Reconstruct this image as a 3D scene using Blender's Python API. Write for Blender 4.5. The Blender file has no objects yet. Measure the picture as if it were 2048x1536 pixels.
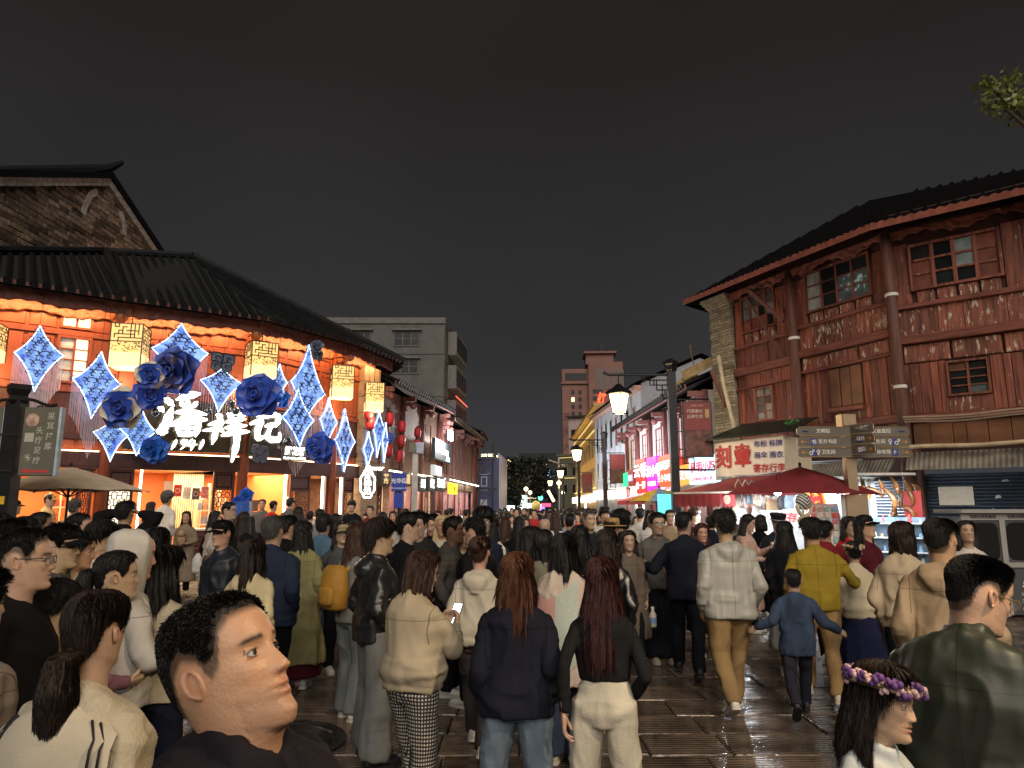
import bpy, math, random
import numpy as np
from mathutils import Matrix, Vector
random.seed(7); np.random.seed(7)
C = bpy.context.scene.collection
SC = bpy.context.scene
PI = math.pi
R = math.radians
# ------------------------------------------------------------------ camera, world, sun, exposure
CAMH, FPX = 1.82, 1420.0
PITCH = math.atan(246/1420)
cd = bpy.data.cameras.new('camera'); cam = bpy.data.objects.new('camera', cd); C.objects.link(cam)
cam.location = (0, 0, CAMH); cam.rotation_euler = (PI/2+PITCH, 0, 0)
cd.sensor_width = 36; cd.lens = 36*FPX/2048; cd.clip_end = 2000; cd.clip_start = .05
SC.camera = cam
w = bpy.data.worlds.new('World'); SC.world = w; w.use_nodes = True
nt = w.node_tree; nt.nodes.clear()
wo = nt.nodes.new('ShaderNodeOutputWorld')
sky = nt.nodes.new('ShaderNodeTexSky'); sky.sky_type = 'NISHITA'; sky.sun_disc = False
sky.sun_elevation = R(2); sky.sun_rotation = R(160)
b1 = nt.nodes.new('ShaderNodeBackground'); b1.inputs[1].default_value = .0006
nt.links.new(sky.outputs[0], b1.inputs[0])
# city glow on low cloud: nearly even dark grey, a touch bluer and lighter toward the horizon
tc = nt.nodes.new('ShaderNodeTexCoord'); sp = nt.nodes.new('ShaderNodeSeparateXYZ')
nt.links.new(tc.outputs['Generated'], sp.inputs[0])
cr = nt.nodes.new('ShaderNodeValToRGB')
e = cr.color_ramp.elements
e[0].position = 0; e[0].color = (.0255, .0262, .0305, 1)
e[1].position = .55; e[1].color = (.0088, .0078, .0073, 1)
m_ = e.new(.2); m_.color = (.0162, .0153, .0162, 1)
nz = nt.nodes.new('ShaderNodeTexNoise'); nz.inputs['Scale'].default_value = 2.2; nz.inputs['Detail'].default_value = 4
nt.links.new(tc.outputs['Generated'], nz.inputs['Vector'])
mr = nt.nodes.new('ShaderNodeMapRange'); mr.inputs[1].default_value = .3; mr.inputs[2].default_value = .7
mr.inputs[3].default_value = .88; mr.inputs[4].default_value = 1.12
nt.links.new(nz.outputs[0], mr.inputs[0])
nt.links.new(sp.outputs[2], cr.inputs[0])
b2 = nt.nodes.new('ShaderNodeBackground')
nt.links.new(cr.outputs[0], b2.inputs[0]); nt.links.new(mr.outputs[0], b2.inputs[1])
ad = nt.nodes.new('ShaderNodeAddShader')
nt.links.new(b1.outputs[0], ad.inputs[0]); nt.links.new(b2.outputs[0], ad.inputs[1]); nt.links.new(ad.outputs[0], wo.inputs[0])
# one weak, very broad lamp: added as soft ambient city light from behind the camera
sd = bpy.data.lights.new('sun', 'SUN'); sd.energy = 1.15; sd.angle = R(50); sd.color = (1, .90, .78)
sun = bpy.data.objects.new('sun', sd); C.objects.link(sun)
_az, _el = R(5), R(33)        # from behind the camera
sun.rotation_euler = Vector((-math.sin(_az)*math.cos(_el), math.cos(_az)*math.cos(_el), -math.sin(_el))).to_track_quat('-Z', 'Y').to_euler()
sky.sun_rotation = PI-_az
SC.view_settings.view_transform = 'Standard'; SC.view_settings.look = 'None'
SC.view_settings.exposure = 1.0; SC.view_settings.gamma = 1; SC.view_settings.use_curve_mapping = False
SC.render.engine = 'CYCLES'
cy = SC.cycles
cy.use_denoising = True; cy.max_bounces = 5; cy.diffuse_bounces = 3; cy.glossy_bounces = 3; cy.transmission_bounces = 4
cy.transparent_max_bounces = 6; cy.caustics_reflective = False; cy.caustics_refractive = False; cy.sample_clamp_indirect = 3
try: cy.denoiser = 'OPENIMAGEDENOISE'
except Exception: pass

# ------------------------------------------------------------------ pixel -> place helpers (2048 x 1536 photograph)
_c, _s = math.cos(PITCH), math.sin(PITCH)
def ray(px, py):
    x, y = (px-1024)/FPX, (768-py)/FPX
    return np.array([x, _c - y*_s, _s + y*_c])
def at(px, py, Y):
    d = ray(px, py); return np.array([0, 0, CAMH]) + d*(Y/d[1])

# ------------------------------------------------------------------ materials
MATS = {}
def lin(c):
    if isinstance(c, str):
        c = c.lstrip('#'); c = [int(c[i:i+2], 16)/255 for i in (0, 2, 4)]
        return tuple(((x+.055)/1.055)**2.4 if x > .04045 else x/12.92 for x in c)
    return tuple(c)
class NT:
    def __init__(s, m): s.m = m; s.t = m.node_tree; s.n = s.t.nodes; s.l = s.t.links
    def node(s, ty, **k):
        n = s.n.new('ShaderNode'+ty)
        for a, v in k.items():
            if a.startswith('i_'):
                key = a[2:]; key = int(key) if key.isdigit() else key.replace('_', ' ')
                n.inputs[key].default_value = v
            else: setattr(n, a, v)
        return n
    def link(s, a, b): s.l.new(a, b)
def newmat(name):
    m = bpy.data.materials.new(name); m.use_nodes = True
    return m, NT(m), m.node_tree.nodes['Principled BSDF']
def M(name, col=(.5, .5, .5), r=.6, metal=0, em=0, var=.18, vs=5., bump=0., bs=40., st=(1, 1, 1), rnd=0., attr=None, spec=.5, patch=None, coat=0, samp=True, alpha=1, sheen=0, seam=0):
    """patch=(colour, threshold, scale, stretch): wear of its own colour where noise passes the threshold"""
    if name in MATS: return MATS[name]
    m, t, p = newmat(name); col = lin(col)
    p.inputs['Roughness'].default_value = r; p.inputs['Metallic'].default_value = metal
    p.inputs['Specular IOR Level'].default_value = spec
    if coat: p.inputs['Coat Weight'].default_value = coat; p.inputs['Coat Roughness'].default_value = .15
    if sheen: p.inputs['Sheen Weight'].default_value = sheen
    if alpha < 1: p.inputs['Alpha'].default_value = alpha
    if em:
        p.inputs['Base Color'].default_value = (*[c*.5 for c in col], 1)
        p.inputs['Emission Color'].default_value = (*col, 1); p.inputs['Emission Strength'].default_value = em
        if not samp: m.cycles.emission_sampling = 'NONE'
        MATS[name] = m; return m
    tc = t.node('TexCoord'); mp = t.node('Mapping'); mp.inputs['Scale'].default_value = st
    t.link(tc.outputs['Object'], mp.inputs['Vector'])
    oi = t.node('ObjectInfo')
    if rnd:
        sc_ = t.node('VectorMath', operation='SCALE'); sc_.inputs[0].default_value = (37, 53, 71)
        t.link(oi.outputs['Random'], sc_.inputs['Scale']); t.link(sc_.outputs[0], mp.inputs['Location'])
    if attr:
        a = t.node('Attribute'); a.attribute_name = attr; c0 = a.outputs['Color']
    else:
        rg = t.node('RGB'); rg.outputs[0].default_value = (*col, 1); c0 = rg.outputs[0]
    if var:
        n = t.node('TexNoise', i_Scale=vs, i_Detail=5.); t.link(mp.outputs[0], n.inputs['Vector'])
        mr = t.node('MapRange', i_1=.3, i_2=.7, i_3=1-var, i_4=1+var); t.link(n.outputs[0], mr.inputs[0])
        v = t.node('VectorMath', operation='SCALE'); t.link(c0, v.inputs[0]); t.link(mr.outputs[0], v.inputs['Scale']); c0 = v.outputs[0]
    if rnd:
        mr2 = t.node('MapRange', i_3=1-rnd, i_4=1+rnd); t.link(oi.outputs['Random'], mr2.inputs[0])
        v = t.node('VectorMath', operation='SCALE'); t.link(c0, v.inputs[0]); t.link(mr2.outputs[0], v.inputs['Scale']); c0 = v.outputs[0]
    if patch:
        pc, th, psc, pst = patch
        mp2 = t.node('Mapping'); mp2.inputs['Scale'].default_value = pst; t.link(tc.outputs['Object'], mp2.inputs['Vector'])
        if rnd: t.link(sc_.outputs[0], mp2.inputs['Location'])
        n2 = t.node('TexNoise', i_Scale=psc, i_Detail=8., i_Roughness=.65); t.link(mp2.outputs[0], n2.inputs['Vector'])
        mr3 = t.node('MapRange', i_1=th, i_2=th+.04); t.link(n2.outputs[0], mr3.inputs[0])
        mx = t.node('Mix', data_type='RGBA'); t.link(mr3.outputs[0], mx.inputs[0]); t.link(c0, mx.inputs[6]); mx.inputs[7].default_value = (*lin(pc), 1); c0 = mx.outputs[2]
    if seam:
        sx = t.node('SeparateXYZ'); t.link(tc.outputs['Object'], sx.inputs[0])
        def mth(op, a, b=None):
            n_ = t.node('Math', operation=op)
            for i_, v_ in enumerate((a, b)):
                if v_ is None: continue
                if isinstance(v_, (int, float)): n_.inputs[i_].default_value = v_
                else: t.link(v_, n_.inputs[i_])
            return n_.outputs[0]
        ax = mth('ABSOLUTE', sx.outputs[0]); z_ = sx.outputs[2]
        s1 = mth('LESS_THAN', ax, .0022); s2 = mth('MULTIPLY', mth('LESS_THAN', mth('ABSOLUTE', mth('SUBTRACT', ax, .176)), .0028), mth('GREATER_THAN', z_, 1.16)); s3 = mth('LESS_THAN', mth('ABSOLUTE', mth('SUBTRACT', z_, seam)), .0024)
        k_ = mth('SUBTRACT', 1., mth('MULTIPLY', mth('MAXIMUM', s1 if seam < 1.3 else mth('MULTIPLY', s1, 0.), mth('MAXIMUM', s2, s3)), .5)); v = t.node('VectorMath', operation='SCALE'); t.link(c0, v.inputs[0]); t.link(k_, v.inputs['Scale']); c0 = v.outputs[0]
    t.link(c0, p.inputs['Base Color'])
    if bump:
        nb = t.node('TexNoise', i_Scale=bs, i_Detail=4.); t.link(mp.outputs[0], nb.inputs['Vector'])
        bp = t.node('Bump', i_Strength=bump, i_Distance=.02); t.link(nb.outputs[0], bp.inputs['Height']); t.link(bp.outputs[0], p.inputs['Normal'])
    MATS[name] = m; return m
def E(name, col, s, samp=True): return M(name, col, em=s, samp=samp)

# ------------------------------------------------------------------ mesh helpers
class MB:
    def __init__(s): s.v = []; s.f = []; s.m = []; s.n = 0
    def add(s, v, f, m=0):
        v = np.asarray(v, float).reshape(-1, 3); o = s.n
        s.v.append(v); s.f += [tuple(i+o for i in q) for q in f]; s.m += [m]*len(f); s.n += len(v); return s
    def box(s, x0, y0, z0, x1, y1, z1, m=0):
        x0, x1 = min(x0, x1), max(x0, x1); y0, y1 = min(y0, y1), max(y0, y1); z0, z1 = min(z0, z1), max(z0, z1)
        return s.add([(x, y, z) for z in (z0, z1) for y in (y0, y1) for x in (x0, x1)],
              [(0, 2, 3, 1), (4, 5, 7, 6), (0, 1, 5, 4), (2, 6, 7, 3), (0, 4, 6, 2), (1, 3, 7, 5)], m)
    def bbox(s, x0, y0, z0, x1, y1, z1, b=.01, m=0):
        """box with a small chamfer round its -y (outer) face"""
        x0, x1 = min(x0, x1), max(x0, x1); y0, y1 = min(y0, y1), max(y0, y1); z0, z1 = min(z0, z1), max(z0, z1)
        v = [(x0, y1, z0), (x1, y1, z0), (x1, y1, z1), (x0, y1, z1), (x0, y0+b, z0), (x1, y0+b, z0), (x1, y0+b, z1), (x0, y0+b, z1),
             (x0+b, y0, z0+b), (x1-b, y0, z0+b), (x1-b, y0, z1-b), (x0+b, y0, z1-b)]
        f = [(0, 3, 2, 1), (8, 9, 10, 11)]
        for i in range(4):
            j = (i+1) % 4; f += [(i, j, j+4, i+4), (i+4, j+4, j+8, i+8)]
        return s.add(v, f, m)
    def rings(s, rs, m=0, cap=True, close=True):
        rs = [np.asarray(r, float) for r in rs]; n = len(rs[0]); f = []
        for i in range(len(rs)-1):
            for j in range(n if close else n-1):
                k = (j+1) % n; f.append((i*n+j, i*n+k, (i+1)*n+k, (i+1)*n+j))
        if cap and close: f += [tuple(range(n))[::-1], tuple((len(rs)-1)*n+j for j in range(n))]
        return s.add(np.concatenate(rs), f, m)
    def tube(s, pts, rad, n=8, m=0, cap=True, ref=None):
        pts = [np.asarray(p, float) for p in pts]; k = len(pts)
        if not isinstance(rad, (list, tuple)): rad = [rad]*k
        T = [pts[min(i+1, k-1)]-pts[max(i-1, 0)] for i in range(k)]; T = [t/(np.linalg.norm(t)+1e-9) for t in T]
        a = np.asarray(ref, float) if ref is not None else (np.array([0, 0, 1.]) if abs(T[0][2]) < .9 else np.array([1., 0, 0]))
        rs = []; th = np.arange(n)*2*PI/n
        for i in range(k):
            a = a-T[i]*a.dot(T[i]); a = a/(np.linalg.norm(a)+1e-9); b = np.cross(T[i], a)
            r = rad[i]; ra, rb = r if isinstance(r, tuple) else (r, r)
            rs.append(pts[i]+np.outer(np.cos(th)*ra, a)+np.outer(np.sin(th)*rb, b))
        return s.rings(rs, m, cap)
    def lathe(s, prof, n=16, c=(0, 0, 0), m=0, sx=1, sy=1):
        th = np.arange(n)*2*PI/n
        return s.rings([np.stack([c[0]+r*np.cos(th)*sx, c[1]+r*np.sin(th)*sy, np.full(n, c[2]+z)], 1) for r, z in prof], m)
    def ball(s, c, r, n=12, k=8, m=0):
        r = np.broadcast_to(np.asarray(r, float), (3,)); th = np.arange(n)*2*PI/n; rs = []
        for i in range(k+1):
            p = -PI/2+PI*i/k; q = max(math.cos(p), .02)
            rs.append(np.stack([c[0]+r[0]*q*np.cos(th), c[1]+r[1]*q*np.sin(th), np.full(n, c[2]+r[2]*math.sin(p))], 1))
        return s.rings(rs, m)
    def poly(s, P, m=0, flip=False):
        k = len(P); f = tuple(range(k)); return s.add(P, [f[::-1] if flip else f], m)
    def prism(s, P2, y0, y1, m=0):
        """outline in (x, z), extruded along y from y0 to y1"""
        k = len(P2)
        v = [(p[0], y0, p[1]) for p in P2]+[(p[0], y1, p[1]) for p in P2]
        f = [tuple(range(k)), tuple(range(2*k-1, k-1, -1))]+[(i, i+k, (i+1) % k+k, (i+1) % k) for i in range(k)]
        return s.add(v, f, m)
    def xf(s, M4):
        A = np.array(M4); s.v = [q @ A[:3, :3].T+A[:3, 3] for q in s.v]; return s
    def join(s, o):
        for q in o.v: s.v.append(q)
        s.f += [tuple(i+s.n for i in q) for q in o.f]; s.m += o.m; s.n += o.n; return s
    def mesh(s, name, smooth=False):
        me = bpy.data.meshes.new(name); V = np.concatenate(s.v) if s.v else np.zeros((0, 3))
        me.from_pydata(V.tolist(), [], s.f)
        if any(s.m): me.polygons.foreach_set('material_index', np.array(s.m, np.int32))
        if smooth: me.polygons.foreach_set('use_smooth', np.ones(len(s.f), bool))
        me.update(); return me
def obj(name, mb, mats, parent=None, mw=None, loc=None, rot=None, smooth=False, label=None):
    me = mb.mesh(name, smooth) if isinstance(mb, MB) else mb
    o = bpy.data.objects.new(name, me); C.objects.link(o)
    if not isinstance(mats, (list, tuple)): mats = [mats]
    if not len(me.materials):
        for m in mats: me.materials.append(m)
    if parent: o.parent = parent
    if mw is not None: o.matrix_local = mw
    if loc is not None: o.location = loc
    if rot is not None: o.rotation_euler = rot
    if label: o['label'] = label
    return o
def tag(o, label=None, cat=None, group=None, kind=None):
    if label: o['label'] = label
    if cat: o['category'] = cat
    if group: o['group'] = group
    if kind: o['kind'] = kind
    return o
def thing(name, label, cat, loc=(0, 0, 0), rz=0, group=None, scale=1):
    o = bpy.data.objects.new(name, None); C.objects.link(o); o.empty_display_size = .2
    o.location = loc; o.rotation_euler = (0, 0, rz); o.scale = (scale,)*3
    return tag(o, label, cat, group)
def lamp(name, kind, loc, e, col, parent=None, size=.3, sy=None, rot=None, spread=None):
    """a light source of a lit lamp or lit room, or one added for its light"""
    d = bpy.data.lights.new(name, kind); d.energy = e; d.color = col
    if kind == 'AREA':
        d.size = size
        if sy: d.shape = 'RECTANGLE'; d.size_y = sy
        if spread: d.spread = spread
    else: d.shadow_soft_size = size
    o = bpy.data.objects.new(name, d); C.objects.link(o); o.location = loc
    if rot is not None: o.rotation_euler = rot
    if parent: o.parent = parent
    return o
class Fr:
    """facade frame: x along the facade (left to right in the photograph), -y out to the street, z up"""
    def __init__(s, A, B):
        s.A = np.array([A[0], A[1], 0.]); d = np.array([B[0]-A[0], B[1]-A[1], 0.]); s.L = float(np.linalg.norm(d)); s.u = d/s.L
        s.n = np.array([-s.u[1], s.u[0], 0])
        s.mw = Matrix(((s.u[0], s.n[0], 0, A[0]), (s.u[1], s.n[1], 0, A[1]), (0, 0, 1, 0), (0, 0, 0, 1)))
    def uv(s, px, py, w=0):
        d = ray(px, py); o = np.array([0, 0, CAMH])-s.A
        t = (w-o.dot(s.n))/d.dot(s.n); p = o+d*t; return float(p.dot(s.u)), float(p[2])
    def P(s, u, w, z): return s.A+s.u*u+s.n*w+np.array([0, 0, z])
    def o(s, name, mb, mats, parent=None, **k): return obj(name, mb, mats, parent, mw=s.mw, **k)
_txt = {}
def text_mb(t, h, bold=0., depth=.004, sx=1., shear=0, sp=1., line=None):
    """lettering as solid mesh: x right, z up, front face toward -y, centred on the origin; h = height of a character"""
    cu = bpy.data.curves.new('lettering', 'FONT'); cu.body = t; cu.size = 1; cu.extrude = depth/2/h; cu.offset = bold; cu.shear = shear
    cu.space_character = sp; cu.align_x = 'CENTER'; cu.align_y = 'CENTER'; cu.resolution_u = 2
    if line: cu.space_line = line
    o = bpy.data.objects.new('lettering', cu); C.objects.link(o)
    dg = bpy.context.evaluated_depsgraph_get(); me = bpy.data.meshes.new_from_object(o.evaluated_get(dg))
    V = np.zeros(len(me.vertices)*3); me.vertices.foreach_get('co', V); V = V.reshape(-1, 3)
    F_ = [tuple(p.vertices) for p in me.polygons]
    bpy.data.objects.remove(o); bpy.data.curves.remove(cu); bpy.data.meshes.remove(me)
    if len(V): V[:, :2] -= (V[:, :2].max(0)+V[:, :2].min(0))/2
    mb = MB(); mb.add(np.stack([V[:, 0]*h*sx, -V[:, 2]*h, V[:, 1]*h], 1), F_); return mb
def TX(mb, t, x, z, y, h, m=0, **k):
    """put lettering into a mesh builder at (x, y, z)"""
    b = text_mb(t, h, **k); b.m = [m]*len(b.f); b.xf(Matrix.Translation((x, y, z))); mb.join(b); return mb
def vnoise(P, seed=0):
    """smooth 3D value noise, -1..1"""
    P = np.asarray(P, float); I = np.floor(P).astype(np.int64); f = P-I; f = f*f*(3-2*f)
    def h(a, b, c):
        n = (a*374761393+b*668265263+c*2147483647+seed*974711) & 0xffffffff
        n = ((n ^ (n >> 13))*1274126177) & 0xffffffff; return ((n ^ (n >> 16)) & 0xffff)/32767.5-1
    r = 0
    for dx in (0, 1):
        for dy in (0, 1):
            for dz in (0, 1):
                wt = (f[:, 0] if dx else 1-f[:, 0])*(f[:, 1] if dy else 1-f[:, 1])*(f[:, 2] if dz else 1-f[:, 2])
                r = r+wt*h(I[:, 0]+dx, I[:, 1]+dy, I[:, 2]+dz)
    return r
# ================================================================== materials of the setting
WOOD = M('red_lacquer_wood', (.26, .062, .026), .42, var=.2, vs=3, st=(6, 6, .7), bump=.15, bs=12)
WOODP = M('red_lacquer_panel', (.30, .075, .03), .38, var=.15, vs=2.5, rnd=.16)
DKWOOD = M('dark_brown_wood', (.07, .024, .017), .4, var=.3, vs=3, st=(5, 5, .6), bump=.2, bs=10, rnd=.2)
CARVE = M('carved_wood', (.22, .075, .032), .5, var=.3, vs=9, bump=.6, bs=22)
FASCIA = M('fascia_wood', (.11, .03, .02), .5, var=.3, vs=5, bump=.4, bs=30)
TILE = M('dark_roof_tile', (.010, .011, .0125), .5, var=.3, vs=3, rnd=.35, bump=.3, bs=8, spec=.15)
TILEB = M('roof_underlay', (.006, .0065, .007), .8, var=.2)
ORANGE = M('orange_interior_wall', (.7, .22, .06), .6, var=.06)
CREAM = M('cream_interior', (.75, .58, .38), .6, var=.08)
WHITEC = M('white_counter', (.75, .72, .66), .35, var=.05)
STONE = M('beige_stone', (.34, .26, .17), .6, var=.22, vs=4, rnd=.15, bump=.2)
METAL = M('dark_iron', (.02, .021, .023), .45, .6, var=.2, bump=.1)
WARM = E('warm_led', (1, .72, .38), 5, False)
WARMW = E('warm_white_led', (1, .86, .62), 6, False)
WHITE = E('white_sign_light', (1, .97, .9), 3.2)
PANEWARM = E('lit_pane', (1, .78, .45), .9, False)
GLASSD = M('dark_window_glass', (.012, .015, .017), .3, var=.3, vs=2, spec=.25, rnd=.5)
GLASSB = M('dusty_glass', (.16, .19, .2), .2, var=.4, vs=3, rnd=.6)

# ================================================================== ground
gm = MB(); gm.add([(-160, -40, -.06), (160, -40, -.06), (160, 600, -.06), (-160, 600, -.06)], [(0, 1, 2, 3)])
GROUNDM = M('wet_ground', (.045, .038, .033), .28, var=.4, vs=.8, bump=.3, bs=6)
tag(obj('ground', gm, GROUNDM), kind='structure')
def slab_mat():
    m, t, p = newmat('wet_chiselled_stone')
    tc = t.node('TexCoord'); oi = t.node('ObjectInfo')
    sc_ = t.node('VectorMath', operation='SCALE'); sc_.inputs[0].default_value = (31, 17, 23); t.link(oi.outputs['Random'], sc_.inputs['Scale'])
    ad = t.node('VectorMath', operation='ADD'); t.link(tc.outputs['Object'], ad.inputs[0]); t.link(sc_.outputs[0], ad.inputs[1])
    n = t.node('TexNoise', i_Scale=3.5, i_Detail=7.); t.link(ad.outputs[0], n.inputs['Vector'])
    cr = t.node('ValToRGB'); cr.color_ramp.elements[0].position = .3; cr.color_ramp.elements[0].color = (.046, .034, .026, 1)
    cr.color_ramp.elements[1].position = .75; cr.color_ramp.elements[1].color = (.19, .14, .105, 1)
    t.link(n.outputs[0], cr.inputs[0])
    mr = t.node('MapRange', i_3=.6, i_4=1.35); t.link(oi.outputs['Random'], mr.inputs[0])
    v = t.node('VectorMath', operation='SCALE'); t.link(cr.outputs[0], v.inputs[0]); t.link(mr.outputs[0], v.inputs['Scale']); t.link(v.outputs[0], p.inputs['Base Color'])
    mr2 = t.node('MapRange', i_1=.35, i_2=.68, i_3=.09, i_4=.28); t.link(n.outputs[0], mr2.inputs[0]); t.link(mr2.outputs[0], p.inputs['Roughness'])
    # hand-chiselled grooves along the slab, broken by wear
    wv = t.node('TexWave', wave_type='BANDS', bands_direction='Y', i_Scale=6.4, i_Distortion=1.1, i_Detail=2.); wv.inputs['Detail Scale'].default_value = 2.5
    t.link(ad.outputs[0], wv.inputs['Vector'])
    n3 = t.node('TexNoise', i_Scale=1.6, i_Detail=2.); t.link(ad.outputs[0], n3.inputs['Vector'])
    ms = t.node('MapRange', i_1=.30, i_2=.46); t.link(n3.outputs[0], ms.inputs[0])
    mu = t.node('Math', operation='MULTIPLY'); t.link(wv.outputs['Fac'], mu.inputs[0]); t.link(ms.outputs[0], mu.inputs[1])
    n2 = t.node('TexNoise', i_Scale=14., i_Detail=6.); t.link(ad.outputs[0], n2.inputs['Vector'])
    sm = t.node('Math', operation='MULTIPLY_ADD'); t.link(n2.outputs[0], sm.inputs[0]); sm.inputs[1].default_value = .7; t.link(mu.outputs[0], sm.inputs[2])
    bp = t.node('Bump', i_Strength=.7, i_Distance=.012); t.link(sm.outputs[0], bp.inputs['Height']); t.link(bp.outputs[0], p.inputs['Normal'])
    return m
SLAB = slab_mat()
pav = thing('pavement', None, None); tag(pav, kind='structure')
rs = random.Random(3)
def slab_mesh(L, D):
    mb = MB(); b = .014; h = .05; x, y = L/2-.005, D/2-.005
    v = [(-x, -y, -h), (x, -y, -h), (x, y, -h), (-x, y, -h), (-x, -y, -b), (x, -y, -b), (x, y, -b), (-x, y, -b), (-x+b, -y+b, 0), (x-b, -y+b, 0), (x-b, y-b, 0), (-x+b, y-b, 0)]
    j = lambda k: [v[k][0]+rs.uniform(-.008, .008), v[k][1]+rs.uniform(-.008, .008), v[k][2]]
    for k in range(8, 12): v[k] = j(k)
    f = [(8, 9, 10, 11)]
    for i in range(4):
        k = (i+1) % 4; f += [(i, k, k+4, i+4), (i+4, k+4, k+8, i+8)]
    mb.add(v, f); return mb
DEPTHS = [.40, .46, .52]
LENS = [.62, .8, .98, 1.15]
smesh = {}
for D in DEPTHS:
    for L in LENS: smesh[D, L] = slab_mesh(L, D).mesh('slab')
rest = MB(); ns = 0; y = 4.7; rows = 0
while y < 40:
    D = rs.choice(DEPTHS); xm = .80*y+1.2 if y < 20 else 14
    x = -xm-rs.uniform(0, .8)
    while x < xm:
        L = rs.choice(LENS)
        dz = rs.uniform(-.007, .005); tx, ty = rs.uniform(-.006, .006), rs.uniform(-.006, .006)
        if ns < 300 and y < 14 and not (-5.1 < x+L/2 < -2.4 and 5.4 < y < 6.6 and False):
            o = obj('slab', smesh[D, L], SLAB, pav); o.location = (x+L/2, y+D/2, dz); o.rotation_euler = (tx, ty, 0); ns += 1
        else:
            c = MB(); c.v = [np.array(slab_src.v[0]) if False else np.array([w_.co for w_ in smesh[D, L].vertices])]; c.f = [tuple(p_.vertices) for p_ in smesh[D, L].polygons]; c.m = [0]*len(c.f); c.n = len(c.v[0])
            c.xf(Matrix.Translation((x+L/2, y+D/2, dz)) @ Matrix.Rotation(tx, 4, 'X') @ Matrix.Rotation(ty, 4, 'Y')); rest.join(c)
        x += L
    y += D
tag(obj('paving', rest, SLAB, pav), kind='stuff')
mh = MB(); c0 = at(575, 1462, 5.9); mcx, mcy = -1.86, 5.95
mh.lathe([(.001, .022), (.40, .022), (.43, .018), (.435, .002), (.47, .002), (.475, .02), (.55, .02), (.56, .0)], 40, (mcx, mcy, 0))
manh = obj('manhole_cover', mh, M('manhole_iron', (.03, .025, .023), .35, .4, var=.4, vs=8, bump=.5, bs=60)); tag(manh, 'round iron manhole cover set in the wet stone paving', 'manhole cover')

# ================================================================== facade pieces
def lattice(mb, x0, x1, z0, z1, y, nx, nz, r=.012, t=.02):
    dx, dz = (x1-x0)/nx, (z1-z0)/nz
    for i in range(nx):
        for k in range(nz):
            a, b = x0+i*dx, z0+k*dz; cx, cz = a+dx/2, b+dz/2; hx, hz = dx*.25, dz*.25
            for s_ in (-1, 1):
                mb.box(cx+s_*hx-r, y, cz-hz-r, cx+s_*hx+r, y+t, cz+hz+r); mb.box(cx-hx, y, cz+s_*hz-r, cx+hx, y+t*.9, cz+s_*hz+r)
                mb.box(cx-r, y, cz+s_*hz, cx+r, y+t*.8, cz+s_*dz/2); mb.box(cx+s_*hx, y, cz-r, cx+s_*dx/2, y+t*.85, cz+r)
            for s_ in (-1, 1):
                for q in (-1, 1):
                    mb.tube([(cx+s_*dx*.5, y+t/2, cz+q*dz*.28), (cx+s_*dx*.28, y+t/2, cz+q*dz*.5)], r, 4)
    return mb
def fret(mb, x0, x1, z0, z1, y, nx, nz, r, t, rnd, p=.62):
    dx, dz = (x1-x0)/nx, (z1-z0)/nz
    for i in range(nx+1):
        for k in range(nz+1):
            if i < nx and (k in (0, nz) or rnd.random() < p): mb.box(x0+i*dx-r, y, z0+k*dz-r, x0+(i+1)*dx+r, y+t, z0+k*dz+r)
            if k < nz and (i in (0, nx) or rnd.random() < p): mb.box(x0+i*dx-r, y, z0+k*dz-r, x0+i*dx+r, y+t*.95, z0+(k+1)*dz+r)
    return mb
def frieze(F, name, u0, u1, zt, zb, w, par, mat=CARVE, amp=.05, wave=.09, seed=0, m2=None):
    """carved board: scalloped lower edge and foliage relief as real displacement"""
    nu = max(8, int((u1-u0)*22)); nz = 9; U = np.linspace(u0, u1, nu); P = []
    for k in range(nz):
        q = k/(nz-1)
        zb_ = zb+wave*(.5+.5*np.sin(U*4.1+seed))+wave*.5*np.abs(np.sin(U*9.3+seed*2)); zt_ = np.full(nu, zt)
        z = zt_+(zb_-zt_)*q
        rel = vnoise(np.stack([U*9, z*9, np.full(nu, seed)], 1))+.6*vnoise(np.stack([U*19, z*19, np.full(nu, seed+5.)], 1))
        P.append(np.stack([U, w-amp*np.abs(rel)-.01, z], 1))
    V = np.concatenate(P+[P[-1]+[0, .05, 0], P[0]+[0, .05, 0]]); n = nu; f = []
    for k in range(nz+1):
        for j in range(n-1): f.append((k*n+j, (k+1)*n+j, (k+1)*n+j+1, k*n+j+1))
    mb = MB(); mb.add(V, f); return F.o(name, mb, mat, par, smooth=True)
def door_leaf(F, u0, u1, z0, z1, w, par, zl=None, mat=DKWOOD, back=None, nx=2, nz=4):
    zl = zl or z0+(z1-z0)*.42; fr = .07
    mb = MB()
    mb.box(u0, w, z0, u0+fr, w+.06, z1); mb.box(u1-fr, w, z0, u1, w+.06, z1)
    for z in (z0, zl-fr, z1-fr, z1-.5): mb.box(u0+fr, w+.003, z, u1-fr, w+.057, z+fr)
    d = F.o('door', mb, mat, par)
    F.o('door_panel', MB().bbox(u0+fr, w+.02, z0+fr, u1-fr, w+.05, zl-fr, .03), mat, d)
    F.o('door_panel', MB().bbox(u0+fr, w+.02, z1-.5+fr, u1-fr, w+.05, z1-fr, .03), mat, d)
    F.o('lattice', lattice(MB(), u0+fr, u1-fr, zl, z1-.5, w+.01, nx, nz), mat, d)
    if back is not None: F.o('backing', MB().box(u0+fr, w+.045, zl, u1-fr, w+.055, z1-.5), back, d)
    d.matrix_local = F.mw
    for c in d.children: c.matrix_local = Matrix.Identity(4)
    return d
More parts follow.
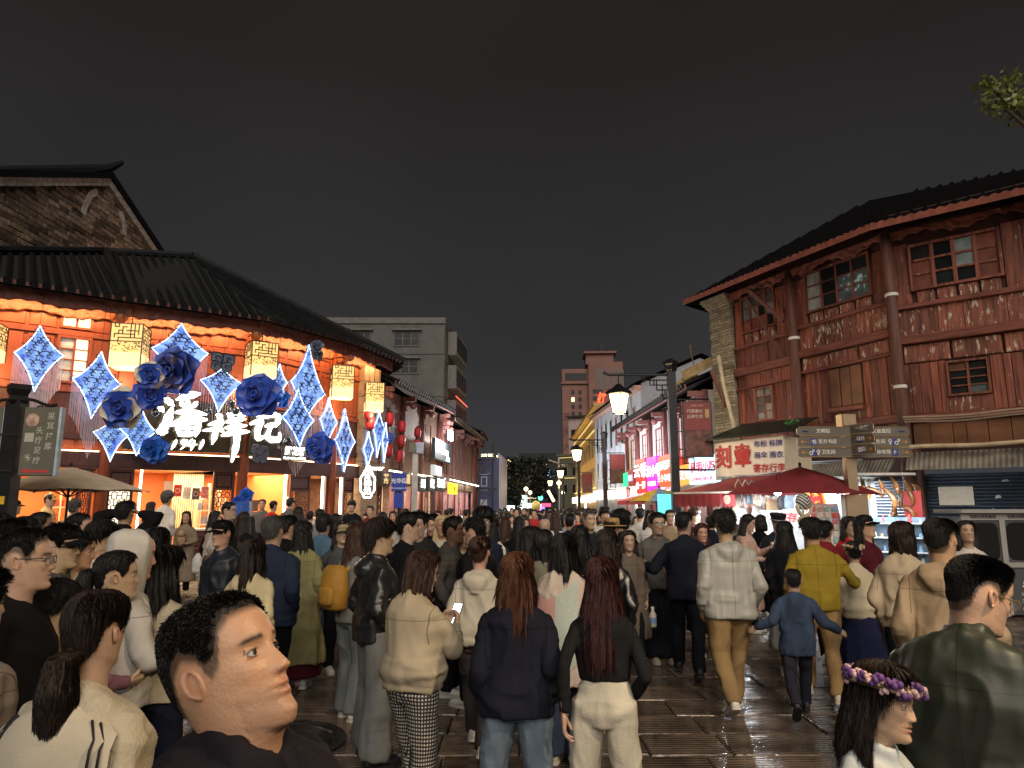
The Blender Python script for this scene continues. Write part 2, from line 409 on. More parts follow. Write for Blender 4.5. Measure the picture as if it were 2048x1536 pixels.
def window(F, u0, u1, z0, z1, w, par, nx, nz, fm, gms, rnd, fr=.06, bar=.025, lower=0.):
    mb = MB()
    mb.box(u0-fr, w-.03, z0-fr, u0, w+.07, z1+fr); mb.box(u1, w-.03, z0-fr, u1+fr, w+.07, z1+fr)
    mb.box(u0, w-.033, z1, u1, w+.07, z1+fr); mb.box(u0, w-.035, z0-fr, u1, w+.07, z0)
    dx, dz = (u1-u0)/nx, (z1-z0)/nz
    for i in range(1, nx): mb.box(u0+i*dx-bar, w, z0, u0+i*dx+bar, w+.05, z1)
    for k in range(1, nz):
        for i in range(nx): mb.box(u0+i*dx+bar, w+.004, z0+k*dz-bar*.6, u0+(i+1)*dx-bar, w+.046, z0+k*dz+bar*.6)
    o = F.o('window', mb, fm, par)
    for i in range(nx):
        for k in range(nz):
            g = gms(i, k) if callable(gms) else rnd.choice(gms)
            if g is None: continue
            y = w+.03+rnd.uniform(0, .012)
            obj('pane', MB().box(u0+i*dx+.004, y, z0+k*dz+.004, u0+(i+1)*dx-.004, y+.008, z0+(k+1)*dz-.004), g, o)
    return o
def roof_face(poly3, par, name='roof_tile', sp=.26, r=.07, n=6, disc=True, sag=0.):
    """cover-tile courses running from the eave (first two corners) up to the ridge, clipped to the outline"""
    P = [np.array(p, float) for p in poly3]; e0, e1 = P[0], P[1]; u = (e1-e0); L = np.linalg.norm(u); u /= L
    c = sum(P[2:])/len(P[2:])-e0; s_ = c-u*c.dot(u); s_ /= np.linalg.norm(s_); nn = np.cross(u, s_); nn *= 1 if nn[2] > 0 else -1
    Q = [((p-e0).dot(u), (p-e0).dot(s_), (p-e0).dot(nn)) for p in P]
    k = int(L/sp)
    for i in range(k+1):
        x = (i+.5)*L/(k+1); top = 0
        for a in range(1, len(Q)):
            p, q = Q[a], Q[(a+1) % len(Q)]
            if abs(q[0]-p[0]) > 1e-6:
                t = (x-p[0])/(q[0]-p[0])
                if -1e-6 <= t <= 1+1e-6 and p[1]+t*(q[1]-p[1]) > top: top = p[1]+t*(q[1]-p[1]); nz_ = p[2]+t*(q[2]-p[2])
        if top < .2: continue
        pts = [e0+u*x+s_*(top*f)+nn*(nz_*f+.02-sag*math.sin(PI*f)) for f in ((0, .25, .5, .75, 1) if sag else (0, 1))]
        mb = MB(); mb.tube(pts, r, n, ref=nn)
        if disc: mb.tube([pts[0]-s_*.05, pts[0]], r*1.35, 10, ref=nn)
        obj(name, mb, TILE, par, smooth=False)
RND = random.Random(11)

# ================================================================== corner shop (left)
shop = thing('corner_shop', 'red timber corner shop hung with blue stars and the big white brush lettering', 'building')
Q1, Q2, Q3, Q4 = (np.array(q) for q in ((-10.42, 18.2), (-7.58, 20.1), (-5.83, 23.0), (-5.26, 24.6)))
dA = (Q1-np.array([-15.54, 13.5])); dA /= np.linalg.norm(dA); dA = np.array([.80, .60])
Q0 = Q1-dA*5.2
dD = (Q4-Q3)/np.linalg.norm(Q4-Q3); Q5 = Q4+dD*.75
FA, FB, FC, FD = Fr(Q0, Q1), Fr(Q1, Q2), Fr(Q2, Q3), Fr(Q3, Q5)
FS = [FA, FB, FC, FD]
for i, F in enumerate(FS):
    L = F.L; e = .0
    F.o('wall', MB().box(0, .05, 2.82, L, .3, 7.0), WOOD, shop)
    F.o('lintel', MB().box(0, -.12, 2.84, L, .049, 3.19), DKWOOD, shop)
    F.o('light_strip', MB().box(0, -.06, 3.2, L, -.03, 3.225), WARM, shop)
    F.o('light_strip', MB().box(.1, .02, 2.79, L-.1, .06, 2.82), WARM, shop)
    F.o('dentil_rail', MB().box(0, -.1, 2.78, L, -.06, 2.839), DKWOOD, shop)
    n = max(2, round(L/.62)); dx = L/n
    for k in range(n):
        a, b = k*dx+.035, (k+1)*dx-.035
        for z0, z1, m in ((6.28, 6.95, WOODP), (4.86, 6.1, WOODP), (3.62, 4.66, DKWOOD), (3.28, 3.5, WOODP)):
            if i == 0 and 4.2 < (a+b)/2-0 < 4.6 and z0 > 4: continue
            F.o('panel', MB().bbox(a, .02, z0, b, .049, z1, .02), m, shop)
    for z in (6.12, 4.68, 3.51): F.o('rail', MB().box(0, -.02, z, L, .045, z+.14), WOOD if z > 4 else DKWOOD, shop)
    frieze(F, 'frieze', .05, L-.05, 6.95, 6.52, -.07, shop, seed=i*3.1)
    frieze(F, 'fascia', -.25 if i else 0, L+.2, 7.1, 6.62, -.62, shop, FASCIA, amp=.03, wave=.08, seed=i*1.7+1)
    F.o('eave_board', MB().box(-.3 if i else 0, -.92, 7.0, L+.3, -.88, 7.1), FASCIA, shop)
    # led strip hidden behind the fascia, washing frieze and wall
    lamp('eave_led', 'AREA', F.P(L/2, -.56, 6.8), 46*L/3.4, (1, .52, .22), shop, size=L*.9, sy=.12, rot=(F.mw.to_3x3() @ Matrix.Rotation(R(48), 3, 'X')).to_euler())
for F, u in ((FA, FA.L), (FB, FB.L), (FC, FC.L)):
    mb = MB(); mb.tube([(0, 0, 0), (0, 0, 6.7)], .15, 12)
    obj('post', mb, WOOD, shop, loc=F.P(u, -.02, 0), smooth=True)
    br = MB()
    for k in range(4): br.box(-.07-.02*k, -.16-.14*k, 6.15+.17*k, .07+.02*k, .0, 6.28+.17*k)
    br.ball((0, -.45, 6.2), (.09, .1, .13), 8, 6); br.ball((0, -.62, 6.62), (.16, .16, .12), 8, 6)
    obj('bracket', br, CARVE, shop, mw=Matrix.Translation(Vector(F.u*u)) @ F.mw)
# stone corner pillar
for k in range(12):
    FD.o('block', MB().bbox(FD.L-.95, -.22, k*.56+.004, FD.L+.12, .3, k*.56+.552, .012), STONE, shop)
# roof
eo = []
def off(p, F1, F2, w):
    n1, n2 = F1.n[:2], F2.n[:2]; b = n1+n2; b /= b.dot(n1); return np.array([*(p+b*w), 7.06])
E0 = np.array([*(Q0+FA.n[:2]*-.9-FA.u[:2]*.2), 7.06]); E1, E2, E3 = off(Q1, FA, FB, -.92), off(Q2, FB, FC, -.92), off(Q3, FC, FD, -.92)
E4 = np.array([*(Q5+FD.n[:2]*-.92+FD.u[:2]*.55), 7.0])
RL, RR = np.array([-13.9, 23.2, 10.35]), np.array([-11.0, 23.4, 10.25])
RF = [[E0, E1, RL], [E1, E2, RR, RL], [E2, E3, RR], [E3, E4, RR], [E4, np.array([-7.2, 32, 7.0]), RR], [np.array([-20, 21, 7.06]), E0, RL]]
rb = MB()
for f in RF:
    c = np.array([-8.5, 22, 8.]); q = np.cross(f[1]-f[0], f[2]-f[0]); rb.poly(f, flip=q[2] < 0)
    rb.poly([p-[0, 0, .12] for p in f], flip=q[2] > 0)
obj('roof', rb, TILEB, shop)
for f in RF[:4]: roof_face(f, shop)
hb = MB()
for a, b in ((E1, RL), (RL, RR), (E4, RR), (E0, RL)): hb.tube([a+[0, 0, .1], (a+b)/2+[0, 0, .12], b+[0, 0, .12]], .13, 8)
obj('ridge', hb, TILE, shop)
# ground floor rooms
flo = MB()
for F in FS:
    L = F.L
    F.o('room_floor', MB().box(-.1, -.35, 0, L+.1, 3.4, .14), M('shop_floor', (.3, .24, .18), .3, var=.15, bump=.1), shop)
    F.o('ceiling', MB().box(-.1, .06, 2.83, L+.1, 3.4, 2.92), CREAM, shop)
    F.o('back_wall', MB().box(-.1, 3.2, .14, L+.1, 3.3, 2.83), ORANGE, shop)
    lamp('ceiling_light', 'AREA', F.P(L/2, 1.3, 2.8), 95*max(.6, L/3.4), (1, .72, .42), shop, size=L*.7, sy=1.6, rot=(0, 0, math.atan2(F.u[1], F.u[0])))
FB.o('side_wall', MB().box(.25, .4, .14, .33, 3.2, 2.83), ORANGE, shop)
FC.o('side_wall', MB().box(2.1, .6, .14, 2.18, 3.2, 2.83), ORANGE, shop)
FB.o('wall_slats', MB().join((lambda b: [b.box(2.0+k*.06, 2.2, .14, 2.035+k*.06, 2.26, 2.8) for k in range(14)] and b)(MB())), CREAM, shop)
door_leaf(FA, FA.L-.55, FA.L-.2, .14, 2.78, -.05, shop, nx=2, nz=3)
door_leaf(FB, .12, .72, .14, 2.78, -.03, shop, back=E('backlit_paper', (1, .86, .62), .9, False), nx=2, nz=3)
door_leaf(FB, 2.66, 3.22, .14, 2.78, -.03, shop, nx=2, nz=4)
door_leaf(FC, 1.72, 2.52, .14, 2.78, -.03, shop, nx=3, nz=4)
door_leaf(FC, FC.L-.25, FC.L-.02, .14, 2.78, -.06, shop, nx=1, nz=4)
door_leaf(FD, .72, 1.35, .14, 2.78, -.03, shop, nx=2, nz=4)
for F, u in ((FC, 1.55), (FC, 3.05), (FB, .86), (FD, .62)): F.o('light_strip', MB().box(u, .0, .3, u+.05, .05, 2.78), WARMW, shop)
window(FA, 3.98, 4.62, 4.95, 6.05, .0, shop, 2, 4, WOOD, lambda i, k: PANEWARM if i else M('pale_pane', (.5, .52, .5), .2, var=.3), RND)
window(FA, 4.0, 4.6, 6.36, 6.66, .0, shop, 2, 1, WOOD, [PANEWARM], RND)
window(FB, 1.05, 1.5, 5.0, 6.05, .0, shop, 1, 3, WOOD, [GLASSB], RND)
window(FC, .42, .95, 4.95, 6.6, .0, shop, 1, 3, WOOD, [GLASSB, M('pale_pane')], RND)
window(FC, 2.75, 3.15, 4.95, 6.5, .0, shop, 2, 3, WOOD, [GLASSB, M('pale_pane')], RND)
# step along the front
for F in FS: F.o('step', MB().box(-.2, -.75, 0, F.L+.2, -.352, .07), M('step_stone', (.3, .27, .22), .4, var=.2, bump=.2), shop)
# the dark board behind the lettering
FB.o('sign_board', MB().bbox(.35, -.34, 3.28, FB.L-.1, -.24, 4.62, .02), M('sign_board_dark', (.045, .04, .03), .5, var=.2), shop)
FC.o('sign_board', MB().bbox(-.1, -.34, 3.24, 2.2, -.24, 4.58, .02), M('sign_board_dark'), shop)
# shelves, counters, goods inside
def shelf(F, u0, u1, w, z0, z1, n, label, seed, cols):
    t = thing('shelf', label, 'shelf'); rn = random.Random(seed)
    F.o('frame', (lambda b: [b.box(u, w, z0, u+.04, w+.32, z1) for u in (u0, (u0+u1)/2, u1-.04)] and b)(MB()), CREAM, t)
    for k in range(n):
        z = z0+(z1-z0)*k/n
        F.o('board', MB().box(u0, w+.002, z, u1, w+.318, z+.03), CREAM, t)
        x = u0+.06
        while x < u1-.15:
            b = rn.uniform(.07, .16); h = rn.uniform(.1, .24)
            if rn.random() < .85: F.o('goods_box', MB().box(x, w+.04, z+.031, x+b, w+.25, z+.03+h), M('goods%d' % rn.randrange(len(cols)), cols[rn.randrange(len(cols))], .5, var=.1), t)
            x += b+rn.uniform(.01, .06)
    return t
GC = [(.6, .05, .03), (.7, .5, .2), (.75, .7, .6), (.4, .2, .08), (.65, .25, .05), (.2, .25, .4)]
shelf(FA, 2.3, 3.5, 1.7, .2, 2.4, 5, 'white shelf of gift boxes inside the shop at the far left', 1, GC)
shelf(FA, 4.25, 4.75, 1.9, .6, 2.2, 4, 'narrow shelf of bottles behind the beige umbrella', 2, GC)
shelf(FB, 2.55, 3.2, 1.5, .9, 2.5, 4, 'red shelf of packets at the counter beside the lattice door', 4, GC)
shelf(FC, .9, 1.5, 2.6, .9, 2.1, 3, 'shelf on the orange wall under the pale wall sign', 5, GC)
def counter(F, u0, u1, w, h, label, mat, n=3):
    t = thing('counter', label, 'counter')
    F.o('body', MB().box(u0, w, .14, u1, w+.55, h-.05), mat, t)
    F.o('top', MB().box(u0-.03, w-.03, h-.05, u1+.03, w+.58, h), WHITEC, t)
    for k in range(n): F.o('front_panel', MB().bbox(u0+.03, w-.02, .14+.06+k*(h-.3)/n, u1-.03, w-.001, .14+(k+1)*(h-.3)/n, .015), mat, t)
counter(FB, 1.95, 2.62, -.1, 1.25, 'louvred wooden counter in the middle shop opening', DKWOOD, 8)
counter(FC, .15, 1.5, .1, 1.0, 'pale counter with stacked cartons in the right hand shop opening', M('pale_counter', (.6, .5, .42), .4, var=.1), 3)
counter(FC, 2.5, 3.1, -.3, 1.05, 'white counter in front of the narrow opening by the stone pillar', WHITEC, 3)
for (u, z, a, lab) in ((.32, 1.0, .34, 'brown carton at the bottom of the stack on the pale counter'), (.34, 1.36, .32, 'brown carton in the middle of the stack on the pale counter'), (.33, 1.7, .32, 'brown carton on top of the stack on the pale counter')):
    b = FC.o('carton', MB().bbox(u, .15, z, u+.42, .5, z+a, .01), M('carton', (.28, .15, .09), .7, var=.15, rnd=.2), None); tag(b, lab, 'carton', 'stacked cartons')
b = FC.o('carton', MB().bbox(2.45, -.28, 1.05, 3.05, .2, 1.5, .01), M('white_carton', (.78, .74, .7), .5, var=.06), None); tag(b, 'large white carton lying on the white counter', 'carton', 'stacked cartons')
for k, (F, u, z, a, c) in enumerate(((FB, 1.62, 2.35, .2, 2), (FB, 1.86, 2.26, .2, 0), (FB, 2.1, 2.2, .2, 2), (FB, 2.33, 2.18, .22, 3), (FB, 2.56, 2.22, .24, 0))):
    mb = MB(); mb.box(u-.1, .5, z-.16, u+.1, .515, z+.16); mb.lathe([(.05, -.004), (.06, 0), (.05, .004)], 14, (0, 0, 0), 1) if 0 else None
    f = F.o('pennant', mb, M('pennant%d' % k, [(.75, .6, .5), (.7, .05, .04), (.78, .7, .6), (.12, .1, .09), (.7, .2, .18)][k], .7, var=.2, vs=20), None)
    ring = MB(); ring.tube([(u+.06*math.cos(q), .495, z+.06*math.sin(q)) for q in np.linspace(0, 2*PI, 13)], .008, 4)
    F.o('printed_ring', ring, M('print_pale', (.8, .6, .5), .6, var=0), f); f.children[0].matrix_local = Matrix.Identity(4)
    tag(f, ['pale printed paper pennant, first on the string', 'red paper pennant beside the pale ones', 'cream paper pennant in the middle of the string', 'black printed paper pennant with a ring', 'pink and red paper pennant at the right end of the string'][k], 'pennant', 'paper pennants strung across the shop opening')
for F, u, z, wd, hh in ((FC, .75, 2.25, .62, .4), (FC, 2.55, 1.98, .45, .36)):
    mb = MB(); P = [(u+wd*math.copysign(abs(math.cos(q))**.5, math.cos(q))*.6, z+hh/2*math.copysign(abs(math.sin(q))**.5, math.sin(q))) for q in np.linspace(0, 2*PI, 28, endpoint=False)]
    mb.prism(P, 2.9 if u < 2 else 1.2, 2.95 if u < 2 else 1.25); s_ = F.o('wall_sign', mb, E('pale_lightbox', (1, .9, .78), .85, False), None)
    tag(s_, 'long rounded pale light box on the orange shop wall' if u < 2 else 'small oval pale light box in the narrow opening', 'sign')

# ================================================================== brick gable building behind (left)
gab = thing('brick_house', 'old brick house with a tall gable wall rising behind the tiled shop roof', 'building')
FG = Fr((-15.25, 17.5), (-14.85, 30.2))
BR = M('old_brick', (.26, .19, .14), .8, var=.5, vs=7, rnd=.7, bump=.5, bs=25, patch=((.5, .44, .36), .62, 3., (1, 1, 1)))
apx_u, apx_z = FG.uv(214, 350); lu, lz = FG.uv(-20, 345); ru, rz_ = FG.uv(322, 512)
def gtop(u): return lz+(apx_z-lz)*(u-lu)/(apx_u-lu) if u < apx_u else apx_z+(rz_-apx_z)*(u-apx_u)/(ru-apx_u)
FG.o('wall', MB().prism([(lu-1, 0), (ru+2, 0), (ru+2, gtop(ru+2)-.3), (apx_u, apx_z-.3), (lu-1, gtop(lu-1)-.3)], .09, .5), M('mortar', (.06, .05, .04), .9, var=.3, bump=.4), gab)
bm_ = [MB().bbox(-L/2, 0, -.082, L/2, .1, .082, .012).mesh('brick') for L in (.5, .58, .66)]
nb = 0; z = 8.3; row = 0; stuffb = MB()
while z < apx_z-.3:
    u = lu-.6-(row % 2)*.3
    while u < ru+.6:
        k = RND.randrange(3); L = (.5, .58, .66)[k]; cu = u+L/2
        vis = 8.2+max(0, (cu-lu))*.0
        if z+.1 < gtop(cu)-.42 and abs(cu-ru) > .1:
            # hidden behind the shop roof? keep those the photograph shows
            p = FG.P(cu, 0, z); yy = (p[2]-CAMH)*_c-p[1]*_s; dd = p[1]*_c+(p[2]-CAMH)*_s; ypx = 768-FPX*yy/dd; xpx = 1024+FPX*p[0]/dd
            if -30 < xpx < 325 and ypx < (548-.2*xpx if xpx < 200 else 512) and nb < 300:
                o = obj('brick', bm_[k], BR, gab); o.matrix_local = FG.mw @ Matrix.Translation((cu, -.02+RND.uniform(-.02, .02), z)); nb += 1
            elif -60 < xpx < 340 and ypx < 600: stuffb.bbox(u+.006, -.01, z-.08, u+L-.006, .09, z+.08)
        u += L+.012
    z += .178; row += 1
if stuffb.n: tag(FG.o('brickwork', stuffb, BR, gab), kind='stuff')
cop = MB()
for a, b in (((lu-1, gtop(lu-1)), (apx_u, apx_z)), ((apx_u, apx_z), (ru+2, gtop(ru+2)))):
    cop.prism([(a[0], a[1]-.42), (b[0], b[1]-.42), (b[0], b[1]-.14), (a[0], a[1]-.14)], -.14, .1)
FG.o('coping', cop, M('coping_plaster', (.5, .44, .37), .7, var=.4, vs=6, bump=.3), gab)
rf = MB()
for a, b in (((lu-1, gtop(lu-1)), (apx_u, apx_z)), ((apx_u, apx_z), (ru+2, gtop(ru+2)))):
    rf.prism([(a[0], a[1]-.139), (b[0], b[1]-.139), (b[0], b[1]+.1), (a[0], a[1]+.1)], -.24, 6)
FG.o('roof', rf, TILE, gab)
rd = MB(); rd.tube([(apx_u, 4, apx_z+.2), (apx_u, .5, apx_z+.2), (apx_u, -.1, apx_z+.28), (apx_u, -.55, apx_z+.5)], [.22, .22, .16, .08], 8); FG.o('ridge', rd, TILE, gab)
st_ = MB()
def blob(P, y=-.05, t=.03): st_.prism(P, y, y+t)
for pts, wd in (([(163, 428), (172, 402), (180, 388), (192, 384)], .12), ([(238, 424), (246, 448), (247, 470)], .13)):
    Q = [FG.uv(*p) for p in pts]
    for i in range(len(Q)-1):
        (a, b), (c, d) = Q[i], Q[i+1]; l = math.hypot(c-a, d-b); nx_, nz_ = -(d-b)/l*wd, (c-a)/l*wd
        blob([(a-nx_, b-nz_), (c-nx_, d-nz_), (c+nx_, d+nz_), (a+nx_, b+nz_)], -.06-.004*i)
FG.o('plaster_remnant', st_, M('old_plaster', (.5, .45, .4), .8, var=.3), gab)

# ================================================================== grey flat block behind
gb = thing('apartment_building', 'grey flat roofed concrete block with bay windows behind the shop roof', 'building')
FK = Fr((-20, 52), (-5.06, 52)); FK2 = Fr((-5.06, 52), (-4.3, 61))
GREY = M('grey_concrete', (.11, .11, .103), .8, var=.22, vs=1.2, bump=.1, patch=((.09, .09, .085), .6, 1., (3, 3, .3)))
FK.o('wall', MB().box(0, 0, 0, FK.L-.02, 9, 15.6), GREY, gb)
FK.o('parapet', MB().box(-.1, -.12, 15.45, FK.L+.05, .1, 15.9), M('pale_concrete', (.15, .145, .14), .8, var=.2), gb)
for z in (13.1, 9.9): FK.o('ledge', MB().box(0, -.06, z, FK.L, 0, z+.12), GREY, gb)
for px0, py0, px1, py1, nx_ in ((790, 664, 838, 691, 3), (703, 664, 740, 690, 3), (784, 720, 835, 746, 3), (668, 664, 695, 690, 2)):
    u0, z1 = FK.uv(px0, py0); u1, z0 = FK.uv(px1, py1)
    wn = window(FK, u0, u1, z0, z1, -.05, gb, nx_, 2, M('grey_frame', (.1, .1, .1), .6), [GLASSD], RND, fr=.08, bar=.04)
    obj('sill', MB().box(u0-.2, -.3, z1+.09, u1+.2, 0, z1+.2), M('pale_concrete'), wn)
for z in (6.2, 8.9, 11.6, 14.2):
    w_ = FK2.o('window', MB().prism([(1.2, z-.9), (6.6, z-.9), (6.6, z+.9), (1.2, z+.9)], -.72, -.05), M('pale_concrete'), gb)
    for k in range(4): obj('pane', MB().box(1.4+k*1.3, -.75, z-.6, 2.5+k*1.3, -.725, z+.65), GLASSD, w_)
    FK2.o('wall_band', MB().box(0, -.04, z+1.0, FK2.L, 0, z+1.5), GREY, gb)
FK2.o('red_light_line', MB().box(.2, -.9, 9.9, 6, -.86, 9.96), E('red_neon_thin', (1, .12, .06), 1.2, False), gb)
FK2.o('side_wall', MB().box(0, .0, 0, FK2.L, 4, 15.6), GREY, gb)

# ================================================================== shophouses down the left side
PINKW = M('weathered_red_timber', (.17, .066, .055), .55, var=.35, vs=4, st=(4, 4, .6), bump=.3)
def shophouse(F, name, label, ze, zr, dep, wall, zs=3.1, eave=.8, wmat=PINKW, nwin=3, win=(1.0, 1.3), pane=(GLASSD,), fas=PINKW, sp=.3, posts=3, tiles=True):
    t = thing(name, label, 'building'); L = F.L
    F.o('wall', MB().box(0, 0, zs, L, .25, ze), wall, t)
    F.o('side_wall', MB().box(0, .25, 0, .2, dep, ze), wall, t); F.o('side_wall', MB().box(L-.2, .25, 0, L, dep, ze), wall, t)
    F.o('back_wall', MB().box(.2, dep-.2, 0, L-.2, dep, ze), wall, t)
    F.o('fascia', MB().box(-.2, -eave+.03, ze-.02, L+.2, -eave+.08, ze+.14), fas, t)
    P = [(-.2, -eave, ze+.1), (L+.2, -eave, ze+.1), (L+.2, dep*.5, zr), (-.2, dep*.5, zr), (L+.2, dep+eave, ze+.1), (-.2, dep+eave, ze+.1)]
    rb = MB(); rb.add(P, [(0, 1, 2, 3), (3, 2, 4, 5)]); rb.add([(a, b, c-.1) for a, b, c in P], [(3, 2, 1, 0), (5, 4, 2, 3)])
    rb.add([(0, .25, ze), (0, dep, ze), (0, dep*.5, zr-.1)], [(0, 1, 2)]); rb.add([(L, .25, ze), (L, dep, ze), (L, dep*.5, zr-.1)], [(0, 2, 1)])
    F.o('roof', rb, TILEB, t)
    if tiles: roof_face([F.P(p[0], p[1], p[2]) for p in P[:4]], t, sp=sp, r=.075)
    F.o('ridge', MB().tube([(-.2, dep*.5, zr+.08), (L+.2, dep*.5, zr+.08)], .14, 6), TILE, t)
    for k in range(posts+1):
        u = k*L/posts
        F.o('post', MB().tube([(u, -.06, 0), (u, -.06, ze)], .11, 8), wmat, t, smooth=True)
        b = MB()
        for q in range(3): b.box(u-.08, -.25-.18*q, ze-.62+.2*q, u+.08, 0, ze-.45+.2*q)
        b.ball((u, -.5, ze-.42), (.12, .14, .14), 8, 5); F.o('bracket', b, wmat, t)
    if nwin:
        s_ = L/nwin
        for k in range(nwin): window(F, k*s_+.5*(s_-win[0]), k*s_+.5*(s_+win[0]), (zs+ze)/2-win[1]/2, (zs+ze)/2+win[1]/2, -.02, t, 2, 3, wmat, list(pane), RND)
    return t
FH1, FH2, FH3 = Fr((-5.0, 26.2), (-3.6, 34.2)), Fr((-3.5, 34.8), (-2.6, 46)), Fr((-2.75, 47.0), (-2.6, 52))
h1 = shophouse(FH1, 'shophouse', 'weathered red shophouse hung with red lanterns next to the stone pillar', 6.3, 8.0, 5, M('brown_brick_wall', (.16, .1, .075), .8, var=.4, vs=8, bump=.4), nwin=2, win=(1.6, 1.7), pane=(GLASSD, GLASSB))
h2 = shophouse(FH2, 'shophouse', 'timber shophouse with tall lit windows and the white lettered sign boards', 6.0, 7.8, 6, M('dark_timber_wall', (.08, .045, .04), .6, var=.35, vs=4, st=(5, 5, .5)), nwin=5, win=(1.3, 2.2), pane=(PANEWARM, GLASSD, E('lit_pane_amber', (1, .5, .16), 1.1, False), MATS['lit_pane_amber'], MATS['lit_pane_amber']))
h3 = shophouse(FH3, 'shophouse', 'dark timber house with scaffold poles beside the blue hoarding', 6.6, 8.2, 6, M('dark_timber_wall'), nwin=2, pane=(GLASSD,), posts=2)
for F, t, n, col in ((FH1, h1, 4, (1, .85, .7)), (FH2, h2, 6, (.95, .95, 1))):
    L = F.L; s_ = L/n
    F.o('lintel', MB().box(0, -.1, 2.75, L, .2, 3.1), DKWOOD, t)
    F.o('back_wall', MB().box(.2, 2.6, 0, L-.2, 2.7, 2.9), CREAM, t)
    F.o('ceiling', MB().box(.2, .25, 2.9, L-.2, 2.7, 2.98), CREAM, t)
    for k in range(n):
        lamp('ceiling_light', 'AREA', F.P(k*s_+s_/2, .9, 2.85), 70, col, t, size=s_*.6, rot=(0, 0, math.atan2(F.u[1], F.u[0])))
        door_leaf(F, k*s_+.12, k*s_+.12+s_*.3, .02, 2.72, .0, t, nx=1, nz=4)
        F.o('door_post', MB().box(k*s_-.06, -.05, 0, k*s_+.1, .15, 2.75), PINKW, t)
    F.o('light_strip', MB().box(.2, -.5, 3.12, L-.2, -.44, 3.16), WARMW, t)
# construction hoarding: blue printed box with scaffold
hd = thing('hoarding', 'tall blue construction hoarding printed with a pale gate emblem', 'hoarding')
FY = Fr((-3.0, 52.2), (-.95, 52.0)); FY2 = Fr((-.95, 52.0), (-.42, 60))
BLUE = M('blue_hoarding', (.055, .065, .145), .6, var=.1, vs=2)
FY.o('front_panel', MB().box(0, 0, 0, FY.L, .1, 5.35), BLUE, hd)
FY2.o('side_panel', MB().box(.1, 0, 0, FY2.L, .1, 5.7), M('hoarding_side', (.36, .4, .62), .5, var=.35, vs=1.2, st=(1, 1, .4)), hd)
em = MB(); em.box(.75, -.02, 3.35, .81, -.005, 4.0); em.box(1.14, -.02, 3.35, 1.2, -.005, 4.0); em.box(.75, -.021, 3.29, 1.2, -.005, 3.35); em.box(.81, -.019, 3.94, 1.14, -.005, 4.0)
em.tube([(.55, -.012, 4.25), (.75, -.012, 4.16), (.97, -.012, 4.15), (1.2, -.012, 4.16), (1.4, -.012, 4.25)], .03, 4)
em.prism([(.72, 1.75), (1.2, 1.75), (1.2, 2.35), (.72, 2.35)], -.02, -.005)
TX(em, '文明街区', .97, 3.05, -.012, .17)
FY.o('emblem', em, M('pale_print', (.5, .52, .62), .6, var=.1), hd)
ar = MB(); ar.prism([(.1+.0, 0)]+[(.98-.85*math.cos(q), .35+.75*math.sin(q)) for q in np.linspace(0, PI, 15)]+[(1.85, 0)], -.015, -.003); FY.o('printed_gate', ar, M('grey_print', (.22, .26, .36), .6, var=.35, vs=3), hd)
sc_ = thing('scaffold', 'iron scaffold of thin poles standing before the blue hoarding', 'scaffold')
for u in (-1.2, -.2, 1.65):
    FY.o('pole', MB().tube([(u, -.35, 0), (u, -.35, 6.4)], .035, 6), METAL, sc_)
for z in (1.2, 3.1, 5.2): FY.o('rail', MB().tube([(-1.3, -.36, z), (1.9, -.36, z)], .03, 6), METAL, sc_)
for a, b in ((-.2, 1.65), (.6, 1.65)): FY.o('brace', MB().tube([(a, -.4, 3.2 if a < 0 else 1.6), (b, -.4, 5.3 if a < 0 else 3.2)], .03, 6), M('rust_pole', (.2, .09, .04), .7), sc_)
FY.o('sign_light', TX(MB(), '文明 街区', 1.2, 5.55, 0, .22, bold=.02), E('warm_letters', (1, .8, .5), 2.0, False), sc_)
# ================================================================== old red timber house (right)
RWOOD = M('peeling_red_plank', (.21, .062, .038), .6, var=.65, vs=2.2, st=(7, 7, .5), bump=.45, bs=9, rnd=.3, patch=((.5, .41, .32), .635, 4.5, (3.2, 3.2, .8)))
RPEEL = M('badly_peeled_plank', (.22, .072, .046), .65, var=.6, vs=2.2, st=(7, 7, .5), bump=.5, bs=9, rnd=.25, patch=((.56, .48, .38), .565, 3., (4, 4, 1.2)))
RBEAM = M('red_timber_beam', (.19, .058, .038), .6, var=.45, vs=2.5, st=(.6, 6, 6), bump=.4, bs=10, patch=((.36, .28, .2), .68, 4., (.8, 4, 4)))
RPOST = M('worn_timber_post', (.11, .042, .03), .65, var=.5, vs=2.5, st=(6, 6, .5), bump=.5, bs=9)
BRNZ = M('bronze_board', (.17, .07, .032), .5, var=.4, vs=1.5, bump=.2, bs=5)
house = thing('timber_house', 'weathered dark red timber house with peeling paint, many paned windows and black roof', 'building')
W0, W1, W2, W3, W4 = (np.array(q) for q in ((6.39, 22.), (7.75, 19.), (9.02, 16.3), (10.97, 14.6), (12.83, 12.98)))
G1, G2, G3 = Fr(W0, W1), Fr(W1, W2), Fr(W2, W4)
PEBB = M('pebble_brick', (.3, .26, .18), .8, var=.4, vs=9, rnd=.35, bump=.5)
for i, G in enumerate((G1, G2, G3)):
    G.o('wall', MB().box(0, .08, 3.0, G.L, .3, 8.4), M('dark_board_wall', (.05, .016, .012), .7, var=.3), house)
    G.o('attic_board', MB().box(0, .2, 8.4, G.L, .26, 8.85), MATS['dark_board_wall'], house)
    frieze(G, 'frieze', .0 if i else .5, G.L, 8.28, 7.98, -.12, house, RBEAM, amp=.05, wave=.14, seed=i*2.3)
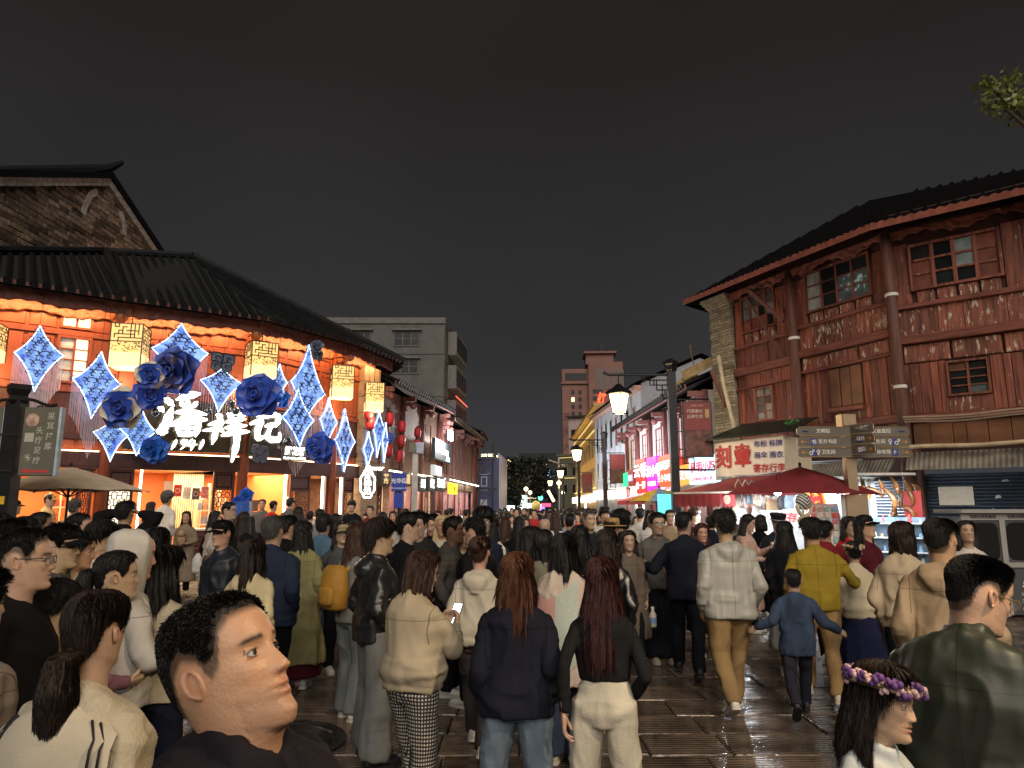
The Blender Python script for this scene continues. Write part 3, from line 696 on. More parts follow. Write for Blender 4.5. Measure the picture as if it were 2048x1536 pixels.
def planks(G, u0, u1, z0, z1, n, mat, w=.03, name='plank', jit=.012):
    e = sorted([u0]+[u0+(u1-u0)*(k+RND.uniform(-.22, .22))/n for k in range(1, n)]+[u1])
    for a, b in zip(e, e[1:]):
        o = G.o(name, MB().bbox(a+.006, w+RND.uniform(-jit, jit), z0+RND.uniform(0, .015), b-.006, .079, z1, .006), mat, house)
def beam(G, u0, u1, z0, z1, w=-.06, mat=RBEAM): G.o('beam', MB().bbox(u0, w, z0, u1, .079, z1, .015), mat, house)
DK = E('unlit_room', (.002, .002, .002), .01, False)
BLACKP = M('open_pane_dark', (.006, .006, .007), .9, var=0)
REDP = M('boarded_pane', (.2, .055, .035), .6, var=.3, rnd=.3)
TEAL = M('teal_lit_pane', (.1, .14, .15), .12, var=.3, patch=((.5, .75, .78), .55, 5., (1, 1, 1)))
CURT = M('white_curtain_pane', (.3, .32, .3), .4, var=.35, vs=4, st=(5, 5, .6))
# facet 1 (beside the pier)
a0 = .98
def gp2(i, k): return TEAL if (i >= 2 and k < 2) else (CURT if i == 0 else GLASSD)
window(G1, 1.36, 2.62, 6.98, 8.0, .0, house, 4, 3, RWOOD, [GLASSB, GLASSB, GLASSD, REDP, BLACKP], RND, fr=.05)
window(G2, .52, 2.44, 7.0, 8.02, .0, house, 4, 3, RWOOD, gp2, RND, fr=.05)
def gp3(i, k): return BLACKP if (i == 0 and k == 2) else (REDP if i == 3 or (i < 2 and k < 2 and RND.random() < .7) else RND.choice([GLASSB, GLASSD]))
window(G3, .5, 2.2, 6.85, 7.85, .0, house, 4, 3, RWOOD, gp3, RND, fr=.06, bar=.04)
window(G3, 3.0, 4.6, 6.85, 7.85, .0, house, 4, 3, RWOOD, [GLASSD, REDP], RND, fr=.06)
for G, u0, u1, z0, z1, n in ((G1, 1.36, 2.62, 6.6, 6.92, 4), (G2, .52, 2.44, 6.68, 6.94, 4), (G3, .5, 2.2, 6.5, 6.78, 4), (G3, 3.0, 4.6, 6.5, 6.78, 4)):
    s_ = (u1-u0)/n
    for k in range(n): G.o('panel', MB().bbox(u0+k*s_+.03, .02, z0, u0+(k+1)*s_-.03, .079, z1, .02), RPEEL, house)
planks(G1, a0, 1.3, 6.6, 7.98, 1, RWOOD); planks(G1, 2.68, 3.2, 6.6, 7.98, 2, RWOOD)
planks(G2, .1, .46, 6.68, 7.98, 1, RWOOD); planks(G2, 2.5, 2.95, 6.68, 7.98, 1, RWOOD)
planks(G3, .1, .43, 6.5, 7.98, 1, RWOOD); planks(G3, 2.27, 2.93, 6.5, 7.98, 2, RWOOD); planks(G3, 4.67, 5.0, 6.5, 7.98, 1, RWOOD)
beam(G1, a0, G1.L, 6.5, 6.6); planks(G1, a0, G1.L, 5.92, 6.5, 7, RWOOD); beam(G1, a0, G1.L, 5.68, 5.92, -.1); planks(G1, a0, G1.L, 5.62-.3, 5.68, 5, RWOOD)
beam(G1, a0, G1.L, 5.26, 5.32)
window(G1, 1.72, 2.34, 4.3, 5.18, .0, house, 2, 4, RWOOD, [GLASSB, CURT], RND, fr=.05)
planks(G1, a0, 1.66, 3.3, 5.26, 3, RWOOD); planks(G1, 2.4, G1.L, 3.3, 5.26, 4, RWOOD); planks(G1, 1.66, 2.4, 3.3, 4.24, 1, RWOOD)
beam(G2, 0, G2.L, 6.58, 6.68); planks(G2, .1, G2.L-.1, 5.98, 6.58, 5, RPEEL, .02); beam(G2, 0, G2.L, 5.78, 5.98, -.1)
for k in range(3): G2.o('panel', MB().bbox(.18+k*.9, .0, 5.42, 1.03+k*.9, .079, 5.76, .02), RPEEL, house)
beam(G2, 0, G2.L, 5.34, 5.42)
planks(G2, .1, 1.02, 3.95, 5.34, 4, RWOOD); planks(G2, 2.02, G2.L-.1, 3.95, 5.34, 4, RWOOD)
mb = MB(); [mb.bbox(u, -.02+.01*k, 4.32, u+.29, .05, 5.3, .01) for k, u in enumerate((1.06, 1.38, 1.7))]; 
for k, u in enumerate((1.06, 1.38, 1.7)): G2.o('board', MB().bbox(u, -.02+.012*(k % 2), 4.32, u+.29, .05, 5.3, .01), BRNZ, house)
G2.o('sill', MB().bbox(1.02, -.1, 4.18, 2.02, .079, 4.3, .015), RBEAM, house); planks(G2, 1.02, 2.02, 3.95, 4.18, 1, RWOOD)
beam(G2, 0, G2.L, 3.75, 3.94, -.12); planks(G2, .1, G2.L-.1, 3.1, 3.75, 7, BRNZ)
beam(G3, 0, G3.L, 6.38, 6.5); planks(G3, .1, G3.L, 5.74, 6.38, 7, RPEEL, .02); beam(G3, 0, G3.L, 5.54, 5.74, -.1)
for k in range(5): G3.o('panel', MB().bbox(.15+k*.98, .0, 5.1, 1.08+k*.98, .079, 5.52, .02), RPEEL if k < 3 else RWOOD, house)
window(G3, 1.02, 1.74, 4.3, 5.0, .0, house, 2, 4, RWOOD, lambda i, k: BLACKP if (i, k) in ((1, 3), (0, 0)) else (BRNZ if (i, k) == (0, 3) else RND.choice([GLASSD, GLASSB])), RND, fr=.05)
planks(G3, .1, .96, 3.9, 5.08, 5, RWOOD); planks(G3, 1.8, 3.4, 3.9, 5.08, 8, RWOOD); planks(G3, 3.4, 5, 3.9, 5.08, 6, RWOOD); planks(G3, .96, 1.8, 3.9, 4.24, 1, RPEEL)
beam(G3, 0, G3.L, 3.72, 3.89, -.12); planks(G3, .2, G3.L, 3.18, 3.72, 13, BRNZ, -.02)
WB = M('white_band', (.7, .68, .62), .5, var=.1)
for P, zb in ((W1, (6.35, 4.05)), (W2, (6.75, 4.55))):
    lean = np.array([-.06, 0])
    o = obj('post', MB().tube([(0, 0, 0), (.02, .01, 3), (-.01, 0, 5.6), (-.03, 0, 8.3)], [.14, .135, .125, .12], 12), RPOST, house, loc=(P[0]-.05, P[1]-.12, 0), smooth=True)
    for z in zb: obj('band', MB().lathe([(.14, -.04), (.148, -.03), (.148, .03), (.14, .04)], 14, (0, 0, z)), WB, o)
br = MB(); br.tube([(2.2, -.5, 8.0), (3.1, -.15, 6.9)], .06, 6); G1.o('brace', br, RPOST, house); G1.o('brace', MB().tube([(1.95, -.35, 7.9), (2.9, -.1, 5.9)], .045, 6), RPOST, house)
# pebble brick pier at the far corner
G1.o('pier', MB().box(.02, -.06, 0, .9, .5, 8.0), M('mortar_pale', (.24, .2, .14), .9, var=.3), house)
for k in range(44):
    z = 4.0+k*.09
    for a, b in (((.0, .5), (.51, .92)) if k % 2 else ((.0, .38), (.39, .92))):
        G1.o('brick', MB().bbox(a+RND.uniform(-.01, .01), -.1+RND.uniform(-.02, .015), z+.006, b+RND.uniform(-.02, .02), .0, z+.078, .012), PEBB, house)
cp = MB()
for k in range(4): cp.box(-.05-.05*k, -.12-.06*k, 7.96+.09*k, .95, .4, 8.04+.09*k)
G1.o('corbel', cp, PEBB, house)
# roof
EO = lambda p, n, w, z: np.array([p[0]+n[0]*w, p[1]+n[1]*w, z])
ze = 8.34
e0 = EO(W0-G1.u[:2]*.5, G1.n, -.7, ze); n12 = G1.n+G2.n; n12 /= n12.dot(G1.n); n23 = G2.n+G3.n; n23 /= n23.dot(G2.n)
e1, e2, e3 = EO(W1, n12, -.7, ze), EO(W2, n23, -.7, ze), EO(W4, G3.n, -.7, ze)
r0, r1 = at(1742, 400, 20.3), at(2075, 333, 18.2); r2 = r1+(r1-r0)*.6
RF2 = [[e0, e1, r0], [e1, e2, r0], [e2, e3, r2, r1, r0], [np.array([10., 26, ze]), e0, r0]]
rb = MB(); BLK = M('black_roof', (.005, .005, .0055), .9, var=.3, spec=.03)
for f in RF2:
    q = np.cross(f[1]-f[0], f[2]-f[0]); rb.poly(f, flip=q[2] < 0); rb.poly([p-[0, 0, .1] for p in f], flip=q[2] > 0)
obj('roof', rb, BLK, house)
_T = TILE; TILE = BLK
for f in RF2[:3]: roof_face(f, house, sp=.3, r=.05, disc=False)
TILE = _T
TERRA = M('terracotta_edge', (.27, .08, .052), .6, var=.25, vs=6)
for a, b in ((e0, e1), (e1, e2), (e2, e3)):
    d = b-a; L = np.linalg.norm(d); d /= L; n = np.array([d[1], -d[0], 0])
    if n[1] > 0: n = -n
    nu = int(L/.045); U = np.linspace(0, L, nu); V = []
    for z0, am, w_ in ((-.09, 0, .0), (.06, .02, .03), (.08, .025, -.15)):
        V.append(a+np.outer(U, d)+n*(w_)+np.stack([0*U, 0*U, z0+am*np.sin(U*2*PI/.2)], 1))
    f = [(k*nu+j, k*nu+j+1, (k+1)*nu+j+1, (k+1)*nu+j) for k in range(2) for j in range(nu-1)]
    mb = MB(); mb.add(np.concatenate(V), f); obj('eave_edge', mb, TERRA, house)
# leaning pole and strut on the pier
tag(obj('drain_pipe', MB().tube([at(1437, 712, 20.6), at(1447, 770, 20.4), at(1470, 862, 19.8)], .06, 8), M('cream_pipe', (.5, .42, .28), .5, var=.2), smooth=True), 'cream pipe leaning against the brick pier', 'pipe')
tag(obj('timber_strut', MB().tube([at(1424, 742, 20.6), at(1452, 812, 20.3)], .075, 6), RPOST), 'short red timber strut crossing the leaning cream pipe', 'beam')
# ground floor: corrugated strips, shutter, stall recess
def corrugated(G, u0, u1, z0, z1, w0, w1, par, mat, pitch=.09):
    nu = int((u1-u0)/pitch*6); U = np.linspace(u0, u1, nu); s_ = np.sin(U*2*PI/pitch)*.014
    V = np.concatenate([np.stack([U, w0+s_, np.full(nu, z0)], 1), np.stack([U, w1+s_, np.full(nu, z1)], 1)])
    mb = MB(); mb.add(V, [(j, j+1, nu+j+1, nu+j) for j in range(nu-1)]); return G.o('corrugated_sheet', mb, mat, par, smooth=True)
CORR = M('grey_corrugated_iron', (.2, .18, .145), .5, .3, var=.4, vs=3, bump=.1, patch=((.14, .08, .04), .62, 2., (1, 1, .4)))
corrugated(G3, .1, G3.L, 2.62, 3.02, -.62, -.3, house, CORR, .1)
corrugated(G2, .2, G2.L, 2.55, 2.9, -.62, -.35, house, CORR, .1)
cv = MB(); U = np.linspace(.0, 3.2, 20)
cv.rings([np.stack([np.full(8, u), -.5+.07*np.cos(np.arange(8)*PI/4)-.02*math.sin(u*5), 3.12+.03*u*0+.05*np.sin(np.arange(8)*PI/4)+.015*math.sin(u*3.1)], 1) for u in U]); G3.o('rolled_canvas', cv, M('cream_canvas', (.5, .38, .24), .7, var=.25), house, smooth=True)
mb = MB()
for k in range(3): mb.tube([(u, -.3-.06*k+.02*math.sin(u*2+k), 3.72+.05*k-.05*math.sin(u*1.3)**2) for u in np.linspace(.1, 5, 16)], .018, 5)
tag(G3.o('cable', mb, M('pale_cable', (.4, .33, .24), .6), house), kind='stuff')
SHUT = M('blue_roller_shutter', (.022, .034, .055), .4, .3, var=.35, vs=2, patch=((.16, .11, .08), .66, 2.5, (1, 1, .5)))
for G, u0, u1, z1, w in ((G3, .3, 4.9, 2.62, .12), (G2, 1.4, 2.9, 2.62, .9)):
    nz_ = int(z1/.075); P = []
    for k in range(nz_*3+1):
        z = k*.025; y = w+.012*(k % 3 == 0); P.append([(u0, y, z), (u1, y, z)])
    mb = MB(); mb.add(np.array(P).reshape(-1, 3), [(2*k, 2*k+1, 2*k+3, 2*k+2) for k in range(nz_*3)]); G.o('roller_shutter', mb, SHUT, house)
G3.o('frame', MB().box(.05, -.1, 0, .3, .2, 3.1), RPOST, house)
pp = G3.o('paper_notice', MB().box(.56, .085, 1.86, 1.22, .1, 2.26), M('white_paper', (.72, .68, .58), .8, var=.08, vs=20), None); tag(pp, 'blank white paper notice pasted on the blue roller shutter', 'notice')
for (u, z, a, b) in ((1.6, 2.0, .12, .08), (1.75, 2.35, .14, .05), (1.5, 1.75, .07, .05)): G3.o('torn_sticker', MB().prism([(u, z), (u+a, z+.01), (u+a*.8, z+b), (u+.02, z+b*.8)], .1, .11), M('grey_sticker', (.4, .4, .38), .8, var=.3), house)
# lit stall recess behind the bags
WALLW = M('cool_white_wall', (.7, .74, .74), .5, var=.08)
G1.o('stall_back', MB().box(.9, 1.6, 0, G1.L+.6, 1.7, 3.0), WALLW, house); G2.o('stall_back', MB().box(-.2, 1.7, 0, 1.4, 1.8, 2.6), WALLW, house)
G1.o('stall_ceiling', MB().box(.9, .1, 2.95, G1.L, 1.6, 3.0), WALLW, house); G2.o('stall_ceiling', MB().box(-.3, -.3, 2.56, 1.45, 1.7, 2.6), WALLW, house)
lamp('stall_light', 'AREA', G1.P(2.1, .5, 2.9), 190, (.9, .97, 1), house, size=2, sy=1, rot=(0, 0, math.atan2(G1.u[1], G1.u[0])))
lamp('stall_light', 'AREA', G2.P(.6, .2, 2.5), 170, (.9, .97, 1), house, size=1.6, sy=1, rot=(0, 0, math.atan2(G2.u[1], G2.u[0])))

# ================================================================== sign box, awning, umbrella, goods of the stall
sA, sB = at(1430, 925, 17.9)[:2], at(1568, 905, 16.7)[:2]; SB = Fr(sA, sB)
u0, zt0 = SB.uv(1430, 884); _, zb0 = SB.uv(1431, 960); u1, zt1 = SB.uv(1567, 869); _, zb1 = SB.uv(1568, 942)
sgn = thing('seal_sign', 'big white shop sign reading 刻章 in red with blue lines beside it', 'sign')
SB.o('board', MB().prism([(0, zb0), (SB.L, zb1), (SB.L, zt1), (0, zt0)], 0, .12), M('white_sign_board', (.82, .77, .68), .5, var=.06), sgn)
SB.o('side_board', MB().box(SB.L+.002, .02, zb1, SB.L+.04, 1.6, zt1-.02), M('cream_board', (.62, .52, .38), .6, var=.1), sgn)
mid = (zt0+zb0)/2; W_ = SB.L; H_ = zt0-zb0
rd_ = MB(); TX(rd_, '刻', W_*.135, mid+.09, -.012, W_*.33, bold=.03, sx=.76); TX(rd_, '章', W_*.42, mid+.11, -.012, W_*.33, bold=.03, sx=.76)
TX(rd_, '寄存行李', W_*.79, mid-.22, -.012, W_*.125, bold=.015, sx=.9)
SB.o('lettering', rd_, M('red_print', (.5, .05, .05), .5, var=.05), sgn)
bl_ = MB(); TX(bl_, '布标 标牌', W_*.79, mid+.36, -.012, W_*.095, bold=.012); TX(bl_, '雨伞 雨衣', W_*.79, mid+.09, -.012, W_*.095, bold=.012)
SB.o('lettering', bl_, M('blue_print', (.06, .07, .26), .5, var=.05), sgn)
gl_ = MB(); TX(gl_, '光华街44号', W_*.14, mid-.42, -.012, W_*.045, bold=.01); TX(gl_, '13099466661', W_*.42, mid-.40, -.012, W_*.055, bold=.01)
SB.o('lettering', gl_, M('grey_print', (.12, .13, .2), .5, var=.05), sgn)
aw = thing('lean_to_roof', 'dark green tarpaulin lean-to roof above the white seal sign', 'roof')
SB.o('tarpaulin', MB().add([(-.15, -.15, zt0+.02), (SB.L+.3, -.12, zt1+.04), (SB.L+.3, 1.5, zt1+.5), (-.15, 2.0, zt0+.6), (-.15, -.15, zt0+.06), (SB.L+.3, -.12, zt1+.08), (SB.L+.3, 1.5, zt1+.54), (-.15, 2.0, zt0+.64)], [(3, 2, 1, 0), (4, 5, 6, 7), (0, 1, 5, 4), (1, 2, 6, 5)]), M('green_tarpaulin', (.008, .013, .010), .5, var=.4, vs=3, bump=.3, bs=6), aw)
lv = MB()
for k in range(16): lv.tube([(SB.L+.1+RND.gauss(0, .06), .3+RND.gauss(0, .06), zt1+.25), (SB.L+.1+RND.gauss(0, .12), .3+RND.gauss(0, .1), zt1+.29+RND.uniform(0, .08))], [.004, .02], 4)
tag(SB.o('weed', lv, M('bright_leaf', (.06, .22, .05), .5, var=.4)), 'small green weed growing on the tarpaulin roof by the post', 'plant')
# striped awning
AR = M('dark_red_canvas', (.21, .022, .028), .7, var=.18, vs=4, bump=.1); AR2 = M('bright_red_canvas', (.3, .03, .03), .7, var=.15)
aA, aB = at(1350, 985, 16.6)[:2], at(1470, 985, 14.9)[:2]; AF = Fr(aA, aB); zf = at(1352, 987, 16.6)[2]
awn = thing('awning', 'dark red awning with a scalloped striped valance in front of the bag stall', 'awning')
V = [(0, 0, zf), (AF.L, 0, zf), (AF.L+.6, 2.0, zf+.40), (-.2, 2.2, zf+.42)]
AF.o('canopy', MB().add(V+[(a, b, c+.015) for a, b, c in V], [(3, 2, 1, 0), (4, 5, 6, 7), (0, 1, 5, 4)]), AR, awn)
AF.o('front_rail', MB().tube([(-.02, -.02, zf), (AF.L+.02, -.02, zf)], .022, 6), M('pale_rail', (.6, .55, .5), .4), awn)
n = 17
for k in range(n):
    a, b = k*AF.L/n, (k+1)*AF.L/n
    AF.o('valance_stripe', MB().prism([(a, zf-.02), (a, zf-.27)]+[(a+(b-a)*q, zf-.27-.05*math.sin(PI*q)) for q in (.25, .5, .75)]+[(b, zf-.27), (b, zf-.02)], -.012, .0), AR2 if k % 2 else AR, awn)
em = MB(); em.tube([(AF.L-.22, -.02, zf-.15), (AF.L-.22, -.014, zf-.15)], .1, 16); AF.o('round_badge', em, M('faded_pink', (.5, .25, .2), .6), awn)
def umbrella(name, label, c, zt, zr, corners, mat, inner, pole, nrib=None, ph=0, base=True, valance=0):
    t = thing(name, label, 'umbrella', (c[0], c[1], 0))
    k = len(corners)
    for i in range(k):
        a, b = np.array(corners[i]), np.array(corners[(i+1) % k])
        V = []; n1 = 6
        for q in np.linspace(0, 1, n1):
            for s_ in np.linspace(0, 1, 5):
                p = (a*(1-s_)+b*s_)*q*(1-.05*q*math.sin(PI*s_)); z = zt+(zr-zt)*(q**1.12)+.03*q*math.sin(PI*s_)
                V.append((*p, z))
        f = [(r_*5+j, (r_+1)*5+j, (r_+1)*5+j+1, r_*5+j+1) for r_ in range(n1-1) for j in range(4)]
        mb = MB(); mb.add(V, f); obj('canopy_panel', mb, mat, t, smooth=True)
        mb = MB(); mb.tube([(0, 0, zt-.04), (*(a*.55), zt+(zr-zt)*.52-.02), (*a, zr-.01)], .012, 5); obj('rib', mb, inner, t)
        mb = MB(); mb.tube([(0, 0, zt-.55), (*(a*.5), zt+(zr-zt)*.48-.03)], .010, 5); obj('strut', mb, inner, t)
    obj('pole', MB().tube([(0, 0, 0), (0, 0, zt+.03)], .022, 8), pole, t); obj('finial', MB().lathe([(.002, zt+.09), (.03, zt+.07), (.035, zt+.03), (.02, zt)][::-1], 8), pole, t)
    obj('base', MB().lathe([(.3, 0), (.3, .06), (.05, .09), (.03, .25)], 14), METAL, t)
    return t
umbrella('market_umbrella', 'dark red market umbrella over the bright bag stall', at(1600, 937, 14.0)[:2], 2.60, 2.05, [(-1.45, .35), (.1, -1.35), (1.42, -.35), (-.1, 1.35)], AR, METAL, METAL)
# light bulbs hanging in the stall
BULB = E('cool_bulb', (.9, .97, 1), 14, False)
for (px, py, Y, lab) in ((1555, 984, 13.9, 'cool white bulb hanging under the red umbrella'), (1443, 1027, 14.6, 'cool white bulb low in the bag stall behind a head')):
    p = at(px, py, Y); b = obj('bulb', MB().ball((0, 0, 0), .07, 12, 8), BULB, loc=p, smooth=True); tag(b, lab, 'bulb', 'bulbs of the bag stall')
    obj('cord', MB().tube([(0, 0, .06), (0, 0, .3)], .006, 4), METAL, b); lamp('bulb_light', 'POINT', tuple(p-np.array([0, .1, 0])), 90, (.9, .97, 1), size=.08)
def bag(p, s_, mat, label, rz, kind=0):
    t = thing('hanging_bag', label, 'bag', p, rz, 'bags hanging in the stall', s_)
    mb = MB(); mb.rings([np.array([(x*w_, y*d_, z) for x, y in ((-1, -.6), (-.5, -1), (.5, -1), (1, -.6), (1, .6), (.5, 1), (-.5, 1), (-1, .6))]) for z, w_, d_ in ((-.36, .13, .03), (-.33, .17, .06), (-.15, .16, .055), (0, .13, .02))])
    obj('pouch', mb, mat, t, smooth=True)
    obj('strap', MB().tube([(-.11, 0, 0), (-.08, 0, .2), (0, 0, .3), (.08, 0, .2), (.11, 0, 0)], .012, 5), mat, t)
BC = [('cream', (.6, .52, .4)), ('white', (.7, .7, .68)), ('pale pink', (.55, .36, .3)), ('striped grey', (.45, .46, .45)), ('sand', (.5, .38, .22)), ('sky blue', (.3, .42, .52)), ('dark grey', (.08, .085, .1)), ('olive', (.3, .3, .18))]
bp_ = [(1478, 1003, 0, 'first of the upper row by the awning'), (1492, 1000, 1, 'in the upper row'), (1505, 1003, 5, 'in the upper row'), (1518, 1001, 0, 'near the pink one'), (1498, 1022, 2, 'lowest of the row'), (1531, 1008, 1, 'next to the sand bag'), (1545, 1012, 4, 'beside the bulb'), (1568, 1000, 6, 'under the umbrella edge'), (1483, 1030, 3, 'low by the pink one'), (1515, 1026, 3, 'with pale stripes low in the row'), (1582, 1000, 5, 'left of the chevron hat'), (1538, 1080, 4, 'standing low by the white counter'), (1527, 1075, 1, 'low behind the woman with the phone')]
for i, (px, py, c, wh) in enumerate(bp_): bag(at(px, py-14, 15.6-.05*i), RND.uniform(.85, 1.15), M('bag_'+BC[c][0].replace(' ', '_'), BC[c][1], .8, var=.15, vs=14), '%s fabric bag hanging in the stall, %s' % (BC[c][0], wh), RND.uniform(-.6, .6))
# chevron hat, fur hat
hp = at(1606, 1003, 13.2); ht = thing('knitted_hat', 'round knitted hat with black and white chevrons hanging under the umbrella', 'hat', hp, .3)
HM_, t_, p_ = newmat('chevron_knit'); HM_.use_nodes = True
tc_ = t_.node('TexCoord'); sx_ = t_.node('SeparateXYZ'); t_.link(tc_.outputs['Object'], sx_.inputs[0])
ab_ = t_.node('Math', operation='ABSOLUTE'); t_.link(sx_.outputs[0], ab_.inputs[0]); ad_ = t_.node('Math', operation='MULTIPLY_ADD'); t_.link(ab_.outputs[0], ad_.inputs[0]); ad_.inputs[1].default_value = -.8; t_.link(sx_.outputs[2], ad_.inputs[2])
ml_ = t_.node('Math', operation='MULTIPLY'); ml_.inputs[1].default_value = 16; t_.link(ad_.outputs[0], ml_.inputs[0]); fr_ = t_.node('Math', operation='FRACT'); t_.link(ml_.outputs[0], fr_.inputs[0]); gt_ = t_.node('Math', operation='GREATER_THAN'); gt_.inputs[1].default_value = .5; t_.link(fr_.outputs[0], gt_.inputs[0])
mx_ = t_.node('Mix', data_type='RGBA'); t_.link(gt_.outputs[0], mx_.inputs[0]); mx_.inputs[6].default_value = (.65, .62, .55, 1); mx_.inputs[7].default_value = (.015, .04, .05, 1); t_.link(mx_.outputs[2], p_.inputs['Base Color'])
obj('crown', MB().ball((0, 0, 0), (.17, .12, .16), 20, 12), HM_, ht, smooth=True)
obj('brim', MB().tube([(.16*math.cos(q), -.02, -.03+.19*math.sin(q)-.03) for q in np.linspace(PI, 2*PI, 12)], .04, 8), M('cream_wool', (.55, .48, .36), .9, var=.2), ht, smooth=True)
hp = at(1608, 1040, 13.2); fh = obj('fur_hat', MB().ball((0, 0, 0), (.13, .1, .11), 14, 8).ball((0, -.09, -.02), .03, 8, 6), M('brown_cream_fur', (.4, .32, .22), .95, var=.5, vs=20, bump=.5), loc=hp, smooth=True); tag(fh, 'small cream fur hat hanging below the chevron hat', 'hat')
# red banner with yellow lettering, board of magnets, white desk with red lettering
pb = at(1630, 1015, 13.8); bn = thing('stall_banner', 'tilted red stall banner with yellow edge and yellow characters', 'banner', pb, -.3)
obj('cloth', MB().box(-.17, 0, -.42, .17, .02, .36), M('banner_red', (.42, .03, .03), .6, var=.1), bn, rot=(0, -.16, 0)); obj('edge', MB().box(.171, -.002, -.42, .215, .02, .4), M('banner_yellow', (.75, .42, .04), .5), bn, rot=(0, -.16, 0))
tx = MB()
for k, (a, b) in enumerate((('银', '木'), ('梳', '雕'), ('窗', '花'), ('雨', '伞'))): TX(tx, a, -.08, .26-.18*k, -.008, .11, bold=.02); TX(tx, b, .07, .24-.18*k, -.008, .11, bold=.02)
obj('lettering', tx, M('gold_print', (.75, .5, .1), .5), bn, rot=(0, -.16, 0))
rk = thing('souvenir_rack', 'white rack of small souvenir cards and magnets beside the sign post', 'rack', at(1663, 1040, 13.4), -.35)
obj('panel', MB().box(-.36, .02, -.55, .36, .05, .3), WALLW, rk)
for k in range(7):
    for j in range(6):
        x, z = -.31+j*.124, .2-k*.115
        obj('card', MB().bbox(x-.045, -.005-.01*(k % 2), z-.045, x+.045, .019, z+.045, .006), M('card%d' % ((k*5+j*3) % 7), [(.6, .08, .08), (.7, .68, .66), (.2, .35, .5), (.5, .4, .3), (.65, .6, .5), (.5, .15, .2), (.3, .5, .5)][(k*5+j*3) % 7], .3, var=.3, vs=25), rk)
dk = thing('stall_desk', 'white lit desk front with red 寄存 lettering in the stall', 'desk', at(1570, 1040, 14.9), -.5)
obj('front', MB().box(-.6, 0, -1.4, .6, .04, .2), M('desk_white', (.42, .46, .46), .4), dk); obj('lettering', TX(MB(), '寄存', 0.05, .06, -.012, .2, bold=.03), M('red_print'), dk)
obj('shelf', MB().box(-.6, .04, -.12, .6, .4, -.08), M('desk_white'), dk)
# carved horns hanging
HORN = M('polished_horn', (.2, .085, .03), .25, var=.5, vs=6, rnd=.5)
hl = [(1718, 968), (1733, 980), (1742, 985), (1757, 975), (1768, 990), (1781, 968), (1790, 985), (1798, 1000), (1808, 975), (1815, 992), (1822, 1010), (1805, 1025), (1788, 1030), (1772, 1012), (1826, 985), (1812, 1040)]
wh_ = ['by the sign post', 'second from the sign post', 'third from the sign post', 'pale and straight', 'in the middle of the rail', 'high on the rail', 'in the upper cluster', 'below the cluster', 'high in the right cluster', 'in the right cluster', 'at the right edge low', 'low in the cluster', 'lowest left of the cluster', 'low under the rail', 'at the far right end', 'lowest of all']
for i, (px, py) in enumerate(hl):
    p = at(px, py, 14.2+.04*i); a = RND.uniform(-.6, .6); s_ = RND.uniform(.8, 1.3); c = []
    for q in np.linspace(0, 1, 7): c.append((s_*.16*math.sin(q*2.2+a), RND.uniform(-.01, .01), -s_*.34*q+.15))
    o = obj('carved_horn', MB().tube(c, [s_*r_ for r_ in (.012, .03, .045, .05, .045, .035, .012)], 8), HORN, loc=p, rot=(0, RND.uniform(-.5, .5), RND.uniform(-1, 1)), smooth=True); tag(o, 'brown carved horn hanging at the shutter stall, '+wh_[i], 'horn', 'carved horns hanging on the stall rail')
tag(obj('display_rail', MB().tube([at(1700, 948, 14.6), at(1830, 948, 14.9)], .03, 6), M('pale_rail')), 'pale pipe rail holding the carved horns', 'rail')
rs_ = obj('red_notice', MB().box(-.16, 0, -.3, .16, .02, .3), M('banner_red'), loc=at(1826, 1012, 14.6), rot=(0, 0, -.5)); tag(rs_, 'red printed notice at the edge of the horn stall', 'notice')
# low shelves of trinkets under the horns
tr = thing('trinket_shelf', 'shelves of small trinkets lit white under the carved horns', 'shelf', at(1765, 1060, 14.4), -.55)
obj('back', MB().box(-.75, .3, -1.2, .75, .33, .25), M('shelf_blue', (.2, .3, .42), .4, var=.3), tr)
for k in range(5):
    obj('board', MB().box(-.75, 0, -1.0+k*.28, .75, .3, -.98+k*.28), WALLW, tr)
    for j in range(9): x = -.66+j*.165+RND.uniform(-.03, .03); h = RND.uniform(.06, .17); obj('trinket', MB().tube([(x, .1, -.979+k*.28), (x, .1, -.979+k*.28+h)], [RND.uniform(.025, .05), .02], 6), M('card%d' % RND.randrange(7)), tr)
lamp('shelf_light', 'AREA', tuple(at(1765, 985, 13.9)), 16, (.92, .97, 1), size=1.2, sy=.2, rot=(R(40), 0, -.5))

# ================================================================== low white-walled shops with lit signs (right)
PINKT = M('pinkish_timber', (.24, .09, .085), .6, var=.3, vs=4, st=(4, 4, .6), bump=.2)
WHWALL = M('white_plaster', (.62, .59, .56), .7, var=.15, vs=2, bump=.1)
FR1 = Fr((5.9, 36), (6.35, 22.9))
sh = shophouse(FR1, 'shophouse', 'low white walled shop row with sagging tiled roof and pink timber brackets', 5.6, 7.2, 5, WHWALL, nwin=5, win=(.9, 1.3), wmat=PINKT, fas=PINKT, posts=5, pane=(GLASSD, M('pale_pane')))
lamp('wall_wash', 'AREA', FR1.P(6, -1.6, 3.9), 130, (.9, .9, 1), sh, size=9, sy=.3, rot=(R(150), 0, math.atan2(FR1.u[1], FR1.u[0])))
FR1.o('lintel', MB().box(0, -.1, 2.75, FR1.L, .2, 3.1), PINKT, sh); FR1.o('back_wall', MB().box(0, 2.4, 0, FR1.L, 2.5, 2.9), CREAM, sh); FR1.o('ceiling', MB().box(0, .2, 2.9, FR1.L, 2.4, 2.95), CREAM, sh)
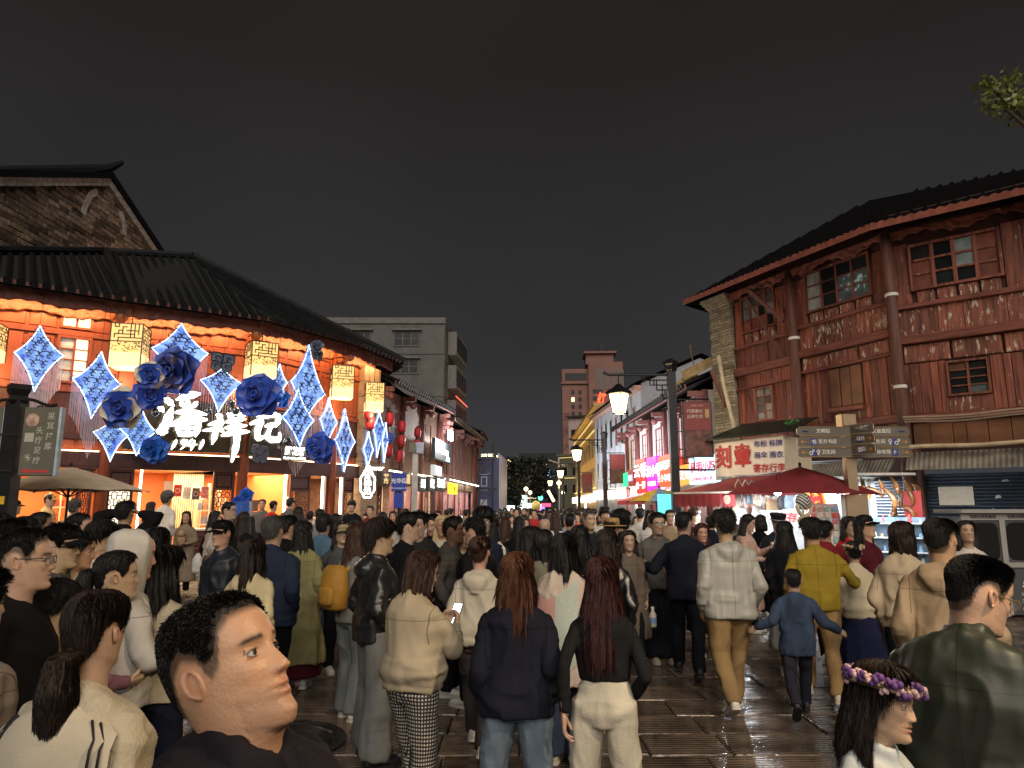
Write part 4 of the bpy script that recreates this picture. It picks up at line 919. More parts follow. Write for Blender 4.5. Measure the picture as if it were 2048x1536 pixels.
for k in range(4):
    lamp('ceiling_light', 'AREA', FR1.P(1.6+3.3*k, .3, 2.85), 210, (1, .93, .85) if k % 2 else (.9, .96, 1), sh, size=2.4, sy=1.4, rot=(0, 0, math.atan2(FR1.u[1], FR1.u[0])))
    shelf(FR1, .6+3.3*k, 2.8+3.3*k, 1.7, .2, 2.5, 5, ['shelf of boxes in the farthest lit shop of the white row', 'shelf of boxes in the lit shop under the red sign', 'shelf of boxes in the lit shop under the orange sign', 'shelf of boxes in the lit shop by the dark red awning'][k], 20+k, GC+[(.3, .4, .55), (.75, .75, .72)])
def signpx(F, w, px0, px1, pyt, pyb, name, label, col, em, txts, tcol, tem):
    u0 = F.uv(px0, (pyt+pyb)/2, w)[0]; u1, zt = F.uv(px1, pyt, w); zb = F.uv(px1, pyb, w)[1]
    t = thing(name, label, 'sign', group=None)
    F.o('light_box', MB().bbox(u0, w, zb, u1, w+.15, zt, .01), E('box_'+label[:14].replace(' ', '_'), col, em), t)
    mb = MB(); W_, H_ = u1-u0, zt-zb
    for s_, x, y, h, sx in txts: TX(mb, s_, u0+W_*x, zb+H_*y, w-.012, H_*h, bold=.025, sx=sx)
    F.o('lettering', mb, E('let_'+label[:14].replace(' ', '_'), tcol, tem, False), t); return t
signpx(FR1, -.55, 1272, 1289, 915, 985, 'lit_sign', 'red lit shop sign with white characters, left of the purple one', (.85, .02, .015), 1.0, [('云香', .5, .66, .42, 2.2), ('老一腿', .5, .22, .22, 2.0)], (1, .9, .85), 1.3)
signpx(FR1, -.55, 1293, 1312, 911, 980, 'lit_sign', 'purple lit shop sign with white characters', (.42, .01, .5), 1.0, [('人民小吃', .5, .58, .36, 1.5), ('鲜花饼铺', .5, .2, .14, 1.8)], (1, .9, 1), 1.3)
signpx(FR1, -.55, 1316, 1346, 905, 972, 'lit_sign', 'large orange red lit shop sign behind the lamp post', (.9, .07, .02), 1.0, [('云南普洱茶', .5, .68, .3, 1.6), ('三十年老店', .5, .28, .24, 1.8)], (1, .92, .85), 1.3)
signpx(FR1, -.55, 1349, 1375, 928, 972, 'lit_sign', 'orange lit shop sign with pale blue characters', (.9, .28, .03), .95, [('鲜花玫瑰', .5, .55, .5, 1.5)], (.55, .65, 1), 1.0)
bA, bB = at(1378, 930, 20.6)[:2], at(1430, 930, 18.9)[:2]; FBs = Fr(bA, bB)
signpx(FBs, 0, 1378, 1429, 908, 966, 'lit_sign', 'pale blue lit sign with red characters next to the white seal sign', (.45, .8, 1), .95, [('昆明小吃', .55, .62, .42, 1.3), ('各种特色风味小吃', .5, .18, .15, 1.6)], (.6, .03, .08), .9)
signpx(FR1, -.5, 1245, 1254, 945, 972, 'lit_sign', 'small green lit sign far along the white row', (.02, .6, .2), 1.2, [], (1, 1, 1), 1)
signpx(FR1, -.5, 1256, 1266, 938, 972, 'lit_sign', 'dark red shop sign with a blue badge past the green sign', (.18, .02, .02), .8, [('春城', .5, .5, .4, 1.6)], (.4, .5, 1), 1.4)
# awnings and the green umbrella of the white row
for (px0, px1, Y0, Y1, py0, col, lab) in ((1235, 1290, 34, 27, 1003, (.4, .03, .03), 'bright red narrow awning in front of the far shops'), (1290, 1345, 24, 19, 1000, (.45, .33, .25), 'pale tan awning in front of the lit shop under the orange sign')):
    A, B = at(px0, py0, Y0), at(px1, py0-6, Y1); f_ = Fr(A[:2], B[:2]); t = thing('awning', lab, 'awning')
    z0 = A[2]; V = [(0, 0, z0), (f_.L, 0, z0), (f_.L, 1.5, z0+.55), (0, 1.5, z0+.55)]
    f_.o('canopy', MB().add(V+[(a, b, c+.02) for a, b, c in V], [(3, 2, 1, 0), (4, 5, 6, 7), (0, 1, 5, 4)]), M('awn_'+lab[:8], col, .7), t); f_.o('valance', MB().box(0, -.01, z0-.16, f_.L, .0, z0+.01), M('awn_'+lab[:8]), t)
gq = at(1318, 976, 21); gum = umbrella('stall_umbrella', 'green, yellow and blue stall umbrella before the orange signs', gq[:2], gq[2], gq[2]-.4, [(1.0*math.cos(q), 1.0*math.sin(q)) for q in np.arange(8)*PI/4+.3], M('umb_green', (.2, .32, .04), .6), METAL, METAL)
for k, c in enumerate([o for o in gum.children if o.name.startswith('canopy')]): c.data.materials[0] = M('umb_%d' % (k % 3), [(.22, .34, .04), (.6, .42, .05), (.18, .28, .5)][k % 3], .6)
cy_ = obj('poster_light', MB().box(-.25, 0, -.55, .25, .08, .3), E('cyan_poster', (.1, .65, .8), .9), loc=at(1335, 1012, 18.6), rot=(0, 0, -.3)); tag(cy_, 'cyan and green lit poster panel behind the lamp post', 'sign')
# ragged planks and poles on the roof corner between the row and the timber house
for i, (a, b, r_, lab) in enumerate(((at(1365, 752, 23), at(1425, 722, 22.4), .16, 'torn tan plank sticking out over the low roof'), (at(1352, 775, 23.2), at(1392, 745, 23), .13, 'second short plank under the torn tan plank'), (at(1380, 690, 24), at(1388, 735, 24), .02, 'thin aerial pole on the dark roof'))):
    tag(obj('loose_plank' if i < 2 else 'aerial_pole', MB().tube([a, b], [(r_, .02) if i < 2 else r_]*2, 4), M('tan_plank', (.34, .25, .13), .8, var=.3)), lab, 'plank' if i < 2 else 'pole')
FD1 = Fr((6.6, 27.5), (7.4, 23))
dr = thing('dark_roof', 'dark tiled roof rising behind the low white row', 'building')
FD1.o('roof', MB().add([(-7, .5, 6.2), (4, .5, 6.4), (4, 4.5, 8.9), (-7, 4.5, 8.4), (4, 8, 6), (-7, 8, 6)], [(0, 1, 2, 3), (3, 2, 4, 5)]), TILEB, dr); FD1.o('wall', MB().box(-7, 1, 0, 4, 7, 6.2), M('dark_timber_wall'), dr)
# ================================================================== white gabled building
wb = thing('white_building', 'white building with tall narrow windows and a plain lilac gable end', 'building')
FW = Fr((5.9, 50), (6.75, 36.6)); L = FW.L
WHB = M('cool_white_wall_far', (.5, .51, .54), .7, var=.12, vs=1.5, st=(2, 2, .4))
FW.o('wall', MB().box(0, 0, 0, L-.02, 6, 8.2), WHB, wb); FW.o('gable', MB().add([(L, 0, 0), (L, 6.5, 0), (L, 6.5, 8.2), (L, 3.2, 9.6), (L, 0, 8.2)], [(0, 1, 2, 3, 4)]), M('lilac_plaster', (.3, .3, .35), .7, var=.1), wb)
FW.o('roof', MB().add([(-.2, -.6, 8.1), (L+.3, -.6, 8.1), (L+.3, 3.2, 9.8), (-.2, 3.2, 9.8), (L+.3, 7, 8.1), (-.2, 7, 8.1)], [(0, 1, 2, 3), (3, 2, 4, 5)]), TILE, wb)
FW.o('cornice', MB().box(-.1, -.4, 7.85, L+.1, 0, 8.08), M('pink_cornice', (.45, .25, .2), .6), wb)
for k in range(8):
    u = .8+k*1.55; FW.o('pilaster', MB().box(u-.6, -.1, 0, u-.4, 0, 7.8), WHB, wb)
    for z0, z1 in ((5.4, 7.2), (3.6, 4.8)):
        w_ = FW.o('window', MB().box(u, -.06, z0, u+.55, 0, z1), M('white_frame', (.5, .5, .5), .5), wb); obj('pane', MB().box(u+.06, -.08, z0+.06, u+.49, -.061, z1-.06), M('red_brown_shutter', (.16, .06, .05), .6, rnd=.3) if k % 3 == 1 else GLASSD, w_)
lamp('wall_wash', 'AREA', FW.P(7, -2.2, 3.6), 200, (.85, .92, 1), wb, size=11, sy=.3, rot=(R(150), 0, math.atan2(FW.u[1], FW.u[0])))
FW.o('shop_light', MB().box(.3, -.3, 2.3, L-.3, -.1, 2.9), E('far_shop_light', (1, .85, .65), 1.3), wb)
# ================================================================== yellow lit building, pink blocks, tower
def far_block(name, label, F, z, dep, mat, cols, rows, wz, gm, wsz=(.9, 1.2), cornice=None, light=None):
    t = thing(name, label, 'building'); L = F.L
    F.o('wall', MB().box(0, 0, 0, L, dep, z), mat, t)
    for i in range(cols):
        for k in range(rows):
            u = (i+.5)*L/cols; zz = wz[0]+(wz[1]-wz[0])*(k+.5)/rows
            w_ = F.o('window', MB().box(u-wsz[0]/2, -.06, zz-wsz[1]/2, u+wsz[0]/2, 0, zz+wsz[1]/2), M('far_frame', (.25, .2, .16), .6), t); obj('pane', MB().box(u-wsz[0]*.42, -.08, zz-wsz[1]*.43, u+wsz[0]*.42, -.061, zz+wsz[1]*.43), gm, w_)
    F.o('parapet', MB().box(-.2, -.5, z-.25, L+.2, .2, z), cornice or mat, t)
    for zz in light or (): F.o('light_strip', MB().box(0, -.14, zz, L, -.08, zz+.1), E('yellow_led', (1, .75, .28), .4, False), t)
    return t
YEL = M('yellow_stucco', (.5, .33, .12), .7, var=.15, vs=.8)
FY1 = Fr((6.9, 78), (6.35, 50.6)); yb = far_block('yellow_building', 'yellow stucco building with glowing lines of light under its cornice', FY1, 9.2, 10, YEL, 11, 2, (3.2, 7.4), M('amber_glass', (.2, .12, .05), .3), (1.1, 1.3), YEL, (8.5, 7.6, 3.2))
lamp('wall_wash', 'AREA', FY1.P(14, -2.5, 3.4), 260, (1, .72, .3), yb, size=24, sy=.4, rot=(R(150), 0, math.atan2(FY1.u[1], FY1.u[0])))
FY1.o('shop_light', MB().box(.3, -.4, 2.2, FY1.L-.3, -.2, 2.8), MATS['far_shop_light'], yb)
FP1 = Fr((8.0, 100), (13.2, 98)); pk = far_block('pink_house', 'pale pink house with dark roof edge below the tower', FP1, 14.5, 12, M('pale_pink_wall', (.42, .33, .33), .8, var=.1), 3, 3, (6, 13), GLASSD, (1.2, 1.6), M('dark_roof_edge', (.04, .03, .03), .8))
FP2 = Fr((6.2, 92), (8.6, 90)); far_block('grey_yellow_house', 'small grey house with a yellow light line beside the pink house', FP2, 8.5, 8, M('grey_green_wall', (.14, .14, .1), .8), 2, 2, (3, 7.4), GLASSD, (.8, 1.2), None, (8.0, 5.4))
TW = M('pink_brown_tower', (.24, .12, .10), .8, var=.12, vs=.3)
FT = Fr((14.3, 200), (31.5, 199)); tw = thing('tower', 'tall pinkish brown hotel tower with arched top windows and a red neon character', 'building')
FT.o('shaft', MB().box(0, 0, 0, 9, 14, 40.8), TW, tw); FT.o('shaft', MB().box(7.5, -1.5, 0, FT.L, 14, 42.5), TW, tw); FT.o('penthouse', MB().box(7, 2, 42.5, 15, 10, 45.6), TW, tw); FT.o('crown_slab', MB().box(6.4, 1, 45.6, 15.8, 11, 46.2), TW, tw); FT.o('mast_block', MB().box(11, 4, 46.2, 12.4, 6, 49), M('dark_roof_edge'), tw)
FT.o('terrace', MB().box(-.3, -.6, 36.4, 7.6, 0, 37), TW, tw); FT.o('terrace_window', MB().box(.9, -.05, 37.4, 7, 0, 39.6), GLASSD, tw)
rnd_t = random.Random(4)
for k in range(17):
    z = 34-k*2.05
    for u, wd in ((2.6, .9), (4.6, .9), (8.6, 1.6), (17 if 0 else 10.2, 1.2)): w0_ = -1.56 if u > 7.5 else -.06; FT.o('window', MB().box(u, w0_, z-.6, u+wd, w0_+.06, z+.6), PANEWARM if rnd_t.random() < .08 else GLASSD, tw)
for u, wd in ((9.6, 2.2), (12.3, 1.1), (14, 1.1), (15.4, 1.1), (9.6+7.2, .6)): FT.o('arched_window', MB().prism([(u, 34.5), (u+wd, 34.5)]+[(u+wd/2+wd/2*math.cos(q), 39.8+wd/2*math.sin(q)) for q in np.linspace(0, PI, 9)], -1.6, -1.5), M('arch_glass', (.1, .07, .065), .4), tw)
FT.o('neon', TX(MB(), '红', 10.9, 31.2, -2.2, 5.5, bold=.03, sx=.42, shear=.3), E('red_neon', (1, .06, .02), 2.2, False), tw)
FT.o('vertical_lettering', (lambda b: [TX(b, ch, 1.2, 27-4.2*k, -.1, 2.4, bold=.02) for k, ch in enumerate('云天大厦')] and b)(MB()), M('dark_red_letters', (.14, .05, .04), .7), tw)
# ================================================================== street end: far buildings, lights, trees
fb = thing('far_building', 'dim block at the end of the street with a few lit lines', 'building')
FE = Fr((2, 190), (13, 190)); FE.o('wall', MB().box(0, 0, 0, 10, 12, 16), M('dim_far_wall', (.03, .03, .032), .9), fb)
for k in range(5): FE.o('lit_line', MB().box(2+k*.4, -.1, 4+2.2*k, 6+.3*k, 0, 4.3+2.2*k), E('far_lit_line', (1, .8, .5), .8, False), fb)
fs = obj('far_sign', MB().box(0, 0, 0, 1.1, .1, 2.6), E('far_cyan', (.35, .7, 1), 1.2, False), loc=at(1093, 958, 185)); tag(fs, 'tiny pale cyan sign high at the end of the street', 'sign')
tl = thing('traffic_light', 'traffic light glowing green at the end of the street', 'traffic light', (*at(1081, 1010, 95)[:2], 0))
z_ = at(1081, 996, 95)[2]; obj('pole', MB().tube([(.4, 0, 0), (.4, 0, z_+.8)], .08, 6), METAL, tl); obj('housing', MB().box(-.35, -.1, z_-.6, .35, .15, z_+.6), METAL, tl); obj('lens', MB().tube([(0, -.2, z_), (0, -.12, z_)], .3, 12), E('green_signal', (.05, 1, .5), 5, False), tl)
rnd = random.Random(5)
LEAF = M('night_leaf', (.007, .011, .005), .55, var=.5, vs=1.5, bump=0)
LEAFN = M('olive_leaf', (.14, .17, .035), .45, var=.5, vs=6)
def leafcloud(n, cents, s_, rn, flat=.5):
    C_ = np.array([rn.choice(cents) for _ in range(n)], float); g = np.random.default_rng(rn.randrange(9999))
    d = g.normal(size=(n, 3)); d /= np.linalg.norm(d, axis=1)[:, None]; p = C_[:, :3]+d*(C_[:, 3:4]*g.uniform(.35, 1.05, (n, 1)))*np.array([1, 1, .8])
    a = g.normal(size=(n, 3)); a /= np.linalg.norm(a, axis=1)[:, None]; b = np.cross(a, g.normal(size=(n, 3))); b /= np.linalg.norm(b, axis=1)[:, None]; sz = s_*g.uniform(.6, 1.3, (n, 1))
    V = np.stack([p-a*sz, p+b*sz*flat, p+a*sz, p-b*sz*flat], 1).reshape(-1, 3); mb = MB(); mb.v = [V]; mb.f = [(4*i, 4*i+1, 4*i+2, 4*i+3) for i in range(n)]; mb.m = [0]*n; mb.n = 4*n; return mb
BARK = M('bark', (.05, .04, .03), .9, var=.3, bump=.4)
def tree(name, label, x, y, h, cents, n, ls, rn, leaf=LEAF, tr=.18):
    t = thing(name, label, 'tree', (x, y, 0)); mb = MB(); mb.tube([(0, 0, 0), (.1, 0, h*.4), (0, .1, h*.75)], [tr, tr*.8, tr*.4], 8)
    for c in cents[:7]: mb.tube([(.05, 0, h*.45), ((c[0])*.6, c[1]*.6, (h*.45+c[2])/2+.3), c[:3]], [tr*.5, tr*.3, .03], 6)
    obj('trunk', mb, BARK, t); tag(obj('crown', leafcloud(n, cents, ls, rn), leaf, t), kind='stuff'); return t
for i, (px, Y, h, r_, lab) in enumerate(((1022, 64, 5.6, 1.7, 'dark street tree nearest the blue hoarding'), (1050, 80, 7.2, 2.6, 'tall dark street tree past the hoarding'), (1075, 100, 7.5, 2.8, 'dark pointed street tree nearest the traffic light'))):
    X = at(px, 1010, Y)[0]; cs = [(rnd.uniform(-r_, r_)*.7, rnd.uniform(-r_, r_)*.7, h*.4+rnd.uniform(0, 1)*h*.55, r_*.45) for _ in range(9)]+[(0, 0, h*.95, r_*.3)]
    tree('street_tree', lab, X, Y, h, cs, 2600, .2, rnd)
# string of fairy lights over the far roof
fl = thing('fairy_light_roof', 'far roof outlined in strings of golden fairy lights above the trees', 'building', (0, 0, 0))
FF = Fr(at(1000, 925, 110)[:2], at(1052, 925, 118)[:2]); z1, z0 = FF.uv(1014, 909)[1], FF.uv(1050, 935)[1]
FF.o('roof', MB().add([(0, 0, z0), (FF.L, 0, z0-.4), (FF.L*.95, 2, z0+.9), (FF.L*.25, 2, z1)], [(0, 1, 2, 3)]), TILEB, fl); FF.o('wall', MB().box(0, .1, 0, FF.L, 4, z0-.4), M('dim_far_wall'), fl)
lb = MB()
for k in range(150):
    q = rnd.random(); s_ = rnd.random()**1.3; a = np.array([FF.L*.02+FF.L*.96*q, -.05, z0-.3*q]); b = np.array([FF.L*(.25+.7*q), 1.95, z1+(z0+.9-z1)*q]); p = a+(b-a)*(1-s_)
    lb.box(*(p-.07), *(p+.07))
tag(FF.o('fairy_lights', lb, E('golden_fairy', (1, .8, .35), 3, False), fl), kind='stuff')
# far shop lights of the street end
for i, (px, py, Y, w_, h_, c, s_, lab) in enumerate(((1045, 1003, 70, .9, 1.2, (.8, 1, .9), 2.2, 'pale green white lit shopfront under the far trees'), (1058, 1016, 75, 1.6, 1.0, (.9, .95, 1), 2.2, 'bright white shopfront beside the far trees'), (1020, 1017, 62, .8, .5, (.75, .95, 1), 2.2, 'small white light box by the hoarding'), (1092, 1010, 90, 1.2, .4, (1, .06, .15), 2.2, 'red lettered sign low at the street end'), (1068, 1015, 88, 1.8, .8, (.75, .85, 1), 2.2, 'white lit kiosk at the street end'), (1102, 992, 92, .35, 1.6, (1, .75, .4), 3, 'slanting warm light streak past the traffic light'), (1080, 1017, 60, .35, .25, (1, .1, .7), 4, 'pink flashing police light over the crowd'), (1085, 1018, 60, .4, .3, (.1, .12, 1), 5, 'blue flashing police light over the crowd'), (1192, 1000, 60, 1.0, .6, (.6, 1, 1), 2, 'cyan lit sign under the yellow building'), (1220, 985, 48, 1.0, .8, (1, 1, .95), 2.2, 'white lit sign below the second street lamp'), (1163, 1005, 75, .9, .7, (1, .9, .75), 2, 'warm lit shop window far on the right'), (1178, 1012, 64, .8, .9, (1, .95, .9), 2, 'white lit shop window past the dark post'))):
    p = at(px, py, Y); o = obj('lit_sign', MB().box(-w_/2, 0, -h_/2, w_/2, .1, h_/2), E('far_light_%d' % i, c, s_*.6, False), loc=p, rot=(0, -.5 if 'slant' in lab else 0, 0)); tag(o, lab, 'sign')
# leafy branch of a tree standing to the right of the camera
cs = [(at(px, py, Y)[0]-9.4, at(px, py, Y)[1]-8.6, at(px, py, Y)[2], r_) for px, py, Y, r_ in ((1975, 168, 9, .16), (1990, 200, 9, .22), (2010, 165, 9.2, .24), (2020, 205, 9, .28), (2040, 180, 9.1, .32), (2045, 225, 9, .28), (2075, 200, 9, .4), (2100, 170, 9, .5))]
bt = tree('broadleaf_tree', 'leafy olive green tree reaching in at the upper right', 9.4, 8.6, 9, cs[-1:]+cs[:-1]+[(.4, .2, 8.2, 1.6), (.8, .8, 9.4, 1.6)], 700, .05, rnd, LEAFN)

# ================================================================== street lamps
LAMPG = E('lamp_glass', (1, .72, .30), 4.5, False)
def street_lamp(x, y, H, label, banner, e=90, near=True):
    t = thing('street_lamp', label, 'street lamp', (x, y, 0), 0, 'street lamps along the right kerb')
    obj('post', MB().box(-.1, -.1, 0, .1, .1, H-.35), METAL, t); obj('post_cap', MB().lathe([(.12, H-.35), (.16, H-.3), (.16, H-.18), (.2, H-.14), (.2, H-.08), (.05, H)], 4), METAL, t)
    obj('base', MB().box(-.18, -.18, 0, .18, .18, .5), METAL, t)
    za = H-.42
    obj('arm', MB().tube([(-.1, 0, za), (-1.6, 0, za), (-1.75, 0, za+.06)], .035, 6), METAL, t)
    fr = MB()
    for k, (x0, x1, z0, z1) in enumerate(((-.75, -.1, -.14, -.14), (-.75, -.75, -.14, 0), (-.55, -.55, -.27, 0), (-.55, -.1, -.27, -.27), (-.38, -.38, -.4, -.14), (-.38, -.1, -.4, -.4), (-.24, -.24, -.62, -.27), (-.24, -.1, -.62, -.62), (-.65, -.65, -.14, 0), (-.45, -.45, -.27, -.14), (-.17, -.17, -.52, -.4), (-.3, -.24, -.52, -.52))):
        fr.tube([(x0, 0, za+z0-1e-3), (x1, .001, za+z1+1e-3)], .016, 4)
    obj('fretwork', fr, METAL, t)
    lx = -1.36
    obj('hanger', MB().tube([(lx, 0, za), (lx, 0, za-.25)], .015, 5), METAL, t)
    obj('lamp_roof', MB().lathe([(.36, za-.5), (.3, za-.42), (.16, za-.34), (.05, za-.24)], 4), METAL, t)
    obj('lamp_glass', MB().lathe([(.16, za-.98), (.25, za-.51)], 4), LAMPG, t)
    cg = MB()
    for k in range(4): q = k*PI/2; cg.tube([(lx*0+.165*math.cos(q), .165*math.sin(q), za-.99), (.258*math.cos(q), .258*math.sin(q), za-.5)], .014, 4)
    cg.lathe([(.18, za-1.02), (.18, za-.985)], 4); obj('lamp_cage', cg, METAL, t)
    for c in t.children:
        if c.name.split('.')[0] in ('lamp_roof', 'lamp_glass', 'lamp_cage'): c.location.x = lx
    lamp('lamp_light', 'POINT', (x+lx, y-.02, za-1.12), e, (1, .74, .44), size=.12)
    if banner:
        H += .56
        obj('banner_arm', MB().tube([(.1, 0, H-1.62), (.95, 0, H-1.62), (.95, 0, H-1.75)], .025, 5), METAL, t); obj('banner_arm', MB().tube([(.1, 0, H-3.42), (1.0, 0, H-3.42), (1.0, 0, H-3.3)], .025, 5), METAL, t)
        f2 = MB()
        for z in (H-2.0, H-2.45, H-2.9): f2.tube([(.1, 0, z), (.24, 0, z)], .014, 4)
        fret(f2, .12, .5, H-3.4, H-3.12, 0, 3, 2, .012, .02, random.Random(2), .6); obj('fretwork', f2, METAL, t)
        b = obj('banner', MB().box(.24, -.03, H-3.1, 1.0, .03, H-1.68), M('banner_frame', (.03, .02, .02), .5), t)
        obj('print', MB().box(.28, -.04, H-2.42, .96, -.031, H-1.71), M('banner_print_red', (.20, .028, .022), .5, var=.15), b); obj('print', MB().box(.28, -.04, H-3.07, .96, -.031, H-2.425), M('banner_print_low', (.12, .04, .03), .5, var=.7, vs=7), b)
        if near:
            tx = MB(); TX(tx, '代表春城', .56, H-1.93, -.048, .105, bold=.015); TX(tx, '品得世界', .56, H-2.07, -.048, .105, bold=.015); TX(tx, '文明街 光华街', .62, H-1.79, -.048, .05); obj('lettering', tx, M('pale_letters', (.55, .4, .32), .6), b)
            obj('seal', MB().box(.82, -.05, H-2.1, .92, -.041, H-1.88), M('seal_gold', (.4, .26, .1), .6), b)
    return t
street_lamp(4.1, 18, 5.6, 'nearest street lamp with fretwork arm, big glowing lantern and red banner', True, 130)
street_lamp(4.55, 35, 5.5, 'second street lamp down the street with a red banner', True, 110, False)
street_lamp(4.95, 53, 5.4, 'third street lamp before the yellow building', True, 100, False)
street_lamp(4.1, 1.0, 5.6, 'fretwork street lamp of the right hand row nearest the viewer, past the frame edge', True, 250)  # added out of view, continuing the row, to warm the people in front
street_lamp(5.3, 74, 5.4, 'fourth and farthest dark street lamp on the right', False, 90, False)
def globe_lamp(px, py, Y, label, col=(1, .72, .35), cross=False):
    p = at(px, py, Y); t = thing('globe_lamp', label, 'street lamp', (p[0], Y, 0), 0, 'round lamps far along the street')
    obj('pole', MB().tube([(0, 0, 0), (0, 0, p[2]+(2.2 if cross else 0))], .06, 6), M('pale_pole', (.35, .33, .3), .5), t); obj('globe', MB().ball((0, 0, p[2]), .19, 10, 8), E('globe_glow', col, 3.5, False), t)
    if cross: obj('arm', MB().tube([(-.9, 0, p[2]+2.0), (0, 0, p[2]+1.7), (.5, 0, p[2]+1.5)], .04, 5), M('pale_pole'), t)
globe_lamp(1052, 978, 66, 'left one of the two round lamps under the far trees'); globe_lamp(1060, 985, 72, 'right one of the two round lamps under the far trees')
globe_lamp(1118, 966, 62, 'pale pole lamp with crossed arms in the street middle', cross=True); globe_lamp(1126, 985, 80, 'small round lamp low behind the crossed pole lamp')

# ================================================================== direction sign post (right)
dp = at(1705, 1000, 13.4); sgp = thing('direction_sign', 'bronze direction sign post with three tiers of street name arms', 'sign post', (dp[0], 13.4, 0))
BRZ = M('bronze_sign', (.15, .135, .11), .4, .25, var=.15, vs=2); PALE = M('pale_bronze', (.42, .31, .2), .35, .3, var=.1); LETW = M('sign_white', (.78, .75, .68), .5, var=0); LETB = M('sign_blue', (.03, .05, .25), .5, var=0); LETO = M('sign_orange', (.7, .25, .03), .5, var=0)
obj('post', MB().box(-.09, -.09, 1.05, .09, .09, 3.3), PALE, sgp); obj('post_cap', MB().bbox(-.13, -.13, 3.31, .14, .14, 3.55, .02), PALE, sgp); obj('post_base', MB().bbox(-.22, -.2, 0, .2, .2, 2.05, .02), PALE, sgp); obj('post_edge', MB().box(-.3, -.18, 0, -.222, .18, 2.05), M('sign_glass_edge', (.5, .55, .58), .3), sgp)
def sarm(z, a, L, txt, icon, arrow, h=.17):
    s_ = 1 if L > 0 else -1; l = abs(L); c = .04; P = [(0, -h/2), (l-c, -h/2), (l, -h/2+c), (l, h/2-c), (l-c, h/2), (0, h/2)]; P = [(x*s_, zz) for x, zz in P]; P = P if s_ > 0 else P[::-1]
    arm = obj('sign_arm', MB().prism(P, -.02, .02), BRZ, sgp, loc=(0, -.13, z), rot=(0, 0, a))
    rim = MB(); rim.tube([(x, -.022, zz) for x, zz in P+P[:1]], .008, 4); obj('rim', rim, PALE, arm)
    mb = MB(); TX(mb, txt, s_*(l*.52 if not icon else l*.45), .012, -.024, h*.52, bold=.015, m=0)
    if icon: mb.box(s_*(l-.12)-.03, -.0246, -.006, s_*(l-.12)+.03, -.02, .006, 1); mb.prism([(s_*(l-.05), 0), (s_*(l-.09), .035), (s_*(l-.09), -.035)][::s_], -.0247, -.02, 1); mb.box(s_*(l-.3)-.055, -.023, -.065, s_*(l-.3)+.055, -.02, .065, 2); TX(mb, icon, s_*(l-.3), 0, -.0265, .10, bold=.02)
    else: mb.tube([(s_*(l-.2), -.024, 0), (s_*(l-.1), -.024, 0)], .012, 4, 2)
    obj('lettering', mb, [LETW, LETO, LETB], arm)
for z, l, r_, m_ in ((3.21, ('文明街', None), ('文庙直街', None), ('一共街', None)), (3.015, ('东方书店', '书'), ('卫生间', '♀♂'), ('印社', 'i')), (2.82, ('卫生间', '♂♀'), ('地下停车场', 'P'), ('老街', '店'))):
    sarm(z, .04, -1.02, l[0], l[1], -1); sarm(z, -.03, 1.08, r_[0], r_[1], 1); sarm(z+.04, -1.1, .5, m_[0], m_[1], 1)
# recycling bins (right)
bx = at(1932, 1100, 12.3)[0]; bn_ = thing('recycling_bin', 'large grey recycling bin with two dark openings and tree emblem', 'bin', (bx, 12.3, 0), -.04)
GRYL = M('bin_light_grey', (.36, .35, .33), .4, var=.08, bump=.05); GRYD = M('bin_dark_grey', (.075, .078, .08), .45, var=.15)
n = 3; wd = .62
bn_mb = MB(); bn_mb.box(0, .03, .05, n*wd+.05, .75, 1.66); obj('body', bn_mb, GRYD, bn_)
hd_ = MB(); hd_.box(-.02, 0, 1.6, n*wd+.07, .03, 1.72)
for k in range(n+1): hd_.box(k*wd-.02, 0, .9, k*wd+.07, .029, 1.6)
hd_.box(-.02, -.003, .82, n*wd+.07, .029, .9); hd_.box(-.05, -.1, 1.72, n*wd+.1, .8, 1.78)
for k in range(n+1): hd_.box(k*wd, -.002, .05, k*wd+.05, .029, .82)
obj('frame', hd_, GRYL, bn_)
for k in range(n):
    cx = k*wd+.335; P = [(cx+.24*math.copysign(abs(math.cos(q))**.35, math.cos(q)), 1.25+.31*math.copysign(abs(math.sin(q))**.35, math.sin(q))) for q in np.linspace(0, 2*PI, 24, endpoint=False)]
    obj('opening', MB().prism(P, .018, .028), M('bin_hole', (.006, .006, .006), .3, var=0), bn_)
    obj('lettering', TX(MB(), '垃圾分类收集箱', cx, 1.66, -.008, .062, bold=.02), M('bin_text', (.05, .05, .055), .5), bn_)
    em = MB(); em.tube([(cx-.07, .015, .55), (cx, .015, .68), (cx+.07, .015, .55), (cx-.07, .015, .55)], .012, 4); em.tube([(cx-.09, .015, .5), (cx, .015, .58), (cx+.09, .015, .5), (cx-.09, .015, .5)], .012, 4); em.tube([(cx, .015, .44), (cx, .015, .5)], .015, 4)
    TX(em, '可回收物', cx, .38, .018, .06, bold=.015)
    for j in range(4): em.tube([(cx-.08+.16*(j % 2)+.035*math.cos(q), .017, .27-.13*(j//2)+.035*math.sin(q)) for q in np.linspace(0, 2*PI, 9)], .006, 4)
    obj('emblem', em, M('bin_print', (.55, .56, .55), .5, var=0), bn_)
